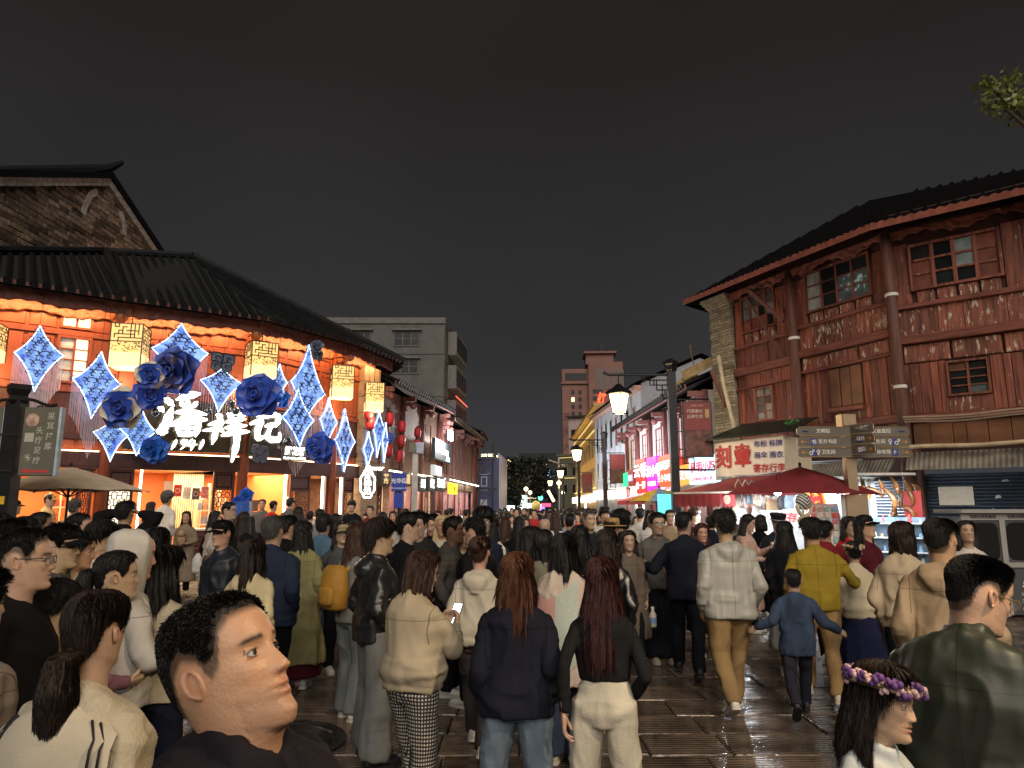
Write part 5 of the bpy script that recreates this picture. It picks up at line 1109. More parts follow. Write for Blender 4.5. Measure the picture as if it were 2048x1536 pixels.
# ================================================================== brush lettering of the corner shop
pA = FB.P(FB.uv(318, 860, -.5)[0], -.52, 0); pB = FC.P(FC.uv(572, 870, -.42)[0], -.42, 0); SG = Fr(pA[:2], pB[:2]); _o = SG.n[:2]*-.75; SG = Fr(pA[:2]+_o, pB[:2]+_o)
def cpx(x, y): return 280+x/4.655, 640+y/4.655
brush = thing('shop_lettering', 'large glowing white brush characters 潘祥记 with 1941 under them', 'sign')
HALO = M('lettering_backing', (.10, .095, .07), .5, var=.1)
STR = {'char_a': [([(222, 735), (262, 760), (300, 795)], 26), ([(172, 822), (205, 850)], 24), ([(165, 1035), (215, 1000), (262, 900), (285, 835)], 34), ([(168, 1050), (235, 1045)], 26),
  ([(535, 690), (450, 705), (345, 740)], 30), ([(372, 775), (395, 810)], 20), ([(520, 770), (480, 815)], 20), ([(335, 862), (450, 855), (600, 880)], 24), ([(437, 735), (440, 850), (428, 955)], 24), ([(425, 880), (350, 950), (268, 985)], 22), ([(455, 870), (520, 920), (605, 930)], 28),
  ([(338, 975), (360, 1070)], 24), ([(335, 970), (450, 950), (540, 950)], 22), ([(540, 945), (512, 1075)], 26), ([(360, 1070), (512, 1062)], 22), ([(352, 1012), (520, 1005)], 14), ([(432, 960), (436, 1066)], 16)],
 'char_b': [([(715, 888), (748, 925)], 28), ([(640, 975), (755, 945), (700, 1010), (590, 1030)], 22), ([(700, 985), (692, 1060), (668, 1145)], 26), ([(722, 1010), (765, 1040)], 20),
  ([(815, 880), (852, 920)], 26), ([(965, 868), (900, 925)], 26), ([(800, 950), (965, 925)], 22), ([(795, 1005), (975, 985)], 22), ([(762, 1075), (880, 1045), (1000, 1042)], 24), ([(893, 930), (898, 1080), (880, 1200), (850, 1310)], 28)],
 'char_c': [([(1055, 885), (1130, 870)], 26), ([(1030, 965), (1120, 940), (1085, 1030), (1095, 1105), (1150, 1085)], 28), ([(1120, 905), (1210, 885), (1288, 890)], 26), ([(1288, 892), (1262, 985)], 26), ([(1165, 990), (1262, 978)], 22), ([(1215, 985), (1180, 1080), (1215, 1115), (1285, 1110), (1292, 1060)], 28)],
 'digit_a': [([(330, 1112), (288, 1195)], 17)], 'digit_b': [([(425, 1108), (395, 1108), (382, 1135), (405, 1145), (428, 1115), (415, 1160), (372, 1200)], 11)], 'digit_c': [([(478, 1100), (440, 1158), (520, 1152)], 11), ([(500, 1115), (468, 1205)], 12)], 'digit_d': [([(582, 1110), (548, 1195)], 16)]}
def stroke(mb, S, pts, wd, w, dep, grow=0):
    P = [S.uv(*cpx(*p), 0) for p in pts]; P = [np.array([a, w, b]) for a, b in P]
    if len(P) == 2: P = [P[0], (P[0]+P[1])/2+[.01, 0, .01], P[1]]
    sc_ = np.linalg.norm(np.array(S.uv(*cpx(0, 0)))-np.array(S.uv(*cpx(100, 0))))/100
    # dense resample with round, tapering ends
    Q = []; n_ = len(P)
    for i in range(n_-1):
        for q in np.linspace(0, 1, 5)[:-1]:
            p0, p1, p2, p3 = P[max(i-1, 0)], P[i], P[i+1], P[min(i+2, n_-1)]
            Q.append(.5*((2*p1)+(p2-p0)*q+(2*p0-5*p1+4*p2-p3)*q*q+(3*p1-p0-3*p2+p3)*q**3))
    Q.append(P[-1]); m_ = len(Q); r_ = wd*sc_+grow
    rad = [((dep, max(.15, min(1, .45+2.2*i/m_, .35+2.2*(m_-1-i)/m_))*r_*(1+.12*math.sin(i*1.7+wd)))) for i in range(m_)]
    T = Q[0]-Q[1]; Q = [Q[0]+T/np.linalg.norm(T)*r_*.5]+Q; rad = [(dep*.6, r_*.35)]+rad; T = Q[-1]-Q[-2]; Q.append(Q[-1]+T/np.linalg.norm(T)*r_*.5); rad.append((dep*.6, r_*.25))
    mb.tube(Q, rad, 8, ref=(0, 1, 0))
BR_W = E('brush_white', (1, .96, .86), 4.2)
for k, ss in STR.items():
    a, b = MB(), MB()
    if k[0] == 'd': ss = [([(x, 1120+(y-1108)*.92) for x, y in pts], wd*.78) for pts, wd in ss]
    for pts, wd in ss: stroke(a, SG, pts, wd*1.15, -.06, .03); stroke(b, SG, pts, wd*1.3, .0, .05, .045)
    nm = 'character' if k.startswith('char') else 'digit'
    c_ = SG.o(nm, a, BR_W, brush, smooth=True); SG.o('backing', b, HALO, c_).matrix_local = Matrix.Identity(4)
ss_ = signpx(SG, -.05, 567, 612, 893, 922, 'lit_sign', 'small dark sign with glowing white 鲜花饼 FLOWER CAKE lettering', (.05, .045, .04), .3, [('鲜花饼', .5, .62, .62, .8), ('FLOWER CAKE', .5, .14, .2, 1.2)], (1, .95, .85), 3.0)

# ================================================================== blue stars
def star_mat():
    m, t, p = newmat('star_glow'); tc = t.node('TexCoord'); n = t.node('TexNoise', i_Scale=7., i_Detail=6.); t.link(tc.outputs['Object'], n.inputs['Vector'])
    v = t.node('TexVoronoi', i_Scale=26.); t.link(tc.outputs['Object'], v.inputs['Vector'])
    cr = t.node('ValToRGB'); cr.color_ramp.elements[0].position = .3; cr.color_ramp.elements[0].color = (.025, .07, .42, 1); cr.color_ramp.elements[1].position = .68; cr.color_ramp.elements[1].color = (.36, .6, 1, 1)
    t.link(n.outputs[0], cr.inputs[0]); mr = t.node('MapRange', i_2=.5, i_3=.35, i_4=1.0); t.link(v.outputs['Distance'], mr.inputs[0])
    sc_ = t.node('VectorMath', operation='SCALE'); t.link(cr.outputs[0], sc_.inputs[0]); t.link(mr.outputs[0], sc_.inputs['Scale'])
    t.link(sc_.outputs[0], p.inputs['Emission Color']); p.inputs['Emission Strength'].default_value = .62; p.inputs['Base Color'].default_value = (.05, .1, .4, 1); m.cycles.emission_sampling = 'NONE'; return m
STARM = star_mat(); LEDW = E('star_led', (.6, .8, 1), 1.9, False); NAVY = M('navy_filigree', (.012, .018, .05), .4, var=.2)
FRM = M('fringe_thread', (.7, .66, .78), .5, var=.1)
def star(F, w, L, Rt, T, B, fringe, label, rn, dense=7, dots=True):
    """four-pointed star with concave sides; L, R, T, B are its tips in the photograph"""
    c = np.array(F.uv((L[0]+Rt[0])/2, (T[1]+B[1])/2, w)); tp = [np.array(F.uv(*q, w)) for q in (T, Rt, B, L)]
    cc = (tp[1]+tp[3])/2; cc[1] = (tp[1][1]+tp[3][1])/2
    out = []
    for k in range(4):
        a, b = tp[k], tp[(k+1) % 4]; mid = (a+b)/2; ctl = mid+(cc-mid)*.32
        for q in np.linspace(0, 1, 8)[:-1]: out.append((1-q)**2*a+2*q*(1-q)*ctl+q*q*b)
    o0 = F.P(cc[0], w, cc[1]); t = thing('star_lamp', label, 'star lamp', tuple(o0), 0, 'blue stars hung on the corner shop')
    Mx = Matrix.Translation(Vector((-o0[0], -o0[1], -o0[2]))) @ F.mw
    pl = MB(); pl.prism([tuple(p) for p in out], w-.03, w+.03); obj('plate', pl, STARM, t, mw=Mx)
    ed = MB(); ed.tube([np.array([p[0], w-.045, p[1]]) for p in out+out[:1]], .0115, 5); obj('led_edge', ed, LEDW, t, mw=Mx)
    fg = MB(); sz = min(np.linalg.norm(tp[1]-tp[3]), np.linalg.norm(tp[0]-tp[2]))
    def spiral(x, z, r, s_, fl):
        th = np.linspace(0, 4.4, 12); fg.tube([np.array([x+fl*r*(1-a/5.2)*math.cos(a*s_+1), w-.055, z+r*(1-a/5.2)*math.sin(a*s_+1)]) for a in th], 0.0135*min(1.2, sz), 3)
    for (dx, dz, k) in ((0, .05, .2), (0, .5, .14), (0, -.5, .14), (.42, .02, .15), (-.42, .02, .15), (.2, .28, .14), (-.2, .28, .14), (.2, -.28, .14), (-.2, -.28, .14)):
        hx, hz = (tp[1][0]-tp[3][0])/2, (tp[0][1]-tp[2][1])/2; x, z = cc[0]+dx*hx, cc[1]+dz*hz+(0 if dx else (tp[0][1]+tp[2][1])/2-cc[1])*.5
        r_ = k*min(hx, hz)*.95
        spiral(x+r_*.75, z, r_, 1, 1); spiral(x-r_*.75, z, r_, 1, -1); spiral(x, z+r_*.9, r_*.6, -1, 1); spiral(x, z-r_*1.1, r_*.6, -1, -1)
    for p in out[1::2]:
        if rn.random() < dense/14*1.3: spiral(p[0], p[1], .075*sz, 1, 1 if rn.random() < .5 else -1)
    obj('filigree', fg, NAVY, t, mw=Mx)
    if fringe:
        fr = MB(); lo = out[14:] + out[:1]; xs = np.linspace(tp[3][0], tp[1][0], fringe)
        lo_ = [p for p in out if p[1] <= cc[1]+.02 or True]
        for x in xs:
            # lower outline at x
            low = out[7:22]; zz = None
            for a, b in zip(low, low[1:]):
                if min(a[0], b[0]) <= x <= max(a[0], b[0]) and abs(a[0]-b[0]) > 1e-6: zz = a[1]+(b[1]-a[1])*(x-a[0])/(b[0]-a[0])
            if zz is None: continue
            ln = (tp[0][1]-tp[2][1])*.55*(1+.08*math.sin(x*9)); fr.tube([(x, w+.05, zz), (x+rn.uniform(-.006, .006), w+.05, zz-ln)], .0065, 3, cap=False)
        tag(obj('fringe', fr, FRM, t, mw=Mx), kind='stuff')
    wr = MB(); wr.tube([(tp[0][0], w, tp[0][1]), (tp[0][0], w, 7.0)], .006, 3); obj('wire', wr, METAL, t, mw=Mx)
    return t
rn = random.Random(9)
star(FA, -.7, (28, 705), (127, 712), (80, 652), (68, 784), 46, 'leftmost blue star, hanging free with a long fringe', rn)
star(FB, -1.5, (145, 758), (241, 770), (203, 704), (182, 838), 44, 'fringed blue star above left of the cream rose', rn)
star(FB, -.75, (303, 696), (416, 708), (362, 647), (360, 792), 44, 'top blue star behind the largest dark rose', rn)
star(FB, -1.2, (186, 864), (256, 872), (228, 836), (220, 924), 0, 'low left blue star under the cream rose', rn, 3)
star(FB, -1.1, (240, 858), (312, 864), (283, 815), (272, 912), 0, 'blue star touching the glowing lettering at its left', rn, 3)
star(FB, -.8, (400, 760), (484, 768), (446, 735), (436, 826), 18, 'blue star with tinsel above the lettering middle', rn, 3)
star(FC, -.95, (536, 765), (573, 766), (558, 728), (552, 808), 0, 'blue star half hidden behind the second lantern and rose', rn, 3)
star(FC, -.8, (580, 762), (648, 790), (616, 690), (604, 853), 30, 'tall narrow blue star topped by a grey flower', rn)
star(FC, -1.0, (562, 834), (626, 842), (594, 778), (598, 894), 22, 'blue star low over the small flower cake sign', rn)
star(FC, -.55, (638, 838), (673, 846), (656, 795), (650, 900), 0, 'slim blue star behind the right hand blue rose', rn, 4)
star(FD, -.5, (668, 880), (708, 884), (688, 818), (686, 944), 0, 'slim blue star nearest the stone pillar on its left', rn, 4)
star(FD, -.6, (724, 898), (745, 900), (735, 861), (733, 938), 0, 'small narrow blue star low on the stone pillar right side', rn, 2)
star(FD, -.6, (744, 855), (768, 858), (757, 822), (752, 915), 0, 'narrow blue star under the last lantern', rn, 2)
star(FH1, -.8, (762, 880), (774, 882), (770, 845), (766, 925), 0, 'narrowest blue star beside the small wall rose', rn, 2)
# ================================================================== roses
def petal_mesh(wd, ln, cup, seed, flare):
    g = random.Random(seed); n, m = 7, 6; V = []
    for j in range(m):
        t = j/(m-1)
        for i in range(n):
            s_ = i/(n-1)*2-1; wv = wd*min(1, .35+1.5*t)*(1-.55*max(0, (t-.6)/.4)**2.5)*1.12
            x = s_*wv; z = t*ln*(1-.12*s_*s_)+.02*ln*math.sin(s_*5+seed); y = -cup*(1-s_*s_*.6)*math.sin(PI*min(1, t*.85))*-1+flare*t*t*t+.03*ln*math.sin(s_*4+seed)*t-cup*.8*s_*s_*t
            V.append((x, y, z))
    f = [(j*n+i, j*n+i+1, (j+1)*n+i+1, (j+1)*n+i) for j in range(m-1) for i in range(n-1)]
    mb = MB(); q = n-1; mb.add(V, f[:-q]); mb.f += f[-q:]; mb.m += [1]*q; return mb.mesh('petal', True)
PM = {}
def rose(p, r, face, label, mats, rn, name='rose_ornament', group='giant blue roses on the corner shop'):
    t = thing(name, label, 'rose', tuple(p), face[0], group, r); t.rotation_euler = (face[1], 0, face[0])
    for ring, (n, tilt, ln, wd, y) in enumerate(((5, 80, 1.0, .6, .12), (5, 62, .86, .52, .04), (5, 46, .70, .36, -.06), (5, 28, .52, .28, -.12), (4, 12, .36, .2, -.16))):
        for k in range(n):
            key = (ring, k % 2); ms_ = mats; mats = (CRM, CRM) if ms_[1] == CRM and ring < 2 and (k+ring) % 2 == 0 else ms_
            if key not in PM: PM[key] = petal_mesh(wd, ln, .16*ln, ring*2+k % 2, .35*ln if ring < 3 else .05)
            a = 2*PI*k/n+ring*.55+rn.uniform(-.12, .12)
            o = obj('petal', PM[key].copy() if PM[key].users and len(PM[key].materials) and tuple(PM[key].materials) != tuple(mats) else PM[key], mats, t)
            if tuple(o.data.materials) != tuple(mats):
                o.data.materials.clear(); [o.data.materials.append(m_) for m_ in mats]; PM[key] = o.data
            mats = ms_; o.matrix_local = Matrix.Rotation(a, 4, 'Y') @ Matrix.Translation((0, y, .03)) @ Matrix.Rotation(R(90-tilt+rn.uniform(-6, 6)), 4, 'X')
    c = MB(); c.tube([(.16*(1-q/9)*math.cos(q*1.4), -.42+.02*q, .16*(1-q/9)*math.sin(q*1.4)) for q in np.linspace(0, 8, 24)], (.05), 5); obj('heart', c, mats[0], t)
    return t
BL1 = M('royal_blue_foam', (.02, .075, .48), .38, var=.25, vs=3, sheen=.3); BL2 = M('navy_foam', (.013, .028, .16), .4, var=.3, vs=3); BLE = M('pale_blue_edge', (.1, .2, .65), .35, var=.2); CRM = M('cream_foam', (.62, .57, .46), .5, var=.15)
SKY = M('mid_blue_foam', (.03, .15, .6), .4, var=.25)
for px, py, rpx, F, w, ms, lab, fc in ((345, 742, 47, FB, -1.35, (BL2, BL1), 'largest dark navy rose below the top star', (-.3, .1)), (300, 750, 28, FB, -1.75, (BL1, CRM), 'blue rose with cream petal edges left of the dark navy rose', (.1, .1)), (241, 816, 41, FB, -2.0, (BL1, CRM), 'big cream and blue rose at the lower left', (-.1, .05)), (300, 790, 31, FB, -1.4, (BL1, BL1), 'royal blue rose between the cream rose and the lettering', (.3, .3)), (306, 901, 28, FB, -1.3, (SKY, BL1), 'plain blue rose under the lettering left end', (-.2, .2)), (513, 790, 44, FC, -1.5, (BL1, BLE), 'big royal blue rose with pale edges above the lettering', (-.2, .0)), (561, 797, 19, FC, -1.3, (SKY, BL1), 'small blue rose right of the big royal blue one', (-.6, .1)), (637, 897, 31, FC, -1.4, (BL1, BLE), 'royal blue rose hanging right of the flower cake sign', (-.4, .2)), (779, 875, 10, FH1, -.9, (BL1, BLE), 'little blue rose among the red lanterns', (-.8, 0))):
    u, z = F.uv(px, py, w); p = F.P(u, w, z); rose(p, rpx/FPX*p[1]*1.02, (math.atan2(-p[0], p[1])*.6+fc[0], fc[1]), lab, ms, rn)
for px, py, Y, rr, lab in ((478, 1008, 17.0, .2, 'blue rose at the base of the wrapped blue flower stand'), (492, 990, 17.1, .17, 'light blue rose topping the wrapped flower stand')): rose(at(px, py, Y), rr, (0, .2), lab, (BL1, BLE) if Y < 17.05 else (SKY, SKY), rn, group='roses on the blue flower stand')
fsd = thing('flower_stand', 'tall flower stand wrapped in blue and white film before the shop door', 'flower stand', (*at(482, 1040, 17.1)[:2], 0)); mb = MB(); mb.rings([np.stack([.22*k_*np.cos(np.arange(14)*2*PI/14)*(1+.15*(np.arange(14) % 2)), .22*k_*np.sin(np.arange(14)*2*PI/14)*(1+.15*(np.arange(14) % 2)), np.full(14, z)], 1) for z, k_ in ((0, .7), (.6, .5), (1.1, .75), (1.6, 1.0), (1.95, .9))]); obj('wrap', mb, M('blue_film', (.05, .14, .5), .25, var=.5, vs=5), fsd)
# filigree butterflies and bubbles
def butterfly(F, w, px, py, s_, label):
    u, z = F.uv(px, py, w); p = F.P(u, w, z); t = thing('butterfly_ornament', label, 'ornament', tuple(p), 0); t.rotation_euler = F.mw.to_euler()
    for k, (a, L, wd) in enumerate(((.6, 1, .45), (2.2, .9, .4), (-.5, .75, .35), (3.6, .7, .35))):
        P = [(L*q*math.cos(a)+wd*math.sin(PI*q)*s2*-math.sin(a), L*q*math.sin(a)+wd*math.sin(PI*q)*s2*math.cos(a)) for s2, qs in ((1, np.linspace(0, 1, 8)), (-1, np.linspace(1, 0, 8)[1:-1])) for q in qs]
        P = [(x*s_, zz*s_) for x, zz in P]; o = obj('wing', MB().prism(P, -.01-.012*k, 0-.012*k), M('smoky_wing', (.12, .14, .2), .3, var=.4, vs=8), t)
        rim = MB(); rim.tube([(x, -.02-.012*k, zz) for x, zz in P+P[:1]], .012, 4); rim.tube([(s_*L*.5*math.cos(a)+s_*.18*(1-v/6)*math.cos(v), -.02-.012*k, s_*L*.5*math.sin(a)+s_*.18*(1-v/6)*math.sin(v)) for v in np.linspace(0, 5, 12)], .012, 4); obj('rim', rim, NAVY, o)
    return t
butterfly(FB, -1.2, 442, 728, .42, 'smoky filigree butterfly ornament beside the second lantern'); butterfly(FC, -1.0, 517, 912, .40, 'smoky filigree butterfly ornament under the last character'); butterfly(FC, -1.0, 632, 712, .3, 'grey flower and filigree ornament on the tall narrow star')
u, z = FC.uv(632, 692, -1.0); rose(FC.P(u, -1.0, z), .22, (-.3, -.3), 'grey blue flower on the tip of the tall narrow star', (M('grey_blue_foam', (.1, .13, .22), .5, var=.3), M('grey_blue_foam')), rn)
BUB = M('dark_glass_bubble', (.02, .03, .04), .06, var=.1, spec=1, coat=1)
for px, py, F, w, r_, lab in ((485, 802, FC, -1.0, .14, 'dark glass bubble above the middle character'), (462, 806, FB, -1.0, .11, 'smaller dark glass bubble left of the first one'), (470, 822, FB, -1.05, .13, 'dark glass bubble in the lower pair over the middle character'), (415, 823, FB, -.9, .12, 'dark glass bubble between the first two characters'), (572, 885, FC, -1.0, .17, 'dark glass bubble under the blue rose by the last character'), (312, 826, FB, -1.2, .12, 'dark glass bubble beside the royal blue rose')):
    u, z = F.uv(px, py, w); tag(obj('glass_bubble', MB().ball((0, 0, 0), r_, 16, 10), BUB, loc=F.P(u, w, z), smooth=True), lab, 'bubble', 'glass bubbles around the lettering')
# ================================================================== square lanterns
LPAP = E('lantern_paper', (1, .60, .20), .62); LPAP2 = E('lantern_paper_low', (1, .68, .32), .72)
def lantern(px0, px1, pyt, pyb, F, w, rz, label):
    cx = (px0+px1)/2; u, zt = F.uv(cx, pyt, w); _, zb = F.uv(cx, pyb, w); p = F.P(u, w, 0); s_ = (px1-px0)/FPX*p[1]/(abs(math.cos(rz))+abs(math.sin(rz)))*.98; H = zt-zb; h = s_/2
    t = thing('square_lantern', label, 'lantern', (p[0], p[1], zb), rz, 'square fretwork lanterns under the eave')
    mb = MB(); mb.box(-h+.01, -h+.01, .33*H, h-.01, h-.01, H-.01); obj('upper_paper', mb, LPAP, t); obj('lower_paper', MB().box(-h, -h, 0, h, h, .325*H), LPAP2, t)
    for k in range(4):
        fr = MB(); fret(fr, -h, h, .58*H, H, -h-.012, 8, 5, 0.013*s_+.003, .012, random.Random(k+5), .55); fine = random.Random(k)
        for q in range(46): x, z = fine.uniform(-h, h), fine.uniform(.33*H, .57*H); fr.box(x-.035*s_, -h-.008, z-.007, x+.035*s_, -h, z+.007) if q % 2 else fr.box(x-.007, -h-.0085, z-.03*s_, x+.007, -h, z+.03*s_)
        obj('fret_panel', fr, DKWOOD, t, rot=(0, 0, k*PI/2))
    ed = MB()
    for sx in (-1, 1):
        for sy in (-1, 1): ed.box(sx*h-.012, sy*h-.012, 0, sx*h+.012, sy*h+.012, H+.01)
    obj('frame', ed, DKWOOD, t); obj('cord', MB().tube([(0, 0, H), (0, 0, 7.0-zb)], .01, 4), METAL, t)
    lamp('lantern_light', 'POINT', (p[0], p[1]-.0, zb-.15), 42, (1, .62, .28), size=.2)
lantern(-48, 11, 650, 722, FA, -.8, .25, 'square lantern cut by the left edge'); lantern(228, 300, 654, 738, FB, -1.0, .22, 'square lantern left of the top star'); lantern(487, 561, 689, 757, FC, -.95, .62, 'square lantern above the big royal blue rose'); lantern(657, 713, 735, 798, FD, -.7, .35, 'square lantern beside the stone pillar'); lantern(726, 772, 768, 823, FD, -.9, .28, 'last square lantern right of the stone pillar')
# ================================================================== red lanterns, small signs of the left row
RLAN = M('red_paper_lantern', (.42, .02, .035), .5, var=.2, vs=5)
for px, py, s_, lab in ((740, 846, 1, 'beside the narrow stars, lower'), (738, 826, 1, 'beside the narrow stars, upper'), (780, 838, 1, 'top of the nearest string'), (804, 853, 1, 'top of the second string'), (835, 865, .9, 'top of the third string'), (803, 882, 1, 'middle of the second string'), (833, 890, .9, 'bottom of the third string'), (777, 902, 1, 'bottom of the nearest string'), (799, 912, 1, 'bottom of the second string')):
    u, z = FH1.uv(px, py, -.6); t = thing('red_lantern', 'red oval paper lantern, '+lab, 'lantern', FH1.P(u, -.6, z), 0, 'red lanterns on the weathered shophouse', s_)
    mb = MB(); mb.lathe([(.06, -.24), (.13, -.2), (.15, -.1), (.155, 0), (.15, .1), (.13, .2), (.06, .24)], 14); obj('paper', mb, RLAN, t, smooth=True); obj('cap', MB().lathe([(.07, .235), (.07, .28)], 10), METAL, t); obj('cap', MB().lathe([(.07, -.28), (.07, -.235)], 10), METAL, t); obj('cord', MB().tube([(0, 0, .28), (0, 0, .55)], .006, 4), METAL, t)
signpx(FH2, -.45, 870, 905, 893, 929, 'lit_sign', 'dark sign with glowing bluish white characters high on the timber shophouse', (.02, .025, .03), .3, [('竹气', .3, .78, .3, 2.6), ('专利门', .5, .48, .3, 2.6), ('上菜', .7, .18, .24, 2.6)], (.75, .95, 1), 2.6)
signpx(FH2, -.45, 868, 884, 934, 953, 'lit_sign', 'small white glowing sign under the bluish lettering', (.4, .42, .42), .6, [('食', .5, .5, .8, 2.6)], (.9, 1, 1), 2.2)
for i, (a, b, t_, lab) in enumerate(((838, 853, '剁', 'first slanted black sign with a white glowing character'), (857, 872, '椒', 'second slanted black sign, middle of the row'), (873, 890, '米线', 'third slanted black sign before the yellow one'))):
    signpx(FH1 if False else FH2, -.95, a, b, 955, 984, 'lit_sign', lab, (.012, .02, .022), .3, [(t_, .5, .55, .62, 2.4)], (1, 1, .95), 2.8)
signpx(FH2, -1.0, 902, 915, 968, 989, 'lit_sign', 'bright yellow sign at the end of the slanted black signs', (.95, .6, .02), 1.1, [('米', .5, .5, .6, 2.2)], (.25, .12, .02), .3)
fl_ = FH2.uv(900, 871, -.7); tag(FH2.o('floodlight', MB().box(fl_[0]-.4, -.78, fl_[1]-.22, fl_[0]+.4, -.66, fl_[1]+.22), E('flood_white', (1, 1, 1), 9, False)), 'white floodlight under the eave of the timber shophouse', 'lamp'); lamp('flood_light', 'POINT', tuple(FH2.P(fl_[0], -1.1, fl_[1]-.2)), 420, (.95, .97, 1), size=.15)
for i, (px, t_) in enumerate(((772, '茶'), (815, '铺'))):
    signpx(FH1, -.55, px-9, px+9, 945, 972, 'sign_board', ['dark board with a pale gold character by the neon sign', 'dark board with a pale gold character behind the street sign'][i], (.03, .022, .015), .3, [(t_, .5, .5, .8, 1.5)], (.6, .4, .18), .8)
# neon outline sign
nt_ = thing('neon_sign', 'white neon sign in a scalloped outline with vertical characters', 'sign', at(735, 968, 22.5), .25); NW = E('neon_white', (1, .95, .88), 6, False)
P = [((.20+.035*abs(math.sin(4*q)))*math.cos(q), (.40+.05*abs(math.sin(4*q)))*math.sin(q)) for q in np.linspace(0, 2*PI, 49)]
obj('outline', MB().tube([(x, -.07, z) for x, z in P], .022, 5), NW, nt_); obj('backing', MB().prism(P[:-1], -.05, .05), M('neon_back', (.06, .05, .045), .4), nt_)
tx = MB(); [TX(tx, ch, 0, .24-.23*k, -.075, .22, bold=.02) for k, ch in enumerate('潘祥记')]; TX(tx, 'Flower', .2, .5, -.09, .2, bold=.015, shear=.3); obj('lettering', tx, NW, nt_)
# street name sign and camera pole
sp_ = thing('street_name_sign', 'blue street name sign reading 光华街 on a slim pole', 'street sign', (*at(798, 1000, 20)[:2], 0)); zs = at(798, 964, 20)[2]
BLS = M('sign_plate_blue', (.02, .045, .33), .35, var=.05)
obj('plate', MB().bbox(-.21, -.1, zs-.26, .21, -.07, zs+.24, .01), BLS, sp_); tx = MB(); TX(tx, '光华街', 0, zs+.03, -.104, .15, bold=.02); TX(tx, '西 GUANGHUA 东', 0, zs-.17, -.104, .05, bold=.01); obj('lettering', tx, M('plate_white', (.75, .78, .85), .5, var=0), sp_)
obj('pole', MB().tube([(0, 0, 0), (0, 0, zs+.25)], .045, 8), METAL, sp_); obj('collar', MB().box(-.13, -.09, zs-.72, .13, .05, zs-.3), BLS, sp_)
cp_ = thing('camera_pole', 'pale grey pole carrying two small boxes in front of the shophouses', 'pole', (*at(829, 1000, 21)[:2], 0)); zc = at(829, 906, 21)[2]; PG = M('pale_grey_paint', (.42, .42, .42), .4)
obj('pole', MB().tube([(0, 0, 0), (0, 0, zc)], .085, 10), PG, cp_); obj('box', MB().bbox(-.17, -.14, zc, .02, .1, zc+.3, .01), M('olive_box', (.14, .13, .09), .5), cp_); obj('box', MB().bbox(.05, -.16, zc-.02, .22, .1, zc+.3, .01), M('pale_blue_box', (.35, .38, .52), .4), cp_)
# ================================================================== massage sign post and beige umbrella (far left)
mp_ = thing('sign_pole', 'dark iron pole with scrollwork holding grey massage signs at far left', 'sign post', (*at(24, 900, 11)[:2], 0)); zt = at(28, 770, 11)[2]
obj('pole', MB().box(-.11, -.11, 0, .11, .11, zt-.25), METAL, mp_); obj('pole_cap', MB().lathe([(.15, zt-.3), (.19, zt-.25), (.15, zt-.18), (.2, zt-.08), (.2, zt)], 4), METAL, mp_)
for s_ in (1, -1):
    sc2 = MB(); sc2.tube([(s_*x, 0, zt-.28+.05*math.sin(x*9)) for x in np.linspace(.1, .62, 10)], .025, 6); sc2.tube([(s_*(.35+.08*math.cos(q)*(1-q/9)), 0, zt-.4+.08*math.sin(q)*(1-q/9)) for q in np.linspace(0, 6, 14)], .014, 5); obj('scroll_arm', sc2, METAL, mp_)
    bd = obj('sign_panel', MB().bbox(s_*.16 if s_ > 0 else -.72, -.05, zt-1.42, .70 if s_ > 0 else -.16, .05, zt-.36, .01), M('grey_olive_sign', (.13, .125, .095), .5, var=.1), mp_)
    tx = MB(); x0 = .43 if s_ > 0 else -.44
    for k, ch in enumerate('采耳按摩'): TX(tx, ch, x0+.16, zt-.5-.155*k, -.056, .12, bold=.015)
    for k, ch in enumerate('头疗足疗'): TX(tx, ch, x0-.0, zt-.72-.155*k, -.056, .12, bold=.015)
    tx.box(x0-.22, -.056, zt-.9, x0-.08, -.051, zt-.76); [tx.tube([(x0-.14, -.054, zt-1.14), (x0-.14+.06*math.cos(q), -.054, zt-1.14+.06*math.sin(q))], .006, 3) for q in np.arange(8)*PI/4]
    obj('lettering', tx, M('pale_sign_print', (.45, .44, .38), .6, var=0), bd)
    pi_ = MB(); pi_.tube([(x0-.13, -.056, zt-.56), (x0-.13, -.05, zt-.56)], .105, 20); obj('round_photo', pi_, M('photo_print', (.45, .3, .22), .5, var=.7, vs=9), bd)
    ra = MB(); ra.prism([(x0-.24, zt-1.345), (x0-.12, zt-1.30), (x0-.12, zt-1.33), (x0+.2, zt-1.33), (x0+.2, zt-1.37), (x0-.12, zt-1.37), (x0-.12, zt-1.39)], -.056, -.05); obj('red_arrow', ra, M('red_print'), bd)
    obj('edge_strip', MB().box(x0+.27, -.045, zt-1.42, x0+.31, .045, zt-.36), M('blue_white_strip', (.4, .5, .58), .4, var=.3), bd)
obj('clamp', MB().box(-.13, -.13, 2.35, .13, .13, 2.38), M('clamp_black', (.01, .01, .01), .5), mp_); obj('clamp', MB().box(-.13, -.13, 2.9, .13, .13, 2.93), MATS['clamp_black'], mp_); obj('yellow_sticker', MB().box(-.06, -.125, 1.86, .06, -.111, 1.98), M('yellow_tape', (.7, .42, .03), .5), mp_)
ua = at(142, 936, 13)
umbrella('parasol', 'large beige eight panel parasol in front of the corner shop', (ua[0], 13), ua[2]+.02, ua[2]-.42, [(1.36*math.cos(q), 1.36*math.sin(q)) for q in np.arange(8)*PI/4+.2], M('beige_canvas', (.55, .45, .33), .7, var=.12), METAL, METAL)
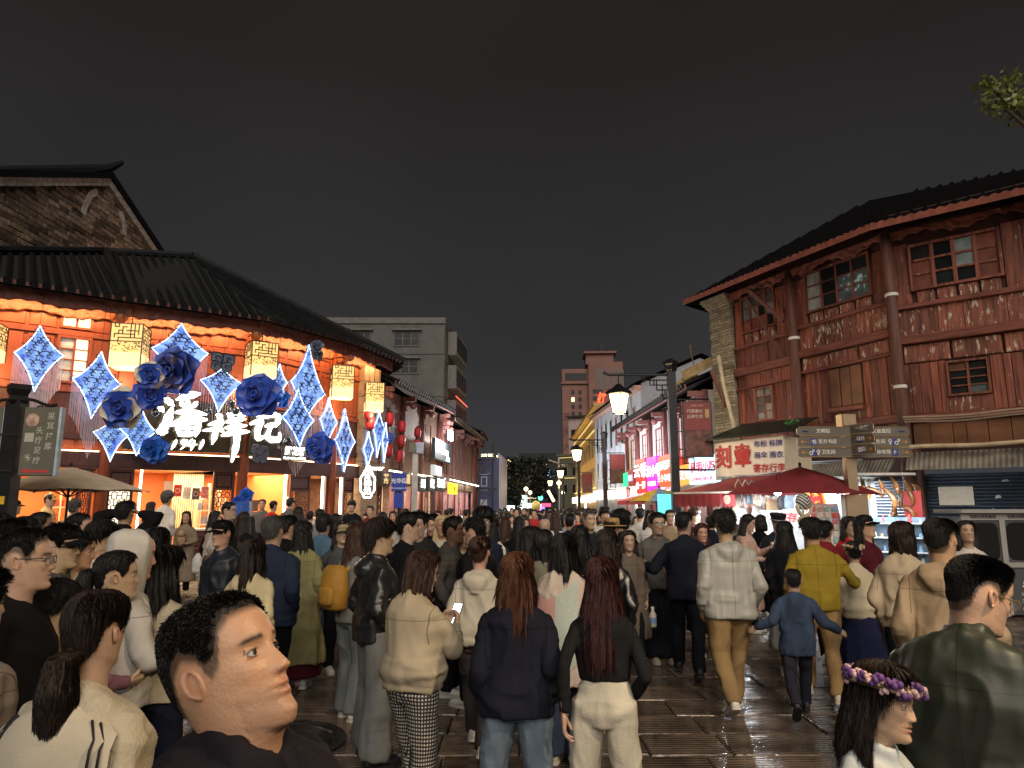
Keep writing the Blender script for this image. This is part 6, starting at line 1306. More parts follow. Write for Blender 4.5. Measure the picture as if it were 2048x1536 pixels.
# ================================================================== people
def cr_interp(ys, t):
    """Catmull-Rom through rows of ys at parameters 0..n-1"""
    ys = np.asarray(ys, float); n = len(ys); i = np.clip(np.floor(t).astype(int), 0, n-2); f = (t-i)
    p0, p1, p2, p3 = ys[np.maximum(i-1, 0)], ys[i], ys[i+1], ys[np.minimum(i+2, n-1)]
    if ys.ndim > 1: f = f[:, None]
    return .5*((2*p1)+(p2-p0)*f+(2*p0-5*p1+4*p2-p3)*f*f+(3*p1-p0-3*p2+p3)*f**3)
# rings of the head from the neck base to the crown: front y,z | back y,z | half width | taper of the front
HR = np.array([(.052, -.25, -.080, -.215, .066, .0), (.046, -.19, -.070, -.155, .058, .0), (.046, -.145, -.068, -.11, .057, .0), (.066, -.124, -.074, -.075, .060, .10), (.090, -.119, -.082, -.055, .0635, .34), (.1005, -.107, -.088, -.04, .066, .42), (.0985, -.088, -.093, -.026, .0685, .36),
  (.0975, -.074, -.096, -.016, .0705, .30), (.0975, -.060, -.098, -.006, .072, .26), (.0975, -.046, -.1, .003, .0735, .22), (.0975, -.030, -.1015, .014, .0745, .17), (.0955, -.012, -.102, .026, .075, .12), (.0935, .008, -.1015, .038, .0752, .09), (.0965, .026, -.0995, .05, .0752, .06), (.0955, .046, -.095, .063, .0745, .05),
  (.090, .068, -.086, .078, .071, .04), (.076, .089, -.072, .093, .0615, .02), (.051, .105, -.05, .106, .046, 0), (.022, .1125, -.028, .113, .026, 0), (-.002, .1145, -.006, .1145, .002, 0)])
def head_surface(th, t, fem=0, wide=1.):
    """points of the bare head for angles th (0 = face) and ring parameters t"""
    h = cr_interp(HR, t); c = np.cos(th); s_ = np.sin(th)
    k = (1+c)/2; z = h[:, 3]+(h[:, 1]-h[:, 3])*(k**1.15); w_ = h[:, 4]*wide*(1-.03*fem)*(1-.10*fem*np.clip((4.5-t)/2, 0, 1))
    yc = (h[:, 0]+h[:, 2])/2; yr = (h[:, 0]-h[:, 2])/2
    y = yc+yr*np.sign(c)*np.abs(c)**.92; x = w_*np.sign(s_)*np.abs(s_)**.88*(1-h[:, 5]*np.maximum(0, c)**1.1)
    return np.stack([x, y, z], 1)
def gs(a, m, s_): return np.exp(-((a-m)/s_)**2)
def face_features(P, fem=0, mouth=0):
    x, y, z = P[:, 0].copy(), P[:, 1], P[:, 2].copy(); fr = np.clip((y-.03)/.035, 0, 1)
    d = np.zeros(len(P))
    up = np.clip((.026-z)/.05, 0, 1); lowc = 1/(1+np.exp(-(z+.0395)/.0022))
    d += (.0185-.0025*fem)*up**1.25*lowc*np.exp(-(x/(.0082+.0072*up))**2)
    ax = np.abs(x)
    d += .0075*gs(ax, .0135, .0062)*gs(z, -.033, .0075)
    d -= .0085*gs(ax, .031, .016)*gs(z, .006, .0125); d += .0028*gs(ax, .03, .02)*gs(z, .029, .009)
    d += .0045*gs(ax, .047, .018)*gs(z, -.02, .018)
    d += (.0048+.001*fem)*gs(x, 0, .017)*gs(z, -.0565, .0052)+(.0058)*gs(x, 0, .0155)*gs(z, -.0715, .0055)-.0045*gs(x, 0, .022)*gs(z, -.0635, .0022+.002*mouth)-.0025*gs(z, -.0815, .005)*gs(x, 0, .02)
    d += .0045*gs(x, 0, .017)*gs(z, -.1, .011); d -= .002*gs(x, 0, .004)*gs(z, -.046, .005); d -= .0020*gs(ax, .030+.25*np.maximum(0, -.03-z), .006)*gs(z, -.045, .016); d += (.00055*np.sin((z+.6*x*x)*2*PI/.0095)*gs(z, .066, .016)*gs(x, 0, .04) if fem == 0 else 0); d += .0016*gs(ax, .031, .014)*gs(z, -.0085, .004)
    P[:, 1] += d*fr
    return P
def face_colour(P, skin, lip, hairc, stub, fem=0):
    n = len(P); Cc = np.tile(np.array(skin), (n, 1)); x, z, y = np.abs(P[:, 0]), P[:, 2], P[:, 1]; fr = (y > .04)
    k = np.maximum(gs(x, 0, .021)*gs(z, -.0565, .0042), gs(x, 0, .019)*gs(z, -.0715, .0055))*fr; k = np.clip(k*1.5, 0, .8 if fem else .55)[:, None]; Cc = Cc*(1-k)+np.array(lip)*k
    k = (gs(x, 0, .022)*gs(z, -.0637, .0016)*fr*.85)[:, None]; Cc = Cc*(1-k)+np.array(lip)*.25*k
    br = gs(z, .0285-.14*np.maximum(0, x-.034)+.05*np.minimum(0, x-.022), .0038+.0008*(1-fem))*(1/(1+np.exp(-(x-.014)/.0015)))*(1/(1+np.exp((x-.050)/.002)))*fr; k = np.clip(br*1.1, 0, .92 if not fem else .75)[:, None]; Cc = Cc*(1-k)+np.array(hairc)*k
    k = (gs(x, .0, .03)*gs(z, -.03, .02)*fr*.10+gs(x, .046, .016)*gs(z, -.025, .016)*fr*.14)[:, None]; Cc = Cc*(1-k)+np.array([skin[0]*1.02, skin[1]*.72, skin[2]*.66])*k
    k = (gs(x, .008, .0035)*gs(z, -.0402, .003)*(P[:, 1] > .09)*.7)[:, None]; Cc = Cc*(1-k)+np.array(skin)*.12*k
    if stub: k = (stub*fr*np.clip((-.048-z)/.02, 0, 1)*(1-gs(x, 0, .016)*gs(z, -.064, .014)))[:, None]; Cc = Cc*(1-k)+np.array(skin)*np.array([.45, .45, .5])*k
    return Cc
def bend(P, yaw, pitch, roll, piv=(0, -.015, -.14)):
    """turn the head about the neck; the neck base stays put"""
    M3 = np.array(Matrix.Rotation(-yaw, 3, 'Z') @ Matrix.Rotation(pitch, 3, 'X') @ Matrix.Rotation(roll, 3, 'Y')); wt = np.clip((P[:, 2]+.21)/.10, 0, 1)[:, None]
    return P*(1-wt)+((P-piv) @ M3.T+piv)*wt
def ear(side):
    n, m = 20, 7; V = []
    for j in range(m):
        r_ = j/(m-1)
        for i in range(n):
            a = 2*PI*i/n; ex = .0155*(1+.14*math.sin(a)); ez = .0295*(1-.10*math.cos(a)); yy = -.006+ex*r_*math.cos(a)-.010*r_*math.sin(a)*.5; zz = .0+ez*r_*math.sin(a)
            h = .004+.0105*math.exp(-((r_-.86)/.12)**2)*(1 if math.sin(a) > -.75 else .55)-.010*math.exp(-((r_-.3)/.25)**2)+.010*max(0, -math.cos(a))*r_+.005*math.exp(-((r_-.55)/.1)**2)*max(0, math.sin(a+.4))
            if j == m-1: h -= .008
            V.append((side*(.071+h), yy, zz-.004))
    f = [(j*n+i, j*n+(i+1) % n, (j+1)*n+(i+1) % n, (j+1)*n+i) for j in range(m-1) for i in range(n)]
    return np.array(V), (f if side < 0 else [q[::-1] for q in f])
def ik(S, T, a, b, hint):
    S, T, hint = np.array(S, float), np.array(T, float), np.array(hint, float); d = T-S; L = np.linalg.norm(d); L2 = min(L, (a+b)*.998); u = d/L
    q = (a*a-b*b+L2*L2)/(2*L2); h = math.sqrt(max(a*a-q*q, 0)); p = hint-u*hint.dot(u); p /= np.linalg.norm(p)+1e-9
    return S+u*q+p*h, S+u*L2
def hand(mb, W, d, pn, side, curl, s_=1., n=6):
    """palm with four jointed fingers and a thumb; W wrist, d direction of the hand, pn palm normal"""
    d = np.array(d, float); d /= np.linalg.norm(d); pn = np.array(pn, float); pn -= d*pn.dot(d); pn /= np.linalg.norm(pn)+1e-9; x = np.cross(d, pn)*side
    G = lambda a, b, c: W+(x*a+pn*b+d*c)*s_
    th = np.arange(10)*2*PI/10; rs = []
    for c, w_, t_ in ((-.02, .026, .02), (.01, .031, .018), (.045, .038, .015), (.08, .039, .013), (.092, .034, .009)): rs.append([G(w_*math.copysign(abs(math.cos(q))**.7, math.cos(q)), t_*math.sin(q), c) for q in th])
    mb.rings(rs)
    for xo, L, r_, c0 in ((.0285, .070, .0085, .078), (.0095, .078, .009, .084), (-.0095, .073, .0085, .082), (-.0275, .058, .0075, .074)):
        p = G(xo, 0, c0-.015); pts = [p]; a = 0; q = np.array([xo, 0, c0-.015])
        for k, l in enumerate((.018, .42*L, .32*L, .26*L)):
            if k: a += curl*(1.0, 1.2, .8)[k-1]*(1+.1*xo/.03)
            q = q+np.array([xo*.06, math.sin(a), math.cos(a)])*l; pts.append(G(*q))
        mb.tube(pts, [r_*s_*1.05, r_*s_*1.08, r_*s_, r_*s_*.92, r_*s_*.6], n)
    pts = [G(.022, .004, .012), G(.042, .014, .038), G(.047, .026+.01*curl, .064), G(.042-.01*curl, .036+.012*curl, .086)]; mb.tube(pts, [.014*s_, .0125*s_, .0105*s_, .007*s_], n)
SKINM = M('skin', attr='Col', r=.46, var=.11, vs=22, spec=.45, bump=.12, bs=160, patch=((.42, .21, .14), .66, 9, (1, 1, 1)))
def cloth(name, col, kind='cloth'):
    sm_ = 0 if name.split('_')[0] in ('pants', 'jeans', 'wide', 'slim', 'skirt', 'flare', 'cap', 'sweat', 'far', 'shawl', 'sailor') else (1.30 if len(name) % 2 else 1.285)
    if kind == 'leather': return M(name, col, .32, var=.25, vs=4, spec=.6, bump=.15, bs=18, seam=sm_)
    if kind == 'knit': return M(name, col, .92, var=.12, vs=6, bump=.35, bs=110, st=(1, 1, .5), spec=.1)
    if kind == 'denim': return M(name, col, .85, var=.34, vs=5, st=(1, 1, .45), bump=.2, bs=150, spec=.15)
    if kind == 'wind': return M(name, col, .5, var=.10, vs=4, bump=.08, bs=14, seam=sm_)
    return M(name, col, .85, var=.16, vs=5, bump=.14, bs=160, spec=.12, seam=sm_)
GING = None
def gingham():
    global GING
    if GING: return GING
    m, t, p = newmat('gingham_check'); tc = t.node('TexCoord'); s_ = t.node('SeparateXYZ'); t.link(tc.outputs['Object'], s_.inputs[0]); outs = []
    at2 = t.node('Math', operation='ARCTAN2'); ax_ = t.node('Math', operation='ABSOLUTE'); t.link(s_.outputs[0], ax_.inputs[0]); sb = t.node('Math', operation='SUBTRACT'); t.link(ax_.outputs[0], sb.inputs[0]); sb.inputs[1].default_value = .09
    t.link(sb.outputs[0], at2.inputs[0]); t.link(s_.outputs[1], at2.inputs[1])
    for src, k in ((at2.outputs[0], 5.2), (s_.outputs[2], 46.)):
        a = t.node('Math', operation='MULTIPLY'); a.inputs[1].default_value = k; t.link(src, a.inputs[0]); f = t.node('Math', operation='FRACT'); t.link(a.outputs[0], f.inputs[0]); g = t.node('Math', operation='GREATER_THAN'); g.inputs[1].default_value = .5; t.link(f.outputs[0], g.inputs[0]); outs.append(g)
    ad = t.node('Math', operation='ADD'); t.link(outs[0].outputs[0], ad.inputs[0]); t.link(outs[1].outputs[0], ad.inputs[1]); cr = t.node('ValToRGB'); cr.color_ramp.interpolation = 'CONSTANT'; e = cr.color_ramp.elements; e[0].color = (.012, .012, .016, 1); e[1].position = .75; e[1].color = (.52, .46, .38, 1); q = e.new(.25); q.color = (.03, .03, .035, 1)
    dv = t.node('Math', operation='MULTIPLY'); dv.inputs[1].default_value = .5; t.link(ad.outputs[0], dv.inputs[0]); t.link(dv.outputs[0], cr.inputs[0]); t.link(cr.outputs[0], p.inputs['Base Color']); p.inputs['Roughness'].default_value = .85; GING = m; return m
def hair_mat(col):
    n_ = 'hair_%02x%02x%02x' % tuple(int(255*min(1, c*3)) for c in col)
    if n_ in MATS: return MATS[n_]
    m, t, p = newmat(n_); tc = t.node('TexCoord'); mp = t.node('Mapping'); mp.inputs['Scale'].default_value = (70, 70, 5); t.link(tc.outputs['Object'], mp.inputs['Vector']); n = t.node('TexNoise', i_Scale=2., i_Detail=4.); t.link(mp.outputs[0], n.inputs['Vector'])
    mr = t.node('MapRange', i_1=.3, i_2=.7, i_3=.3, i_4=2.0); t.link(n.outputs[0], mr.inputs[0]); rg = t.node('RGB'); rg.outputs[0].default_value = (*col, 1); v = t.node('VectorMath', operation='SCALE'); t.link(rg.outputs[0], v.inputs[0]); t.link(mr.outputs[0], v.inputs['Scale']); t.link(v.outputs[0], p.inputs['Base Color'])
    p.inputs['Roughness'].default_value = .48; p.inputs['Specular IOR Level'].default_value = .3; bp = t.node('Bump', i_Strength=.8, i_Distance=.01); t.link(n.outputs[0], bp.inputs['Height']); t.link(bp.outputs[0], p.inputs['Normal']); MATS[n_] = m; return m
HAIRC = dict(black=(.0065, .0058, .006), brown=(.034, .015, .009), dkbrown=(.014, .008, .006), red=(.032, .008, .008), blond=(.4, .3, .16), grey=(.05, .048, .045), ginger=(.065, .022, .010))
# ---- garments are lofted, merged by one voxel remesh each, then creased
PENDING = []
def garment(mb, vox, name, mats, parent, fold=.008, seed=0, smooth=4, sleeves=None, axis=None):
    me = mb.mesh(name); o = bpy.data.objects.new(name, me); C.objects.link(o)
    r_ = o.modifiers.new('r', 'REMESH'); r_.mode = 'VOXEL'; r_.voxel_size = vox; r_.use_smooth_shade = True
    s_ = o.modifiers.new('s', 'SMOOTH'); s_.factor = .5; s_.iterations = smooth
    PENDING.append((o, name, mats, parent, fold, seed)); return o
def flush():
    dg = bpy.context.evaluated_depsgraph_get(); dg.update()
    for o, name, mats, parent, fold, seed in PENDING:
        me = bpy.data.meshes.new_from_object(o.evaluated_get(dg)); n = len(me.vertices)
        co = np.zeros(n*3); me.vertices.foreach_get('co', co); P = co.reshape(-1, 3); no = np.zeros(n*3); me.vertex_normals.foreach_get('vector', no); N = no.reshape(-1, 3)
        if fold and n:
            wob = P+.06*np.stack([vnoise(P*4+9, seed), vnoise(P*4+31, seed), vnoise(P*4+57, seed)], 1)
            a = 1-np.abs(vnoise(wob*np.array([7.5, 7.5, 4.2]), seed+1))*2; a = np.sign(a)*np.abs(a)**1.3; b = 1-np.abs(vnoise(wob*np.array([17, 17, 7.]), seed+2))*2
            c_ = vnoise(P*np.array([26, 26, 2.5]), seed+3)
            e_ = 1-np.abs(vnoise(wob*np.array([4.5, 4.5, 17.]), seed+4))*2; wz = np.exp(-((P[:, 2]-.98)/.16)**2)+.7*np.exp(-((np.abs(P[:, 0])-.24)/.06)**2)
            P = P+N*(fold*(.68*a+.17*b+.10*c_+.34*wz*e_)-fold*.2)[:, None]; me.vertices.foreach_set('co', P.ravel())
        me.polygons.foreach_set('use_smooth', np.ones(len(me.polygons), bool)); me.update()
        old = o.data; o.modifiers.clear(); o.data = me; bpy.data.meshes.remove(old); me.materials.clear()
        for m in mats: me.materials.append(m)
        o.parent = parent
    PENDING.clear()
def ell(c, a, b, n=20, p=2.3, z=0, ph=0):
    th = np.arange(n)*2*PI/n+ph; return np.stack([c[0]+a*np.sign(np.cos(th))*np.abs(np.cos(th))**(2/p), c[1]+b*np.sign(np.sin(th))*np.abs(np.sin(th))**(2/p), np.full(n, z)], 1)
ARMS = {  # wrist targets (out from the body, forward, height) for a 1.70 m figure, elbow hint
 'down': ((.25, .03, .86), (.3, -1, 0)), 'swingf': ((.24, .22, .90), (.3, -1, 0)), 'swingb': ((.25, -.2, .88), (.3, -1, .1)), 'pocket': ((.2, .1, .93), (.6, -1, 0)), 'phone': ((.07, .33, 1.22), (.55, -.3, -.8)), 'call': ((.13, .1, 1.5), (.55, .3, -1)),
 'raise': ((.13, .05, 1.60), (1, .1, .2)), 'eat': ((.06, .2, 1.42), (.5, .2, -1)), 'hold': ((.08, .26, 1.05), (.7, -.3, -.6)), 'out': ((.52, -.05, 1.02), (.2, -.6, -.6)), 'hug': ((.45, .24, 1.12), (.4, -.3, -.8)), 'cross': ((-.05, .24, 1.15), (.8, .1, -.6)), 'point': ((.3, .45, 1.30), (.5, 0, -1))}
PCOUNT = [0]
def person(px, py, d, head, label, top=('jacket', (.3, .3, .3)), bot=('pants', (.05, .05, .06)), hair=('short', 'black'), fem=0, arms=('down', 'down'), legs='stand', yaw=0, pitch=0, roll=0, lean=0, skin=None, shoes=(.55, .53, .5), cap=None, glasses=False, bulk=1., H=None, hood=None, mouth=0, extra=None, hs=1., xy=None, stub=0, group='people in the evening street crowd', cat='person', collar=None, det=None, lo=None, gz=0, neck=0):
    """px, py: top of the head in the photograph, d: distance; head: heading in degrees (0 = away from the camera, 90 = to the right)"""
    PCOUNT[0] += 1; sd = PCOUNT[0]; rn = random.Random(sd*13+5)
    p = at(px, py, d); Ht = H or p[2]-gz; sc_ = Ht/1.70; nm = 'person'
    t = thing(nm, label, cat, (p[0], p[1], gz), -R(head), group, sc_)
    near = d < 2.6; mid = d < 9.5; vox = max(.0095, min(.030, d*.0021))/max(.6, sc_)
    if det: vox = det
    skin = skin or (.47*rn.uniform(.88, 1.08), .30*rn.uniform(.9, 1.05), .21*rn.uniform(.9, 1.05)); hc = HAIRC.get(hair[1], HAIRC['black']); lip = (skin[0]*.85, skin[1]*.42, skin[2]*.42) if fem else (skin[0]*.78, skin[1]*.5, skin[2]*.5)
    HC = np.array([0, .012, 1.5855+neck]); hz = hs*(1.0+.02*(1-fem)); wide = rn.uniform(.98, 1.05)*(1 if fem else 1.03)
    def place_head(P): return bend(P, R(yaw), R(pitch), R(roll))*hz+HC-np.array([0, 0, .0])+np.array([0, lean*1.4, 0])*1.0
    # ---- body (head, neck, torso, arms with hands, legs): one mesh
    nth, nr = (128, 116) if near else ((56, 52) if mid else (28, 26))
    u = np.linspace(-1, 1, nth+1)[:-1]; th = PI*np.sign(u)*(.52*np.abs(u)+.48*np.abs(u)**2); tt = np.linspace(0, 19, nr)
    TH, TT = np.meshgrid(th, tt); P0 = head_surface(TH.ravel(), TT.ravel(), fem, wide); P0 = face_features(P0, fem, mouth)
    col = face_colour(P0, skin, lip, hc, stub, fem)
    if hair[0] in ('fade', 'buzz'):   # clipped sides show as darker scalp
        a_ = np.abs(np.degrees(TH.ravel())); zt_ = np.interp(a_, [0, 40, 58, 66, 78, 84, 100, 115, 128, 150, 180], [.075, .07, .052, .0, -.016, .02, .034, .012, -.05, -.075, -.085]); k = np.clip((P0[:, 2]-zt_)/.012, 0, 1)*.80*(TT.ravel() > 3); col = col*(1-k[:, None])+np.array(hc)*1.6*k[:, None]
    bm = MB(); cols = []
    def addb(V, f, c): bm.add(V, f); cols.append(np.broadcast_to(np.asarray(c, float), (len(V), 3)))
    f = [(j*nth+i, j*nth+(i+1) % nth, (j+1)*nth+(i+1) % nth, (j+1)*nth+i) for j in range(nr-1) for i in range(nth)]
    addb(place_head(P0), f, col)
    if mid:
        er, ez, ey = .0120, .0072, .0735
        for s_ in (-1, 1):
            c = np.array([s_*.0305, ey, ez]); nn, kk = (20, 14) if near else (12, 8)
            e_ = MB(); thh = np.arange(nn)*2*PI/nn; rs = []; cc = []
            for k in range(kk+1):
                q = PI*k/kk; rs.append(np.stack([c[0]+er*math.sin(q)*np.cos(thh), np.full(nn, c[1]+er*math.cos(q)), c[2]+er*math.sin(q)*np.sin(thh)], 1)); w_ = (.006, .006, .006) if q < .56 else ((.03, .018, .012) if q < .40 else (.5, .47, .44)); cc += [w_]*nn
            # gaze follows the head; iris sits a little toward the nose
            e_.rings(rs[::-1]); addb(place_head(e_.v[0]), e_.f, cc[::-1])
            for up, a0, a1 in ((1, .30, 1.75), (-1, .50, 1.75)):
                m_, n_ = 6, 14 if near else 9; V = []; vc = []
                for j in range(m_):
                    for i in range(n_):
                        xx = (i/(n_-1)*2-1); op = a0*(1-.85*xx*xx)-(.10*xx*s_*up); an = op+(a1-op)*j/(m_-1); r2 = er+.0016+.0012*(j == 0); lx = xx*1.25
                        V.append((c[0]+r2*math.sin(lx)*1.12, c[1]+r2*math.cos(lx)*math.cos(an), c[2]+up*r2*math.sin(an)*(.85+.15*math.cos(lx)))); vc.append(np.array(skin)*(.13 if (j == 0 and up > 0) else (.6 if j == 0 else .93)))
                ff = [(j*n_+i, j*n_+i+1, (j+1)*n_+i+1, (j+1)*n_+i) for j in range(m_-1) for i in range(n_-1)]; addb(place_head(np.array(V)), ff if up < 0 else [q[::-1] for q in ff], np.array(vc))
        for s_ in (-1, 1): V, ff = ear(s_); addb(place_head(V), ff, [skin[0]*.98, skin[1]*.88, skin[2]*.84])
    lx = lambda z: lean*(max(0, z-.9)/.55)**1.3*.85
    sh = (.150 if fem else .172)*bulk; ARM = []
    for s_, a in ((-1, arms[0]), (1, arms[1])):
        tg, hint = ARMS[a] if isinstance(a, str) else a
        S = np.array([s_*sh, -.012+lx(1.345), 1.345]); T = np.array([s_*tg[0]*(.80 if fem and a in ('down', 'swingf', 'swingb', 'pocket') else .92), tg[1]+lx(tg[2])*.8, tg[2]]); E_, W_ = ik(S, T, .285, .255, (s_*hint[0], hint[1], hint[2])); ARM.append((S, E_, W_))
        ab = MB(); ab.tube([S*np.array([.9, 1, 1])-[0, 0, .02], (S+E_)/2, E_, (E_*.6+W_*.4), W_], [.026, .032, .032, .031, .026], 8)
        dr = W_-E_; dr /= np.linalg.norm(dr); pn = (np.array([-s_*1., .15, 0]) if a in ('down', 'swingf', 'swingb', 'pocket', 'out') else (np.array([-s_*.7, -.3, .6]) if a in ('phone', 'hold', 'point') else np.array([-s_, -.2, .1])))
        hand(ab, W_, dr if a not in ('raise',) else dr*.6+np.array([-s_*.6, 0, .3]), pn, s_, .42 if a in ('down', 'swingf', 'swingb', 'out') else .75, .97 if fem else 1.05)
        addb(np.concatenate(ab.v), ab.f, skin)
    tb = MB(); tb.rings([ell((0, -.01+lx(z)), a, b, 12, z=z) for z, a, b in ((.80, .13, .09), (.95, .14, .095), (1.1, .12, .085), (1.26, .13, .085), (1.33, .12, .07), (1.38, .06, .055))]); addb(tb.v[0], tb.f, skin)
    LG = {'stand': ((.095, .02, .08), (.095, -.02, .08)), 'walk': ((.085, .26, .09), (.08, -.24, .13)), 'walk2': ((.08, -.28, .17), (.085, .22, .085)), 'apart': ((.17, .03, .08), (.16, -.03, .08)), 'run': ((.10, -.36, .24), (.10, .28, .09)), 'cross': ((.03, .1, .08), (.10, -.05, .08))}[legs]; LEG = []
    for s_, T in ((-1, LG[0]), (1, LG[1])):
        S = np.array([s_*.088*bulk, -.005, .89]); K, A_ = ik(S, (s_*T[0], T[1], T[2]), .415, .40, (s_*.1, 1, 0)); LEG.append((S, K, A_)); lb = MB(); lb.tube([S, (S+K)/2, K, (K+A_)/2, A_], [.075, .068, .05, .045, .035], 8); addb(lb.v[0], lb.f, skin)
    me = bm.mesh('body', True); ca = me.color_attributes.new('Col', 'FLOAT_COLOR', 'POINT'); ca.data.foreach_set('color', np.concatenate([np.concatenate(cols), np.ones((bm.n, 1))], 1).ravel().astype(np.float32)); obj('body', me, SKINM, t)
    # ---- hair
    KK = []
    def shell(zh, top, side, nz_=.25, bang=None, off=0., jag=.0):
        n2, r2 = (96, 60) if near else ((56, 40) if mid else (28, 20)); u2 = np.linspace(-1, 1, n2+1)[:-1]; th2 = PI*u2; t2 = np.linspace(2.5, 19, r2); A, B = np.meshgrid(th2, t2); A, B = A.ravel(), B.ravel(); Q = head_surface(A, B, fem, wide); ad_ = np.abs(np.degrees(A)); zl = np.interp(ad_, zh[0], zh[1])+jag*vnoise(np.stack([A*9, 0*A, 0*A+sd], 1))
        k = np.clip((Q[:, 2]-zl)/(.045 if hair[0] == 'fade' else .022), 0, 1); k = k*k*(3-2*k); up_ = np.clip((Q[:, 2]-.01)/.085, 0, 1)**1.2; thk = side+(top-side)*up_; n_ = Q-np.array([0, -.005, .005]); n_ /= np.linalg.norm(n_, axis=1)[:, None]
        nzv = vnoise(np.stack([A*7, Q[:, 2]*16, 0*A+sd], 1))+.5*vnoise(np.stack([A*21, Q[:, 2]*22, 0*A+sd+3.], 1)); Q = Q+n_*(k*thk*(1+nz_*nzv)-(1-k)*.009+off*k)[:, None]
        if bang is not None: fr = (np.cos(A) > .35); Q[:, 1] += np.where(fr & (Q[:, 2] < .07), .006*k, 0)
        KK[:] = list(k); mb = MB(); mb.add(place_head(Q), [(j*n2+i, j*n2+(i+1) % n2, (j+1)*n2+(i+1) % n2, (j+1)*n2+i) for j in range(r2-1) for i in range(n2)]); return mb
    ZM = ([0, 40, 58, 66, 78, 84, 100, 115, 128, 150, 180], [.074, .068, .052, .004, -.010, .018, .034, .014, -.045, -.07, -.075]); ZF = ([0, 40, 58, 66, 80, 90, 110, 180], [.074, .066, .045, .01, -.03, -.05, -.1, -.1])
    hm = hair_mat(hc); kind = hair[0]; hb = None; KK_ = []
    def drape(zb, wd, bk, front=-.005, taper=.8, wave=.017, fl=0):
        """hair falling behind the shoulders, solid with a ragged lower edge"""
        n2 = 40 if mid else 20; rs = []; zs = np.linspace(.06, zb, 16 if mid else 8); a2 = np.linspace(R(-100), R(100), n2)
        for z in zs:
            q = (z-.06)/(zb-.06); w_ = .082+(wd-.082)*min(1, q*2.2)*(1 if q < .7 else 1-(q-.7)/.3*(1-taper)); b_ = .115+(bk-.115)*q
            nzv = vnoise(np.stack([a2*6, np.full(n2, z*5), np.full(n2, sd*1.)], 1))+.6*vnoise(np.stack([a2*19, np.full(n2, z*3), np.full(n2, sd*1.)], 1)); r_ = 1+wave*8*nzv*(.3+q)
            zz = z-(q > .93)*(.03*np.abs(nzv))+0*a2; rs.append(np.stack([w_*np.sin(a2)*r_, front-(b_+front)*np.clip(np.cos(a2), -.2, 1)*r_, zz], 1))
        rs = [np.concatenate([r_, np.array([[r_[-1][0]*.5, front+.002, r_[-1][2]], [r_[0][0]*.5, front+.002, r_[0][2]]])]) for r_ in rs]; mb = MB(); mb.rings(rs[::-1])
        V = mb.v[0]; wt = np.clip((V[:, 2]+.34)/.28, 0, 1)[:, None]; Vb = bend(V, R(yaw), R(pitch), R(roll))*hz; V2 = V*hz; V2[:, 0] += 0; mb.v[0] = (Vb*wt+V2*(1-wt))+HC+np.array([0, lean*1.4, 0]); return mb
    if kind in ('short', 'fade', 'buzz', 'curly', 'mush', 'slick'):
        prm = {'short': (.024, .011, .2), 'fade': (.014, .0015, .12), 'buzz': (.007, .0015, .1), 'curly': (.048, .026, .55), 'mush': (.036, .024, .2), 'slick': (.03, .012, .2)}[kind]; zz = ZM
        if kind in ('mush', 'curly'): zz = ([0, 30, 50, 66, 78, 86, 100, 115, 128, 150, 180], [.03, .03, .024, .0, -.02, .0, .0, -.02, -.07, -.09, -.095])
        hb = shell(zz, prm[0], prm[1], prm[2], jag=.008); KK_ = list(KK)
    elif kind in ('long', 'bob', 'mid', 'pony', 'bun', 'lowpony'):
        zf = ZF if kind not in ('pony', 'bun', 'lowpony') else ZM
        if len(hair) > 2: zf = ([0, 30, 45, 58, 70, 80, 90, 110, 180], [.028, .028, .026, .02, -.01, -.04, -.06, -.1, -.1])
        hb = shell(zf, .024, .016 if kind not in ('pony', 'bun', 'lowpony') else .010, .22); KK_ = list(KK)
        if kind == 'long': hb.join(drape(-.44, .125, .168))
        if kind == 'mid': hb.join(drape(-.27, .12, .158))
        if kind == 'bob': hb.join(drape(-.135, .105, .105, front=.02, taper=1.02))
        if kind in ('pony', 'lowpony'):
            z0 = .03 if kind == 'pony' else -.055; pts = [np.array([0, -.095, z0]), np.array([0, -.14, z0-.01]), np.array([.01, -.155, z0-.09]), np.array([.015, -.14, z0-.2]), np.array([.01, -.125, z0-.27])]
            pb = MB(); pb.tube(pts, [.022, .036, .046, .04, .012] if kind == 'pony' else [.03, .045, .058, .055, .02], 14, ref=(1, 0, 0)); V = pb.v[0]; N_ = vnoise(V*np.array([60, 60, 12.]), sd)*.008+vnoise(V*np.array([28, 28, 18.]), sd)*.008; ctr = V.mean(0); dv = V-np.array([0, -.13, 0]); dv[:, 2] = 0; dv /= np.linalg.norm(dv, axis=1)[:, None]+1e-6; pb.v[0] = place_head(V+dv*N_[:, None]); hb.join(pb); tieb = MB(); tieb.tube([pts[0]+[0, -.006, 0], pts[0]+[0, -.022, -.001]], .028, 10); tieb.v[0] = place_head(tieb.v[0]); obj('hair_tie', tieb, M('hair_tie_dark', (.03, .015, .02), .7), t)
        if kind == 'bun': pb = MB(); pb.ball((0, -.115, .055), .04, 14, 8); pb.v[0] = place_head(pb.v[0]); hb.join(pb)
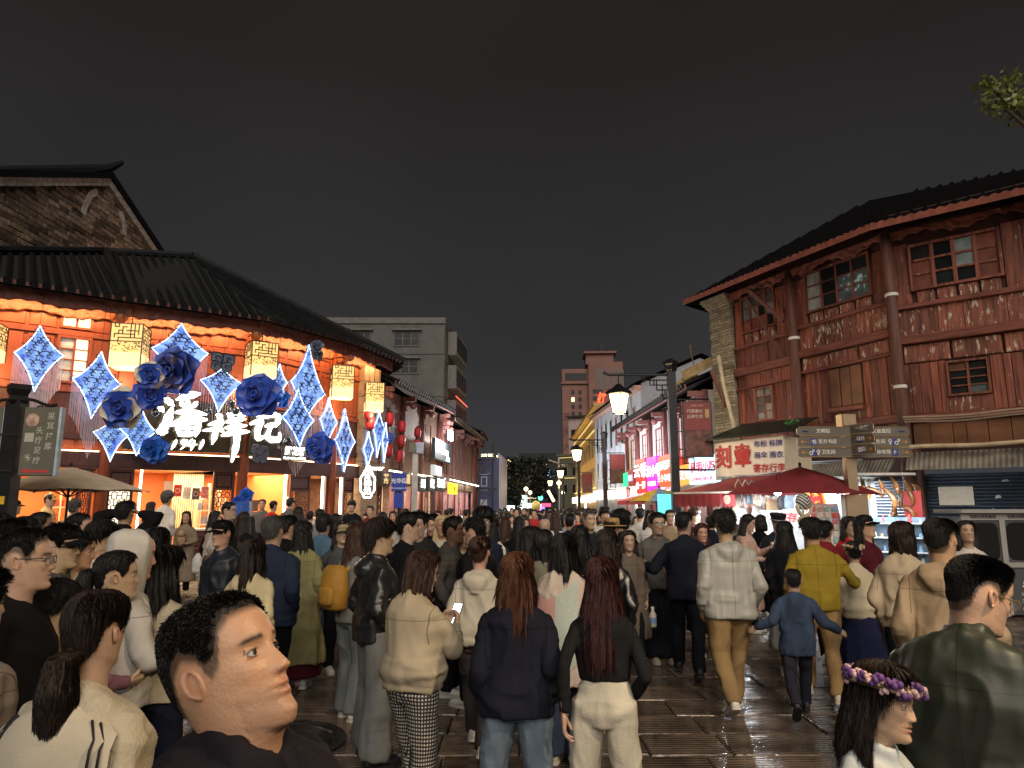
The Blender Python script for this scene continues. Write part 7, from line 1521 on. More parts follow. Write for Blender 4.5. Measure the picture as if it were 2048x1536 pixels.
    if hb and d < 10.5 and hood != 'up':
        kv = np.concatenate([np.array(KK_), np.ones(hb.n-len(KK_))]) if KK_ else np.ones(hb.n)
        V = np.concatenate(hb.v); Fq = np.array([q for q in hb.f if len(q) == 4 and min(kv[list(q)]) > .6]); g_ = np.random.default_rng(sd); N = 20000 if near else (6500 if d < 6 else 1500)
        A, B, D_ = V[Fq[:, 0]], V[Fq[:, 1]], V[Fq[:, 3]]; nr_ = np.cross(B-A, D_-A); ar = np.linalg.norm(nr_, axis=1); i_ = g_.choice(len(Fq), N, p=ar/ar.sum()); a_, b_ = g_.random((N, 1)), g_.random((N, 1)); p_ = A[i_]+(B[i_]-A[i_])*a_+(D_[i_]-A[i_])*b_; n_ = nr_[i_]/(ar[i_][:, None]+1e-9)
        hc_ = place_head(np.array([[0, -.01, .02]]))[0]; n_ *= np.sign(((p_-hc_)*n_).sum(1))[:, None]
        if kind in ('short', 'fade', 'buzz', 'curly', 'mush', 'slick'):
            loc_ = p_-hc_; keep = np.ones(N, bool)
            cmb = np.stack([loc_[:, 0]*2.5, np.full(N, .06 if kind != 'slick' else -.12), -.05+0*loc_[:, 0]], 1)*9; ln = {'buzz': .006, 'fade': .013, 'curly': .034}.get(kind, .026); di = n_*(.75 if kind != 'mush' else .25)+cmb*(.7 if kind != 'mush' else .3)+g_.normal(size=(N, 3))*.35+([0, 0, -1.0] if kind == 'mush' else [0, 0, 0])
        else:
            keep = np.ones(N, bool); keep &= np.linalg.norm((p_-hc_)*[1, 1, .5], axis=1) > .07; ln = .03 if 'pony' in kind or kind == 'bun' else (.085 if p_[:, 2].min() < 1.4 else .04); top_ = np.clip((p_[:, 2]-hc_[2]-.02)/.08, 0, 1)[:, None]; tv = np.array([[0, 0, -1.]])+np.sign(p_[:, :1]-hc_[0])*np.array([[1., 0, 0]])*top_*.8; di = tv-n_*(tv*n_).sum(1)[:, None]; di /= np.linalg.norm(di, axis=1)[:, None]+1e-6; di = di+n_*.05+g_.normal(size=(N, 3))*.05
        di /= np.linalg.norm(di, axis=1)[:, None]; p_, di, n_ = p_[keep], di[keep], n_[keep]; m_ = len(p_); wv = np.cross(di, n_); wv /= np.linalg.norm(wv, axis=1)[:, None]+1e-9; wd_ = (.0006 if near else (.0011 if d < 6 else .0019))*g_.uniform(.6, 1.3, (m_, 1)); L_ = ln*g_.uniform(.5, 1.25, (m_, 1)); dn = np.zeros((m_, 3))
        if kind == 'fade': L_ = L_*np.clip((p_[:, 2:]-hc_[2]-.005)/.06, .10, 1)
        if kind not in ('short', 'fade', 'buzz', 'curly', 'mush', 'slick'): tp_ = top_[keep]; L_ = L_*(1-.5*tp_); dn[:, 2:] = -.45*L_*tp_
        S_ = np.stack([p_-wv*wd_+n_*.0015, p_+wv*wd_+n_*.0015, p_+di*L_*.55+wv*wd_*.8+n_*.002, p_+di*L_*(1 if not dn.any() else .9)+n_*.001-[0, 0, .003]+dn], 1).reshape(-1, 3); hb.add(S_, [(4*q, 4*q+1, 4*q+2, 4*q+3) for q in range(m_)])
    if hb and hood != 'up': o = obj('hair', hb, hm, t, smooth=True)
    # ---- top
    kind, tc_ = top[0], top[1]; fabric = top[2] if len(top) > 2 else 'cloth'; tm = cloth('%s_%s_%d' % (kind, fabric, sd), tc_, fabric); pz = dict(jacket=(.84, .034, .010), bomber=(.86, .050, .011), hoodie=(.83, .040, .010), sweat=(.85, .036, .009), shirt=(.86, .032, .008), coat=(.32, .036, .012), longcoat=(.26, .038, .012), tee=(.86, .022, .006), knit=(.85, .036, .008), fit=(1.045, .016, .004), suit=(.76, .04, .008), shawl=(.60, .07, .010))[kind]; hem, ease, fold = pz
    if lo: hem = lo
    B_ = bulk; hipw = .168 if fem else .165; chest = .150 if fem else .175; wst = .125 if fem else .155; g = MB(); ez_ = ease
    rows = [(1.432, .064+ez_*.12, .066+ez_*.12, .002), (1.418, .074+ez_*.2, .072+ez_*.2, .0), (1.402, (.118 if not fem else .104)*B_, .080+ez_*.3, -.004), (1.376, (sh-.004), .092+ez_*.5, -.008), (1.33, sh+.016+ez_*.25, .106+ez_*.6, -.010), (1.24, chest*B_+.01+ez_*.8, .118*B_+ez_*.7, 0 if not fem else .008), (1.08, wst*B_+.005+ez_, .102*B_+ez_, .0), (.95, hipw*B_+ez_*.9, .112*B_+ez_, -.006), (.84, hipw*B_+.004+ez_*.95, .115*B_+ez_, -.008)]
    if hem < .8:
        for z in (.72, .55, .40, .3): rows.append((z, hipw*B_+ez_+(.84-z)*(.13 if kind != 'suit' else .0), .12*B_+ez_+(.84-z)*(.12 if kind != 'suit' else 0), 0))
    rows = [r_ for r_ in rows if r_[0] > hem+.012]; zs = [r_[0] for r_ in rows][::-1]; lastr = [np.interp(hem, zs, [r_[k] for r_ in rows][::-1]) for k in (1, 2, 3)]
    if hem < .3: lastr = [rows[-1][1]+.005, rows[-1][2]+.005, 0]
    if kind == 'bomber': rows.append((hem+.10, lastr[0]+.01, lastr[1]+.01, lastr[2])); rows.append((hem+.045, lastr[0]-.018, lastr[1]-.018, lastr[2])); lastr = [lastr[0]-.02, lastr[1]-.02, lastr[2]]; rows.sort(reverse=True)
    rows.append((hem, *lastr))
    def tl(E_, z):
        k = min(1, max(0, (z-1.34)/.06)); E_[:, 2] -= E_[:, 1]*.40*k; return E_
    g.rings([tl(ell((0, r_[3]+lx(r_[0])), r_[1], r_[2], 28, 2.35, r_[0]), r_[0]) for r_ in rows][::-1])
    ra = {'fit': .044, 'tee': .052, 'shirt': .058, 'suit': .062}.get(kind, .058)*(1 if not fem else .90)
    for (S, E_, W_), a in zip(ARM, arms):
        S2 = S*np.array([.86, 1, 1])+np.array([0, 0, -.004]); cu = W_+(E_-W_)*.06; e2 = E_+(E_-(S+W_)/2)*.06
        g.tube([S2, S*.6+E_*.4, E_*.92+S*.08, e2*.5+E_*.5, E_*.8+W_*.2, E_*.45+W_*.55, cu], [ra*1.18, ra*1.08, ra*.98, ra*.96, ra*.92, ra*.88, ra*.70], 14)
    if kind in ('hoodie', 'jacketh') or hood == 'down':
        g.rings([ell((0, -.075+dy+lx(1.42)), a, b, 18, 2, z) for z, a, b, dy in ((1.28, .05, .03, -.05), (1.33, .10, .055, -.045), (1.38, .125, .08, -.025), (1.42, .115, .078, -.005), (1.44, .095, .065, .015))])
    cl = {'jacket': .02, 'bomber': .008, 'shirt': .012, 'coat': .012, 'longcoat': .012, 'suit': .012}.get(kind, 0)
    if cl and collar != 0:
        cz = 1.428; g.tube([np.array([.072*math.cos(q), .002+.070*math.sin(q)+lx(1.43), cz-.028*math.sin(q)]) for q in np.linspace(PI/2+.25, PI/2+2*PI-.25, 18)], [(.030, .011)]*18, 8, ref=(0, 0, 1))
    garment(g, vox, {'fit': 'top', 'tee': 'shirt', 'knit': 'sweater', 'sweat': 'sweatshirt', 'suit': 'jacket', 'longcoat': 'coat', 'bomber': 'jacket'}.get(kind, kind), [tm], t, fold*(2.5 if mid else 1.0), sd)
    if hood == 'up':
        hg = MB()
        for z, a, b, y in ((-.20, .10, .10, -.015), (-.14, .105, .112, -.01), (-.05, .108, .118, -.018), (.02, .108, .125, -.02), (.07, .10, .118, -.022), (.105, .078, .09, -.025), (.128, .035, .045, -.025)): hg.v.append(ell((0, y-.004), a*.96, b*.94, 24, 2.2, z*1.02))
        hv = place_head(np.concatenate(hg.v)); h2 = MB(); h2.rings(list(hv.reshape(7, 24, 3))); garment(h2, vox, 'hood', [tm], t, .016, sd)
    # ---- bottoms
    bk, bc = bot[0], bot[1]; bf = bot[2] if len(bot) > 2 else 'cloth'
    bmat = gingham() if bf == 'gingham' else cloth('%s_%s_%d' % (bk, bf, sd), bc, bf); g = MB()
    if bk != 'none':
        ww = dict(pants=(.096, .074, .064), jeans=(.094, .080, .078), wide=(.104, .104, .112), slim=(.086, .056, .046), skirt=(0, 0, 0), flare=(.092, .082, .098))[bk]
        if bk == 'skirt':
            sl = bot[3] if len(bot) > 3 else .30; n2 = 40; rs = []
            for z in np.linspace(1.02, sl, 9): q = (1.02-z)/(1.02-sl)*(.62 if 'coat' in kind else 1); th2 = np.arange(n2)*2*PI/n2; pl = 1+.05*q*np.sin(th2*11+sd); rs.append(np.stack([(wst+.02+(.10+.10*(1-sl))*q)*np.cos(th2)*pl, (.11+(.10+.10*(1-sl))*q)*np.sin(th2)*pl, np.full(n2, z)], 1))
            g.rings(rs[::-1])
        else:
            g.rings([ell((0, -.005+lx(z)*.6), a*B_, b*B_, 20, 2.3, z) for z, a, b in ((.80, .10, .10), (.86, hipw+.004, .122), (.95, hipw-.002, .112), (1.09, wst-.012, .088) if kind == 'fit' else (1.06, wst+.006, .104))])
            for S, K, A_ in LEG:
                b2 = A_-np.array([0, 0, .015]); g.tube([S+[0, 0, .03], S*.7+K*.3+[0, -.008, 0], K+[0, .0, .02], K*.5+A_*.5+[0, -.008, 0], A_+(K-A_)*.12, b2], [(ww[0]*1.05*B_)]+[ww[0]*.98*B_, ww[1]*1.02, (ww[1]+ww[2])/2, ww[2]*1.04, ww[2]], 14)
        garment(g, vox, {'skirt': 'skirt', 'jeans': 'jeans', 'flare': 'jeans'}.get(bk, 'trousers'), [bmat], t, 0.018 if mid else .006, sd+50)
    # ---- shoes
    for (S, K, A_), T in zip(LEG, LG):
        if d < 14:
            pit = 0 if T[2] < .1 else (T[2]-.08)*5.0; mb = MB(); so = MB()
            for y, w_, h in ((-.075, .022, .055), (-.065, .034, .085), (-.03, .037, .10), (.02, .038, .085), (.08, .044, .06), (.13, .045, .045), (.17, .036, .035), (.185, .02, .025)): pass
            def sec(y, w_, h, z0): return np.array([(w_*math.cos(q)*(1 if math.sin(q) > 0 else 1.0), y, z0+(h*math.sin(q) if math.sin(q) > 0 else 0)) for q in np.linspace(-.0, PI, 8)])
            P_ = ((-.08, .02, .05), (-.07, .033, .085), (-.03, .038, .098), (.02, .039, .085), (.08, .045, .058), (.13, .046, .046), (.17, .036, .036), (.19, .016, .022)); mb.rings([sec(*q, .022) for q in P_]); so.rings([np.array([(w_*1.08*s2, y*1.02, z) for s2, z in ((-1, 0), (1, 0), (1, .026), (-1, .026))]) for y, w_, h in P_])
            Mx = Matrix.Translation(Vector(A_-np.array([0, 0, .08]))) @ Matrix.Translation((0, 0, .06)) @ Matrix.Rotation(-pit, 4, 'X') @ Matrix.Translation((0, 0, -.06)) if False else Matrix.Translation(Vector(A_-np.array([0, 0, .08]))) @ Matrix.Rotation(-min(1.1, pit), 4, 'X')
            sh_ = obj('shoe', mb, M('shoe_%d' % (sd % 9 if shoes == (.55, .53, .5) else sd+100), shoes, .5, var=.15), t, mw=Mx, smooth=True); obj('sole', so, M('pale_sole' if sum(shoes) > .6 else 'dark_sole', (.5, .48, .44) if sum(shoes) > .6 else (.015, .014, .013), .7), sh_)
    # ---- cap, glasses
    if cap:
        kindc, cc = cap; cm = cloth('cap_%d' % sd, cc) if kindc != 'flowers' else None
        if kindc == 'cap':
            cb = shell(([0, 180], [.045, .03]), .022, .013, .02); cb2 = MB(); V = []
            for j in range(5):
                for i in range(13): a = R(-62+124*i/12); r_ = .098+.075*j/4*(math.cos(a*1.25))**.6; V.append((.088/.098*r_*math.sin(a)*.9, r_*math.cos(a)+.006, .052-.018*j/4-.02*math.sin(a)**2))
            n_ = 13; cb2.add(V+[(a, b, c-.006) for a, b, c in V], [(j*n_+i, j*n_+i+1, (j+1)*n_+i+1, (j+1)*n_+i) for j in range(4) for i in range(12)]+[(65+(j+1)*n_+i, 65+(j+1)*n_+i+1, 65+j*n_+i+1, 65+j*n_+i) for j in range(4) for i in range(12)]); cb2.v[0] = place_head(cb2.v[0]); c_ = obj('cap', cb, cm, t, smooth=True); obj('brim', cb2, cm, c_, smooth=True)
        elif kindc == 'straw':
            cb = MB(); cb.lathe([(.20, .045), (.19, .052), (.10, .058), (.098, .12), (.085, .145), (.01, .15)], 24); cb.v[0] = place_head(cb.v[0]); obj('hat', cb, cm, t, smooth=True)
        elif kindc == 'officer':
            cb = MB(); cb.lathe([(.098, .045), (.1, .05), (.102, .09), (.12, .13), (.115, .145), (.01, .15)], 24, sy=1.15); cb.v[0] = place_head(cb.v[0]); c_ = obj('cap', cb, cm, t, smooth=True); vb = MB(); vb.tube([(.095*math.sin(a), .11*math.cos(a)+.015, .045) for a in np.linspace(-1, 1, 9)], [(.012, .03)]*9, 6, ref=(0, 0, 1)); vb.v[0] = place_head(vb.v[0]); obj('visor', vb, M('black_visor', (.01, .01, .01), .2), c_); bd_ = MB(); bd_.lathe([(.104, .058), (.106, .07)], 24, sy=1.15); bd_.v[0] = place_head(bd_.v[0]); obj('band', bd_, M('silver_band', (.5, .5, .5), .3), c_)
        elif kindc == 'flowers':
            fb_ = MB(); r3 = random.Random(sd); pal = cc; cm = [M('wreath_%d_%d' % (sd, k), c, .7, var=.3) for k, c in enumerate(pal)]; n_ = 60 if d < 4 else 34
            w_ = obj('flower_wreath', (lambda b: b.tube([place_head(np.array([[.098*math.cos(q), .112*math.sin(q)-.004, .062+.006*math.sin(q)]]))[0] for q in np.linspace(0, 2*PI, 25)], .012, 5))(MB()), M('wreath_stem', (.1, .08, .04), .8), t)
            for k in range(n_):
                q = 2*PI*k/n_*1.0+r3.uniform(-.05, .05); rr = r3.uniform(.016, .028); cpt = place_head(np.array([[(.10+r3.uniform(-.004, .012))*math.cos(q), (.114+r3.uniform(-.004, .012))*math.sin(q)-.004, .066+r3.uniform(-.018, .022)]]))[0]; lb = MB()
                for j in range(5): a = 2*PI*j/5+k; lb.ball(cpt+rr*.55*np.array([math.cos(a), math.sin(a), .5*math.sin(a*2)]), rr*.55, 6, 4)
                fb_.join(lb); fb_.m = fb_.m[:-len(lb.m)]+[k*7 % len(pal)]*len(lb.m)
            tag(obj('blossoms', fb_, cm, w_, smooth=True), kind='stuff')
    if glasses:
        gb_ = MB()
        for s_ in (-1, 1):
            gb_.tube([(s_*.032+.023*math.cos(q), .1075-.004*abs(math.cos(q)), .004+.0175*math.sin(q)) for q in np.linspace(0, 2*PI, 15)], .0016 if near else .0024, 4); gb_.tube([(s_*.055, .104, .010), (s_*.074, .07, .012), (s_*.079, -.01, .012)], .0016 if near else .0022, 4)
        gb_.tube([(-.009, .109, .008), (.009, .109, .008)], .0016, 4); gb_.v = [place_head(v) for v in gb_.v]; gc = glasses if isinstance(glasses, tuple) else (.02, .02, .02); gl_ = obj('glasses', gb_, M('spectacle_%d' % int(gc[0]*100), gc, .25, .8 if gc[0] > .1 else 0), t)
        ln = MB()
        for s_ in (-1, 1): ln.tube([(s_*.032, .1068, .004), (s_*.032, .1074, .004)], .022, 14)
        ln.v = [place_head(v) for v in ln.v]; obj('lens', ln, M('lens_clear', (.8, .85, .9), .05, alpha=.12, var=0, spec=1), gl_)
    t['arms'] = 0; del t['arms']
    return t, sc_, ARM, place_head
def held(t, sc_, local, name, mb, mats, label, cat, rot=None, world=True):
    """a separate thing resting in a hand: its place is taken from the person's own frame"""
    Mw = Matrix.Translation(t.location) @ Matrix.Rotation(t.rotation_euler.z, 4, 'Z') @ Matrix.Scale(sc_, 4)
    o = obj(name, mb, mats, loc=Mw @ Vector(local)); o.rotation_euler = (rot[0], rot[1], t.rotation_euler.z+rot[2]) if rot else (0, 0, t.rotation_euler.z); return tag(o, label, cat)
def phone_mb(): mb = MB(); mb.box(-.037, -.004, -.078, .037, .004, .078); mb.box(-.034, -.0052, -.074, .034, -.0041, .074, 1); return mb
PHM = [M('phone_black', (.01, .01, .012), .2), E('phone_screen', (.75, .88, 1), 2.2)]
# ================================================================== the crowd, one by one
BK, NV, GR, LG, BG, CRMC, OL = (.007, .007, .0085), (.009, .012, .026), (.10, .10, .10), (.36, .36, .34), (.36, .30, .215), (.45, .395, .30), (.21, .19, .085)
DEN, DDEN, KH, WHT, PK, MAR = (.12, .15, .19), (.03, .045, .08), (.32, .21, .10), (.55, .54, .51), (.5, .33, .26), (.10, .012, .018)
# --- foreground
person(514, 1160, 1.30, 101, 'large man at lower left in a dark jacket gazing up to the right', ('jacket', (.014, .012, .017)), ('pants', BK), ('fade', 'black'), pitch=25, roll=0, yaw=4, bulk=1.2, neck=-.035, skin=(.48, .275, .17), stub=.4, arms=('down', 'down'), hs=.98)
person(194, 1196, 2.25, 12, 'woman at lower left in a cream sailor collar top with a low ponytail', ('sweat', CRMC, 'knit'), ('pants', BK), ('lowpony', 'dkbrown'), fem=1, bulk=1.16, yaw=-4, collar=0)
person(48, 1066, 3.1, 62, 'man in glasses and a black sweatshirt with a small white print on his back', ('sweat', BK), ('pants', BK), ('fade', 'black'), glasses=(.4, .35, .28), bulk=1.18, yaw=8)
person(118, 1058, 4.4, 78, 'man in a black cap and dark grey shirt with a crossbody strap', ('shirt', (.055, .052, .048)), ('pants', BK), ('short', 'black'), cap=('cap', BK), glasses=True)
person(258, 1066, 3.9, 48, 'person in a white hoodie with the hood up', ('hoodie', (.44, .42, .39)), ('pants', NV), ('short', 'black'), hood='up', yaw=12, arms=('hold', 'hold'), pitch=-8)
person(330, 1098, 4.1, 12, 'woman with long black hair in a cream knitted top behind the large man', ('knit', (.42, .37, .28), 'knit'), ('pants', NV), ('mid', 'black'), fem=1, yaw=14)
person(160, 1112, 3.6, 60, 'woman with a black ponytail in a mauve patterned top leaning forward', ('shirt', (.20, .10, .13)), ('pants', BK), ('pony', 'black'), fem=1, lean=.12, arms=('hold', 'hold'))
person(103, 1180, 3.3, 70, 'small child with black hair in a brown patterned jacket between the adults', ('jacket', (.16, .11, .07)), ('pants', BK), ('mush', 'black'), hs=1.12, cat='child')
person(-52, 1150, 2.6, 20, 'person in a brown grey jacket cut off by the left edge', ('jacket', (.17, .14, .12)), ('pants', BK), ('short', 'black'))
person(158, 1031, 6.4, 82, 'man with short black hair and navy top eating by the parasol', ('tee', NV), ('pants', BK), ('fade', 'black'), arms=('eat', 'down'))
person(80, 1026, 6.8, 60, 'tanned man with cropped hair in a black jacket under the parasol', ('jacket', BK), ('pants', BK), ('buzz', 'black'), skin=(.35, .2, .13))
person(208, 1048, 5.8, -140, 'young person in a cream jacket biting into a paper wrapped snack', ('jacket', (.5, .42, .34)), ('pants', BK), ('mush', 'black'), arms=('eat', 'eat'), fem=1)
person(150, 1066, 5.0, 75, 'woman in a beige coat holding a bread roll beside the black cap', ('coat', (.5, .38, .28)), ('pants', BK), ('mid', 'black'), fem=1, arms=('eat', 'hold'), pitch=-10)
person(252, 1007, 9.0, 2, 'man in a black jacket with both hands raised to his head', ('jacket', BK), ('pants', BK), ('short', 'black'), arms=('raise', 'raise'))
person(22, 1046, 5.6, 50, 'person with black hair and a cream collar at the left edge', ('jacket', (.4, .33, .24)), ('pants', BK), ('short', 'black'))
person(50, 1042, 6.3, 20, 'dark haired person in black behind the man in glasses', ('jacket', BK), ('pants', BK), ('mush', 'black'))
person(-8, 1038, 7.5, 40, 'dark haired person in navy at the left edge by the sign pole', ('jacket', NV), ('pants', BK), ('curly', 'black'))
person(312, 1060, 5.3, 8, 'woman with a black bob in a grey brown top behind the white hood', ('sweat', (.21, .18, .15)), ('pants', BK), ('bob', 'black'), fem=1)
person(302, 1005, 17.2, 30, 'woman in a pale robe with hair down in the shop doorway', ('longcoat', (.5, .42, .33)), ('pants', BG), ('mid', 'dkbrown'), fem=1, gz=.1)
person(334, 986, 17.0, 10, 'man in a white shirt with bleached curly hair in the shop doorway', ('shirt', (.72, .68, .6)), ('pants', (.4, .3, .2)), ('curly', 'grey'), gz=.14)
person(374, 1024, 15.6, 170, 'woman with long dark hair in a taupe coat with a shopping bag at the step', ('longcoat', (.24, .19, .14)), ('pants', BK), ('long', 'black'), fem=1, arms=('hold', 'down'))
person(100, 990, 17.4, 75, 'shop clerk in a yellow cap and cream uniform behind the parasol pole', ('shirt', (.55, .42, .22)), ('pants', BK), ('short', 'black'), cap=('cap', (.55, .35, .1)), gz=.14)
person(150, 1003, 15.5, 10, 'person with frizzy hair in a white top at the shop counter', ('shirt', WHT), ('pants', BK), ('curly', 'grey'), fem=1)
person(28, 1002, 15.0, 40, 'person in a tan coat by the shelves at the far left', ('jacket', (.45, .33, .22)), ('pants', BK), ('short', 'black'), cap=('cap', BK))
# --- middle left
person(447, 1046, 7.4, -155, 'man in a black cap and dark puffy jacket walking toward the camera', ('jacket', (.012, .016, .024), 'wind'), ('pants', BK), ('short', 'black'), cap=('cap', BK), legs='walk', bulk=1.08)
person(458, 1007, 12.2, 95, 'man in glasses and a pale grey hoodie by the flower stand', ('hoodie', LG), ('pants', BK), ('short', 'black'), glasses=True)
person(488, 1026, 10.8, 5, 'woman with long dark hair in black before the flower stand', ('coat', BK), ('pants', BK), ('long', 'dkbrown'), fem=1)
person(507, 1083, 5.9, 4, 'woman with straight brown hair in a pale yellow top', ('sweat', (.5, .43, .26)), ('pants', BK), ('mid', 'dkbrown'), fem=1)
person(548, 1038, 6.7, 6, 'stocky older man with thin grey brown hair in a navy jacket', ('suit', (.018, .026, .05)), ('pants', BK), ('short', 'grey'), bulk=1.2)
person(574, 1036, 8.4, 20, 'man with short hair in black right behind the stocky older man', ('jacket', BK), ('pants', BK), ('short', 'black'))
person(606, 1046, 7.7, -2, 'woman with long black hair in a long olive coat and dark red skirt', ('longcoat', (.24, .22, .10)), ('skirt', (.06, .008, .016), 'cloth', .12), ('long', 'black'), fem=1, bulk=1.08)
person(547, 1003, 19.0, 20, 'woman in a bright red sweater inside the shop', ('knit', (.55, .03, .02)), ('pants', BK), ('bun', 'black'), fem=1, gz=.14)
person(525, 1000, 20.2, 170, 'shop clerk in grey behind the stacked cartons', ('shirt', GR), ('pants', BK), ('short', 'black'), gz=.14)
person(581, 998, 19.6, 10, 'man in a grey jacket by the vertical light strip in the shop', ('jacket', GR), ('pants', BK), ('short', 'black'), gz=.14)
person(597, 1016, 12.8, -25, 'woman with long hair in a red coat turned to the shop', ('coat', (.5, .03, .025)), ('pants', BK), ('long', 'dkbrown'), fem=1)
person(648, 1033, 9.8, 8, 'boy with a round haircut in a blue denim jacket', ('jacket', (.07, .13, .20), 'denim'), ('jeans', DDEN, 'denim'), ('mush', 'black'))
person(684, 1047, 8.4, 150, 'woman in a khaki cap and dark grey jacket facing the camera', ('jacket', (.06, .065, .07)), ('pants', BK), ('long', 'black'), fem=1, cap=('cap', (.3, .25, .14)), arms=('hold', 'pocket'), glasses=True)
person(716, 1051, 6.6, 42, 'woman with long brown hair and a mustard backpack', ('jacket', (.16, .16, .15)), ('wide', (.13, .145, .15), 'denim'), ('long', 'brown'), fem=1)
person(757, 1045, 5.55, 60, 'young man with a bowl haircut in a black leather jacket and grey jeans', ('jacket', (.013, .014, .016), 'leather'), ('wide', (.15, .155, .15), 'denim'), ('mush', 'dkbrown'), hood='down', arms=('pocket', 'pocket'), legs='apart', shoes=(.02, .02, .02))
person(832, 1105, 4.3, 36, 'woman in a cream bomber jacket and gingham trousers looking at her phone', ('bomber', (.37, .31, .22)), ('pants', BG, 'gingham'), ('bob', 'brown'), fem=1, yaw=22, pitch=-14, arms=('phone', 'phone'), legs='cross', glasses=True, lo=.88)
person(704, 1003, 20.0, 178, 'young man in a black sweatshirt standing before the lattice door', ('sweat', BK), ('pants', BK), ('mush', 'black'))
person(741, 1013, 19.6, 185, 'man in a dark red plaid jacket under the neon sign', ('jacket', (.09, .02, .02)), ('pants', BK), ('short', 'black'))
person(786, 1024, 17.0, 175, 'woman in a pale jacket and white shirt by the street name sign', ('jacket', (.4, .37, .33)), ('pants', BK), ('mid', 'dkbrown'), fem=1)
person(672, 1030, 11.6, 20, 'person with a black bob in a dark coat near the white counter', ('coat', BK), ('pants', BK), ('bob', 'black'), fem=1)
person(712, 1040, 10.0, 150, 'woman with dark hair in a white top beside the khaki cap', ('shirt', WHT), ('pants', BK), ('bob', 'black'), fem=1)
person(765, 1026, 14.4, 10, 'person with straight black hair in navy under the neon sign', ('jacket', NV), ('pants', BK), ('bob', 'black'), fem=1)
# --- middle
person(815, 1031, 7.0, 70, 'tall man with swept black hair in a black jacket looking right', ('jacket', BK), ('pants', BK), ('short', 'black'), bulk=1.1)
person(838, 1028, 7.9, -172, 'man in a black jacket with white edging walking toward the camera', ('jacket', (.02, .02, .02)), ('pants', BK), ('short', 'black'), bulk=1.1, pitch=-6)
person(868, 1031, 9.6, -165, 'man in black looking down in the middle of the crowd', ('jacket', BK), ('pants', BK), ('short', 'black'), pitch=-16)
person(886, 1034, 8.9, 175, 'woman with long blond hair in a cream and black jacket', ('jacket', (.42, .38, .32)), ('pants', BK), ('long', 'blond'), fem=1)
person(905, 1039, 7.4, 96, 'dark skinned man in profile holding a red snack', ('jacket', (.05, .045, .04)), ('pants', BK), ('short', 'black'), skin=(.13, .065, .04), arms=('eat', 'down'))
person(930, 1050, 7.5, 168, 'man in an open beige jacket talking on a phone', ('jacket', (.43, .37, .28)), ('slim', (.02, .025, .04)), ('fade', 'black'), arms=('call', 'swingb'), legs='walk', yaw=-10, skin=(.5, .31, .22), shoes=(.5, .46, .42))
person(951, 1041, 7.0, -58, 'man with neat black hair turned away to the left', ('shirt', BK), ('pants', BK), ('short', 'black'))
person(966, 1024, 8.3, 172, 'tall man with curly hair and glasses in a navy track jacket', ('jacket', (.014, .018, .035)), ('pants', BK), ('curly', 'black'), glasses=True)
person(959, 1078, 5.7, 8, 'woman in a brown cap and cream hooded sweater', ('hoodie', (.45, .41, .33)), ('pants', (.055, .048, .045)), ('bun', 'brown'), fem=1, cap=('cap', (.13, .075, .045)), legs='walk', lo=.86)
person(1010, 1038, 10.8, 4, 'woman in a camouflage patterned jacket seen from behind', ('jacket', (.14, .12, .085)), ('pants', BK), ('mid', 'brown'), fem=1)
person(1038, 1036, 10.6, 10, 'woman in black with long dark hair beside the camouflage jacket', ('coat', BK), ('pants', BK), ('long', 'black'), fem=1)
person(1089, 1038, 10.4, 5, 'bald man seen from behind in a black collar', ('jacket', BK), ('pants', BK), ('bald', 'black'), bulk=1.1)
person(1110, 1027, 12.6, -8, 'woman with very long brown hair in a white top', ('shirt', WHT), ('pants', BK), ('long', 'brown'), fem=1)
person(1060, 1057, 7.0, 62, 'woman in glasses with a cream fur hood', ('hoodie', (.6, .53, .4), 'knit'), ('pants', BK), ('mid', 'black'), fem=1, glasses=True, hood='down')
person(1086, 1064, 6.2, 6, 'person with a black bob in an olive grey shirt', ('sweat', (.17, .16, .12)), ('pants', BK), ('bob', 'black'), fem=1)
person(1128, 1072, 5.5, 14, 'woman with long black hair wrapped in a pastel knitted shawl', ('shawl', (.5, .42, .36), 'knit'), ('flare', DDEN, 'denim'), ('mid', 'black'), fem=1, arms=('phone', 'cross'), shoes=(.6, .55, .45), bulk=1.05)
person(1033, 1112, 4.0, 4, 'woman with ginger brown hair in a loose black top and blue jeans', ('jacket', (.011, .012, .020)), ('jeans', (.13, .17, .22), 'denim'), ('mid', 'ginger'), fem=1, bulk=1.06, collar=0, lo=.82, legs='apart', yaw=-3)
person(1203, 1122, 3.9, 14, 'woman with dark red hair in a black fitted top and white jeans', ('fit', (.012, .012, .013)), ('jeans', (.52, .48, .39), 'denim'), ('long', 'red'), fem=1, yaw=-4, arms=('swingb', 'pocket'), legs='apart')
person(1160, 1055, 7.2, -4, 'woman with long black hair in black right of the pastel shawl', ('coat', BK), ('pants', BK), ('long', 'black'), fem=1)
person(1178, 1024, 10.2, 160, 'man in an open dark jacket over a striped shirt', ('jacket', (.02, .024, .032)), ('pants', BK), ('buzz', 'grey'), arms=('hold', 'down'))
person(1209, 1017, 13.0, 178, 'young man in a white jacket facing the camera', ('jacket', (.6, .57, .5)), ('pants', BK), ('mush', 'black'))
person(1213, 1062, 6.2, 14, 'woman with dark hair in a black jacket with a small backpack', ('jacket', BK, 'leather'), ('pants', BK), ('mid', 'dkbrown'), fem=1)
person(1223, 1041, 9.2, 30, 'person in a tan straw hat', ('jacket', (.06, .05, .04)), ('pants', BK), ('short', 'black'), cap=('straw', (.35, .22, .09)))
person(1243, 1027, 9.9, -30, 'man with tousled hair in a black jacket beside the straw hat', ('jacket', BK), ('pants', BK), ('curly', 'black'))
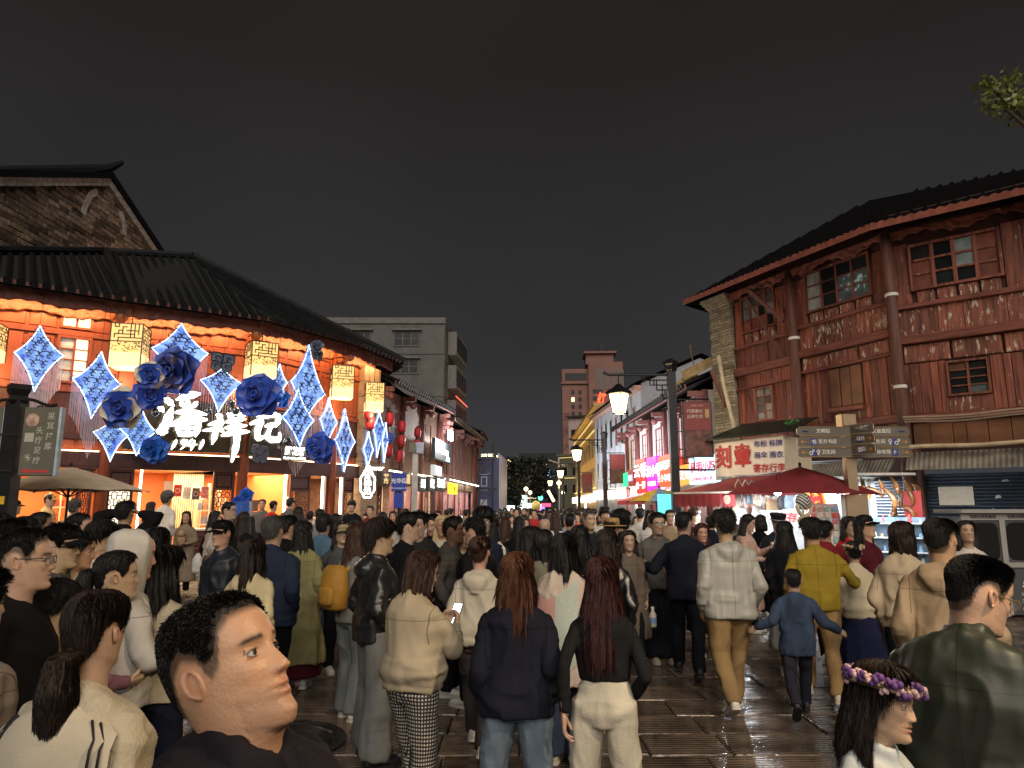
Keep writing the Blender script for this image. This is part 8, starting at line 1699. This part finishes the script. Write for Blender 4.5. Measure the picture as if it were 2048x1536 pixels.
person(1256, 1064, 8.3, 178, 'smiling woman in a long grey brown cardigan carrying a bottle', ('longcoat', (.12, .095, .075)), ('slim', BK), ('long', 'dkbrown'), fem=1, legs='walk', lo=.42)
person(1314, 1030, 8.9, 174, 'man in glasses and a grey open shirt walking with the smiling woman', ('jacket', (.12, .115, .105)), ('wide', (.014, .015, .022)), ('short', 'black'), glasses=True, bulk=1.08, shoes=(.5, .4, .32), arms=('hold', 'down'))
person(1366, 1027, 8.1, 8, 'tall man in a dark navy suit seen from behind', ('suit', (.011, .013, .022)), ('pants', (.010, .011, .016)), ('fade', 'black'), yaw=24, legs='walk', arms=('hug', 'down'), shoes=(.02, .02, .02), lo=.8)
person(1402, 1050, 9.3, 176, 'woman with brown hair peering between the suit and the grey jacket', ('coat', BK), ('pants', BK), ('mid', 'brown'), fem=1)
person(1449, 1025, 6.75, 0, 'man in a pale grey hooded jacket and khaki trousers walking away', ('hoodie', (.36, .36, .33), 'wind'), ('pants', (.27, .18, .085)), ('short', 'black'), legs='walk2', bulk=1.12, shoes=(.62, .58, .54), arms=('down', 'down'), lo=.80)
person(1585, 1142, 6.6, 12, 'boy in a blue jacket running with his arms out', ('jacket', (.035, .055, .10), 'denim'), ('pants', (.025, .024, .038)), ('buzz', 'black'), legs='run', arms=('out', 'out'), hs=1.14, cat='boy', shoes=(.03, .03, .035), lo=.72)
person(1622, 1041, 7.1, 12, 'man in a mustard yellow shirt with an arm around the woman beside him', ('shirt', (.26, .19, .025)), ('pants', KH), ('short', 'black'), bulk=1.15, legs='walk', arms=('down', 'hug'), shoes=(.6, .55, .48))
person(1706, 1086, 7.4, 10, 'woman in a flower crown, cream sweater and long navy skirt', ('bomber', (.5, .44, .32), 'knit'), ('skirt', (.014, .016, .05), 'cloth', .12), ('bun', 'black'), fem=1, cap=('flowers', [(.5, .35, .25), (.55, .45, .42), (.3, .22, .12), (.55, .3, .25)]))
person(1568, 1046, 8.2, 22, 'young woman with very long black hair in a dark dress', ('longcoat', (.012, .012, .016)), ('skirt', (.35, .34, .33), 'cloth', .3), ('long', 'black'), fem=1, lo=.6)
person(1553, 1031, 11.2, 178, 'guard in a dark uniform and peaked cap by the bag stall', ('suit', (.016, .018, .026)), ('pants', BK), ('short', 'black'), cap=('officer', (.014, .016, .022)), pitch=-10)
person(1489, 1030, 11.0, 120, 'woman in a pink coat reading her phone at the hanging bags', ('coat', PK), ('pants', BK), ('long', 'black'), fem=1, arms=('phone', 'hold'), pitch=-14)
person(1697, 1036, 9.4, 165, 'woman in a red top next to the black cap', ('shirt', (.4, .02, .03)), ('pants', BK), ('mid', 'dkbrown'), fem=1)
person(1729, 1034, 8.2, 140, 'young woman in a black cap and maroon cardigan looking up', ('jacket', (.075, .012, .018), 'knit'), ('pants', BK), ('long', 'black'), fem=1, cap=('cap', BK), pitch=8)
person(1800, 1048, 6.0, 46, 'woman with shoulder length hair in a beige jacket with a black strap', ('bomber', (.46, .38, .28)), ('pants', NV), ('bob', 'dkbrown'), fem=1, yaw=20, glasses=True)
person(1876, 1043, 4.5, 36, 'man with cropped hair in a tan hooded top', ('hoodie', (.33, .25, .17)), ('pants', BK), ('fade', 'black'), yaw=14)
person(1931, 1045, 8.0, -170, 'woman in a pale hoodie looking up by the recycling bin', ('hoodie', (.55, .5, .47)), ('pants', BK), ('mid', 'black'), fem=1, pitch=12)
person(1916, 1108, 2.5, 46, 'large man in gold glasses and a dark green jacket at lower right', ('bomber', (.022, .028, .020), 'wind'), ('pants', (.3, .26, .2)), ('fade', 'black'), yaw=42, pitch=-18, bulk=1.22, neck=-.015, glasses=(.6, .42, .2), skin=(.52, .33, .23))
person(1738, 1334, 2.25, 134, 'girl in a purple flower wreath and shiny silver jacket', ('jacket', (.42, .45, .46), 'wind'), ('pants', BK), ('long', 'dkbrown'), fem=1, cap=('flowers', [(.13, .05, .2), (.5, .32, .36), (.45, .3, .22), (.10, .04, .16)]), hs=1.04, mouth=1, pitch=-8, roll=-6, cat='girl')
person(1647, 1046, 8.8, 30, 'person in a dark red jacket behind the mustard shirt', ('jacket', (.2, .02, .03)), ('pants', BK), ('short', 'black'))
person(1422, 1034, 13.2, 10, 'person in a dark hood near the yellow lit stall', ('jacket', NV), ('pants', BK), ('mush', 'black'))
person(1387, 1020, 14.6, 100, 'vendor with brown hair in a dark shirt under the striped awning', ('shirt', (.05, .02, .02)), ('pants', BK), ('curly', 'brown'))
person(1300, 1022, 12.5, 176, 'woman in a white jacket behind the man in glasses', ('jacket', WHT), ('pants', BK), ('mid', 'black'), fem=1)
person(1280, 1018, 14.5, 5, 'person in a white top with a dark hood down by the stalls', ('hoodie', WHT), ('pants', BK), ('short', 'black'))
person(985, 1040, 9.4, -5, 'woman with long dark hair just behind the track jacket', ('jacket', (.03, .03, .03)), ('pants', BK), ('long', 'black'), fem=1)
person(1140, 1030, 11.4, 15, 'person in a navy coat between the long haired women', ('coat', NV), ('pants', BK), ('short', 'black'))
person(1340, 1022, 13.4, -172, 'man in a tan jacket by the lamp post foot', ('jacket', (.3, .22, .14)), ('pants', BK), ('short', 'black'))
person(1520, 1032, 12.4, 60, 'woman in a black top bending to the low bags', ('sweat', BK), ('pants', BK), ('bob', 'black'), fem=1)
person(640, 1020, 14.0, -10, 'man in a grey sweater waiting at the white counter', ('sweat', (.2, .2, .2)), ('pants', BK), ('short', 'black'))
person(430, 1024, 13.6, 60, 'woman in a pale coat by the shop step', ('coat', (.42, .36, .3)), ('pants', BK), ('mid', 'black'), fem=1)
# --- farther down the street: a dozen figures, then their copies
far = []
FT_ = [('dark', BK), ('navy', NV), ('white', WHT), ('beige', BG), ('grey', (.18, .18, .18)), ('red', (.35, .03, .03)), ('black', (.02, .02, .02)), ('pale pink', (.5, .36, .34)), ('brown', (.12, .07, .04)), ('olive', OL)]
FTM = [cloth('far_top_%d' % i, c) for i, (n_, c) in enumerate(FT_)]; FBM = [cloth('far_leg_%d' % i, c) for i, c in enumerate((BK, NV, DDEN, (.05, .045, .04)))]
frn = random.Random(21); taken = [tuple(o.location[:2]) for o in C.objects if o.get('group') == 'people in the evening street crowd']
def spot(y0, y1):
    for _ in range(400):
        y = y0+(y1-y0)*frn.random()**1.25; l = -6.2 if y < 16 else (-5.4 if y < 23 else -3.6+(y-24)*.03); r_ = 4.9 if y < 30 else 5.0
        x = frn.uniform(l, r_)
        if y < 17 and -.35 < x/y < -.12 and frn.random() < .5: continue
        if all((x-a)**2+(y-b)**2 > .42**2 for a, b in taken) and (x-4.1)**2+(y-18)**2 > .3: taken.append((x, y)); return x, y
    return None
proto = []
for i in range(14):
    x, y = spot(13, 22); fem = i % 2; hk = [('short', 'black'), ('long', 'black'), ('mush', 'black'), ('mid', 'dkbrown'), ('short', 'black'), ('bob', 'black'), ('fade', 'black'), ('long', 'brown')][i % 8]
    hd_ = (0, 178, 5, 172, -170, -6, 20, 185)[(i*3) % 8]; kd = ['jacket', 'coat', 'hoodie', 'sweat', 'shirt', 'jacket', 'bomber'][i % 7]
    px = 1024+x/y*FPX*1.0147; t, *_ = person(px, 1014+(.20+.06*fem)*1420/y, y, hd_, '', (kd, FT_[i % 10][1]), ('pants', (BK, NV, DDEN)[i % 3]), hk, fem=fem, legs=['walk', 'stand', 'walk2'][i % 3], det=.026)
    proto.append((t, fem, hk, hd_)); t['fk'] = i
flush()
def farlabel(ti, hk, hd_, y): return '%s person in %s with %s hair %s in the packed street' % ('distant' if y < 28 else 'tiny', FT_[ti][0], {'short': 'short', 'fade': 'short', 'mush': 'full', 'long': 'long', 'mid': 'loose', 'bob': 'bobbed'}[hk[0]], 'facing the camera' if abs(hd_) > 90 else 'walking away')
GF = 'people farther down the street'
def recolour(t, ti, bi):
    for c in t.children:
        k = c.name.split('.')[0]
        if k in ('jacket', 'coat', 'hoodie', 'sweatshirt', 'shirt', 'top', 'sweater'): c.material_slots[0].link = 'OBJECT'; c.material_slots[0].material = FTM[ti]
        if k == 'trousers': c.material_slots[0].link = 'OBJECT'; c.material_slots[0].material = FBM[bi]
for t, fem, hk, hd_ in proto:
    ti = t['fk'] % 10; del t['fk']; recolour(t, ti, 0); tag(t, farlabel(ti, hk, hd_, t.location.y), 'person', GF)
for i in range(175):
    q = spot(15, 26) if i < 38 else spot(22, 52)
    if not q: continue
    t0, fem, hk, hd0 = frn.choice(proto); t = t0.copy(); C.objects.link(t); t.location = (q[0], q[1], 0); s_ = (frn.uniform(1.52, 1.64) if fem else frn.uniform(1.62, 1.76))/1.70; t.scale = (s_,)*3
    hd_ = frn.choice((frn.gauss(0, 14), frn.gauss(0, 14), 180+frn.gauss(0, 16))); hd_ = hd_-360 if hd_ > 180 else hd_; t.rotation_euler.z = -R(hd_); ti = frn.randrange(10) if frn.random() < .6 else frn.choice((0, 1, 2, 2, 3, 6))
    for ch in list(t0.children):
        c = ch.copy(); C.objects.link(c); c.parent = t
        for g_ in ch.children: d_ = g_.copy(); C.objects.link(d_); d_.parent = c
    recolour(t, ti, frn.randrange(4)); tag(t, farlabel(ti, hk, hd_, q[1]), 'person', GF)
# the crowd beyond, read as one mass
cm_ = MB()
for i in range(260):
    y = frn.uniform(52, 120); x = frn.uniform(-2.2, 5.5)+(y-50)*.02; h = frn.uniform(1.5, 1.75); m_ = frn.randrange(4)
    cm_.lathe([(.08, 0), (.13, .5), (.16, h-.75), (.2, h-.35), (.08, h-.26)], 7, (x, y, 0), m_, sy=.7); cm_.ball((x, y, h-.12), (.09, .1, .12), 7, 5, 4)
tag(obj('far_crowd', cm_, [FTM[0], FTM[2], FTM[4], FTM[8], hair_mat(HAIRC['black'])]), kind='stuff')
# ================================================================== things carried or worn by the people in front
PE = {o['label']: o for o in C.objects if o.type == 'EMPTY' and o.get('label')}
def at_person(key, local, name, mb, mats, label, cat, rot=(0, 0, 0), smooth=False):
    t = next(o for l, o in PE.items() if l.startswith(key)); s_ = t.scale[0]
    Mw = Matrix.Translation(t.location) @ Matrix.Rotation(t.rotation_euler.z, 4, 'Z') @ Matrix.Scale(s_, 4) @ Matrix.Translation(local) @ Matrix.Rotation(rot[2], 4, 'Z') @ Matrix.Rotation(rot[1], 4, 'Y') @ Matrix.Rotation(rot[0], 4, 'X')
    o = obj(name, mb, mats, smooth=smooth); o.matrix_world = Mw; o.matrix_basis = Mw; return tag(o, label, cat)
def child_on(key, name, mb, mats, smooth=False):
    t = next(o for l, o in PE.items() if l.startswith(key)); return obj(name, mb, mats, t, smooth=smooth)
at_person('woman in a cream bomber', (.0, .40, 1.27), 'phone', phone_mb(), PHM, 'phone with a lit screen held by the woman in gingham trousers', 'phone', (-.5, 0, 0))
at_person('man in an open beige', (-.115, .085, 1.57), 'phone', phone_mb(), PHM[:1], 'black phone held to the ear of the man in beige', 'phone', (0, .2, 1.4))
at_person('woman with long black hair wrapped', (-.10, .40, 1.28), 'phone', phone_mb(), [M('phone_white', (.7, .7, .7), .3), PHM[1]], 'white phone in the hand of the woman in the pastel shawl', 'phone', (-.4, .5, 0))
at_person('woman in a pink coat', (-.02, .40, 1.28), 'phone', phone_mb(), PHM, 'phone read by the woman in the pink coat', 'phone', (-.5, 0, 0))
# sailor collar and stripes
cl = MB(); U = np.linspace(-1, 1, 15); rows = []
for z, w_, y in ((1.425, .075, -.075), (1.40, .13, -.098), (1.36, .185, -.118), (1.28, .195, -.150), (1.215, .195, -.158)): rows.append(np.stack([U*w_*1.13, y-.040+.055*np.abs(U)**2.2*(1 if z > 1.3 else .9), z-.045*np.abs(U)**2*(z > 1.3)+0*U], 1))
n_ = 15; cl.add(np.concatenate(rows+[r_+[0, .012, 0] for r_ in rows]), [(j*n_+i, (j+1)*n_+i, (j+1)*n_+i+1, j*n_+i+1) for j in range(4) for i in range(14)])
K = 'woman at lower left in a cream'
child_on(K, 'sailor_collar', cl, cloth('sailor_collar_cloth', (.47, .42, .33)), True)
for s_ in (-1, 1):
    for q in (.80, .92):
        sm = MB(); sm.tube([(s_*q*w_*1.13, y-.052+.055*q**2.2*(1 if z > 1.3 else .9), z-.045*q*q*(z > 1.3)) for z, w_, y in ((1.385, .15, -.108), (1.335, .18, -.125), (1.285, .19, -.146), (1.235, .193, -.156))], [(.0085, .004)]*4, 5); child_on(K, 'collar_stripe', sm, M('stripe_black', (.012, .012, .014), .8), True)
def backpack(key, mat, label, z=1.16, s_=1., y=-.23):
    mb = MB(); mb.rings([ell((0, 0), a, b, 16, 3, zz) for zz, a, b in ((-.2, .10, .05), (-.17, .14, .085), (0, .145, .095), (.14, .13, .08), (.19, .09, .05))]); o = at_person(key, (0, y, z), 'backpack', mb, mat, label, 'bag', smooth=True); o.scale *= s_
    for q in (-1, 1): obj('strap', MB().tube([(q*.08, .06, .14), (q*.09, .13, .20), (q*.10, .27, .17)], [(.018, .005)]*3, 6), mat, o)
    obj('pocket', MB().rings([ell((0, -.085), a, .03, 12, 3, zz) for zz, a in ((-.15, .08), (-.12, .10), (-.02, .10), (.0, .08))]), mat, o, smooth=True)
backpack('woman with long brown hair and', M('mustard_canvas', (.38, .19, .025), .7, var=.2), 'mustard yellow backpack on the brown haired woman')
backpack('woman with dark hair in a black jacket', M('black_nylon', (.014, .014, .016), .4), 'small black backpack on the woman behind the white jeans', 1.12, .85)
def strap(key, x0, x1, mat, label=None, y=.16):
    mb = MB(); mb.tube([(x0, .03, 1.405), (x0*1.05, -.09, 1.37), (x0*.5+x1*.5, -y, 1.18), (x1, -y*.85, .98), (x1*1.15, .0, .93)], [(.017, .005)]*5, 6, ref=(0, 0, 1)); child_on(key, 'bag_strap', mb, mat)
strap('woman with shoulder length', -.10, .17, M('black_nylon')); strap('man in a black cap and dark grey', .09, -.15, M('black_nylon'), y=.155)
# white print, stripes, scarf tints
bt_ = MB(); bt_.prism([(-.03, -.03), (.035, -.02), (.03, .03), (-.02, .035)], -.004, .004); at_person('man in glasses and a black sweatshirt', (-.06, -.205, 1.26), 'clothing_print', bt_, M('white_print', (.55, .52, .48), .7, var=.4, vs=60), 'small white print on the back of the black sweatshirt', 'print')
for key, col, lab in (('tall man with curly hair', (.6, .58, .52), None),):
    for s_ in (-1, 1): mb = MB(); mb.tube([(s_*.17, .03, 1.375), (s_*.235, .02, 1.30), (s_*.262, .0, 1.12), (s_*.27, .02, .95)], [(.016, .006)]*4, 6); child_on(key, 'sleeve_stripe', mb, M('stripe_cream', col, .7))
# bottle, bags of the walkers
bo = thing('bottle', 'milky tea bottle in a clear bag carried by the smiling woman', 'bottle'); tS = next(o for l, o in PE.items() if l.startswith('smiling woman')); Mw = Matrix.Translation(tS.location) @ Matrix.Rotation(tS.rotation_euler.z, 4, 'Z') @ Matrix.Scale(tS.scale[0], 4) @ Matrix.Translation((-.27, .05, .55)); bo.matrix_basis = Mw
obj('body', MB().lathe([(.035, 0), (.045, .02), (.045, .15), (.02, .2), (.02, .22)], 14), M('milky_plastic', (.55, .5, .42), .3), bo, smooth=True); obj('cap', MB().lathe([(.022, .22), (.022, .245)], 10), M('white_paper'), bo); obj('label', MB().lathe([(.0458, .05), (.0458, .12)], 14), M('label_blue', (.2, .3, .5), .5), bo)
pl = at_person('woman with long dark hair in a taupe', (-.3, .06, .62), 'shopping_bag', MB().rings([ell((0, 0), a, b, 14, 2.6, zz) for zz, a, b in ((-.2, .10, .06), (-.12, .13, .08), (.1, .10, .06), (.22, .03, .02))]), M('thin_plastic', (.6, .58, .55), .35, var=.2), 'white plastic shopping bag hanging from the taupe coat woman', 'bag', smooth=True)
at_person('woman with long dark hair in a taupe', (.0, .27, 1.12), 'plush_toy', MB().ball((0, 0, 0), (.09, .07, .11), 12, 8).ball((0, .02, .13), .075, 12, 8), M('plush_tan', (.45, .3, .17), .95, bump=.4, bs=90), 'tan plush dog held by the taupe coat woman', 'toy', smooth=True)
at_person('woman with long black hair wrapped', (-.2, .25, 1.2), 'plush_toy', MB().ball((0, 0, 0), .05, 10, 8).ball((.0, 0, .06), .04, 10, 6), M('plush_yellow', (.6, .42, .16), .95, bump=.4, bs=90), 'small yellow plush toy dangling by the pastel shawl', 'toy', smooth=True)
at_person('young person in a cream', (.0, .22, 1.47), 'paper_snack', MB().tube([(0, 0, -.07), (0, .01, .08)], [.02, .04], 8), M('white_paper'), 'white paper wrapped snack held to the mouth', 'snack')
at_person('woman in a beige coat', (.0, .22, 1.43), 'bread_roll', MB().ball((0, 0, 0), (.09, .04, .035), 12, 8), M('bread', (.5, .27, .09), .7, var=.2), 'long bread roll held by the woman in the beige coat', 'bread', smooth=True)
# shawl fringe and a second tint
K = 'woman with long black hair wrapped'
for a0, a1, mt in ((-2.9, -1.75, (.52, .3, .27)), (-1.75, -1.0, (.42, .47, .42))):
    mb = MB(); th = np.linspace(a0, a1, 9); rows = [np.stack([a*np.cos(th), b*np.sin(th)-.008, z+.10*np.cos(th*2+1)], 1) for z, a, b in ((1.33, .235, .175), (1.15, .25, .205), (.95, .245, .21), (.72, .255, .215))]; mb.add(np.concatenate(rows), [(j*9+i, j*9+i+1, (j+1)*9+i+1, (j+1)*9+i) for j in range(3) for i in range(8)]); child_on(K, 'shawl_panel', mb, cloth('shawl_tint_%d' % int(mt[0]*100), mt, 'knit'), True)
# balloons / gifts over the far crowd
bl_ = at(1072, 1012, 34); tag(obj('balloon', MB().ball((0, 0, 0), (.22, .22, .26), 12, 8), M('yellow_balloon', (.55, .45, .12), .3), loc=bl_, smooth=True), 'pale yellow balloon over the far crowd', 'balloon')
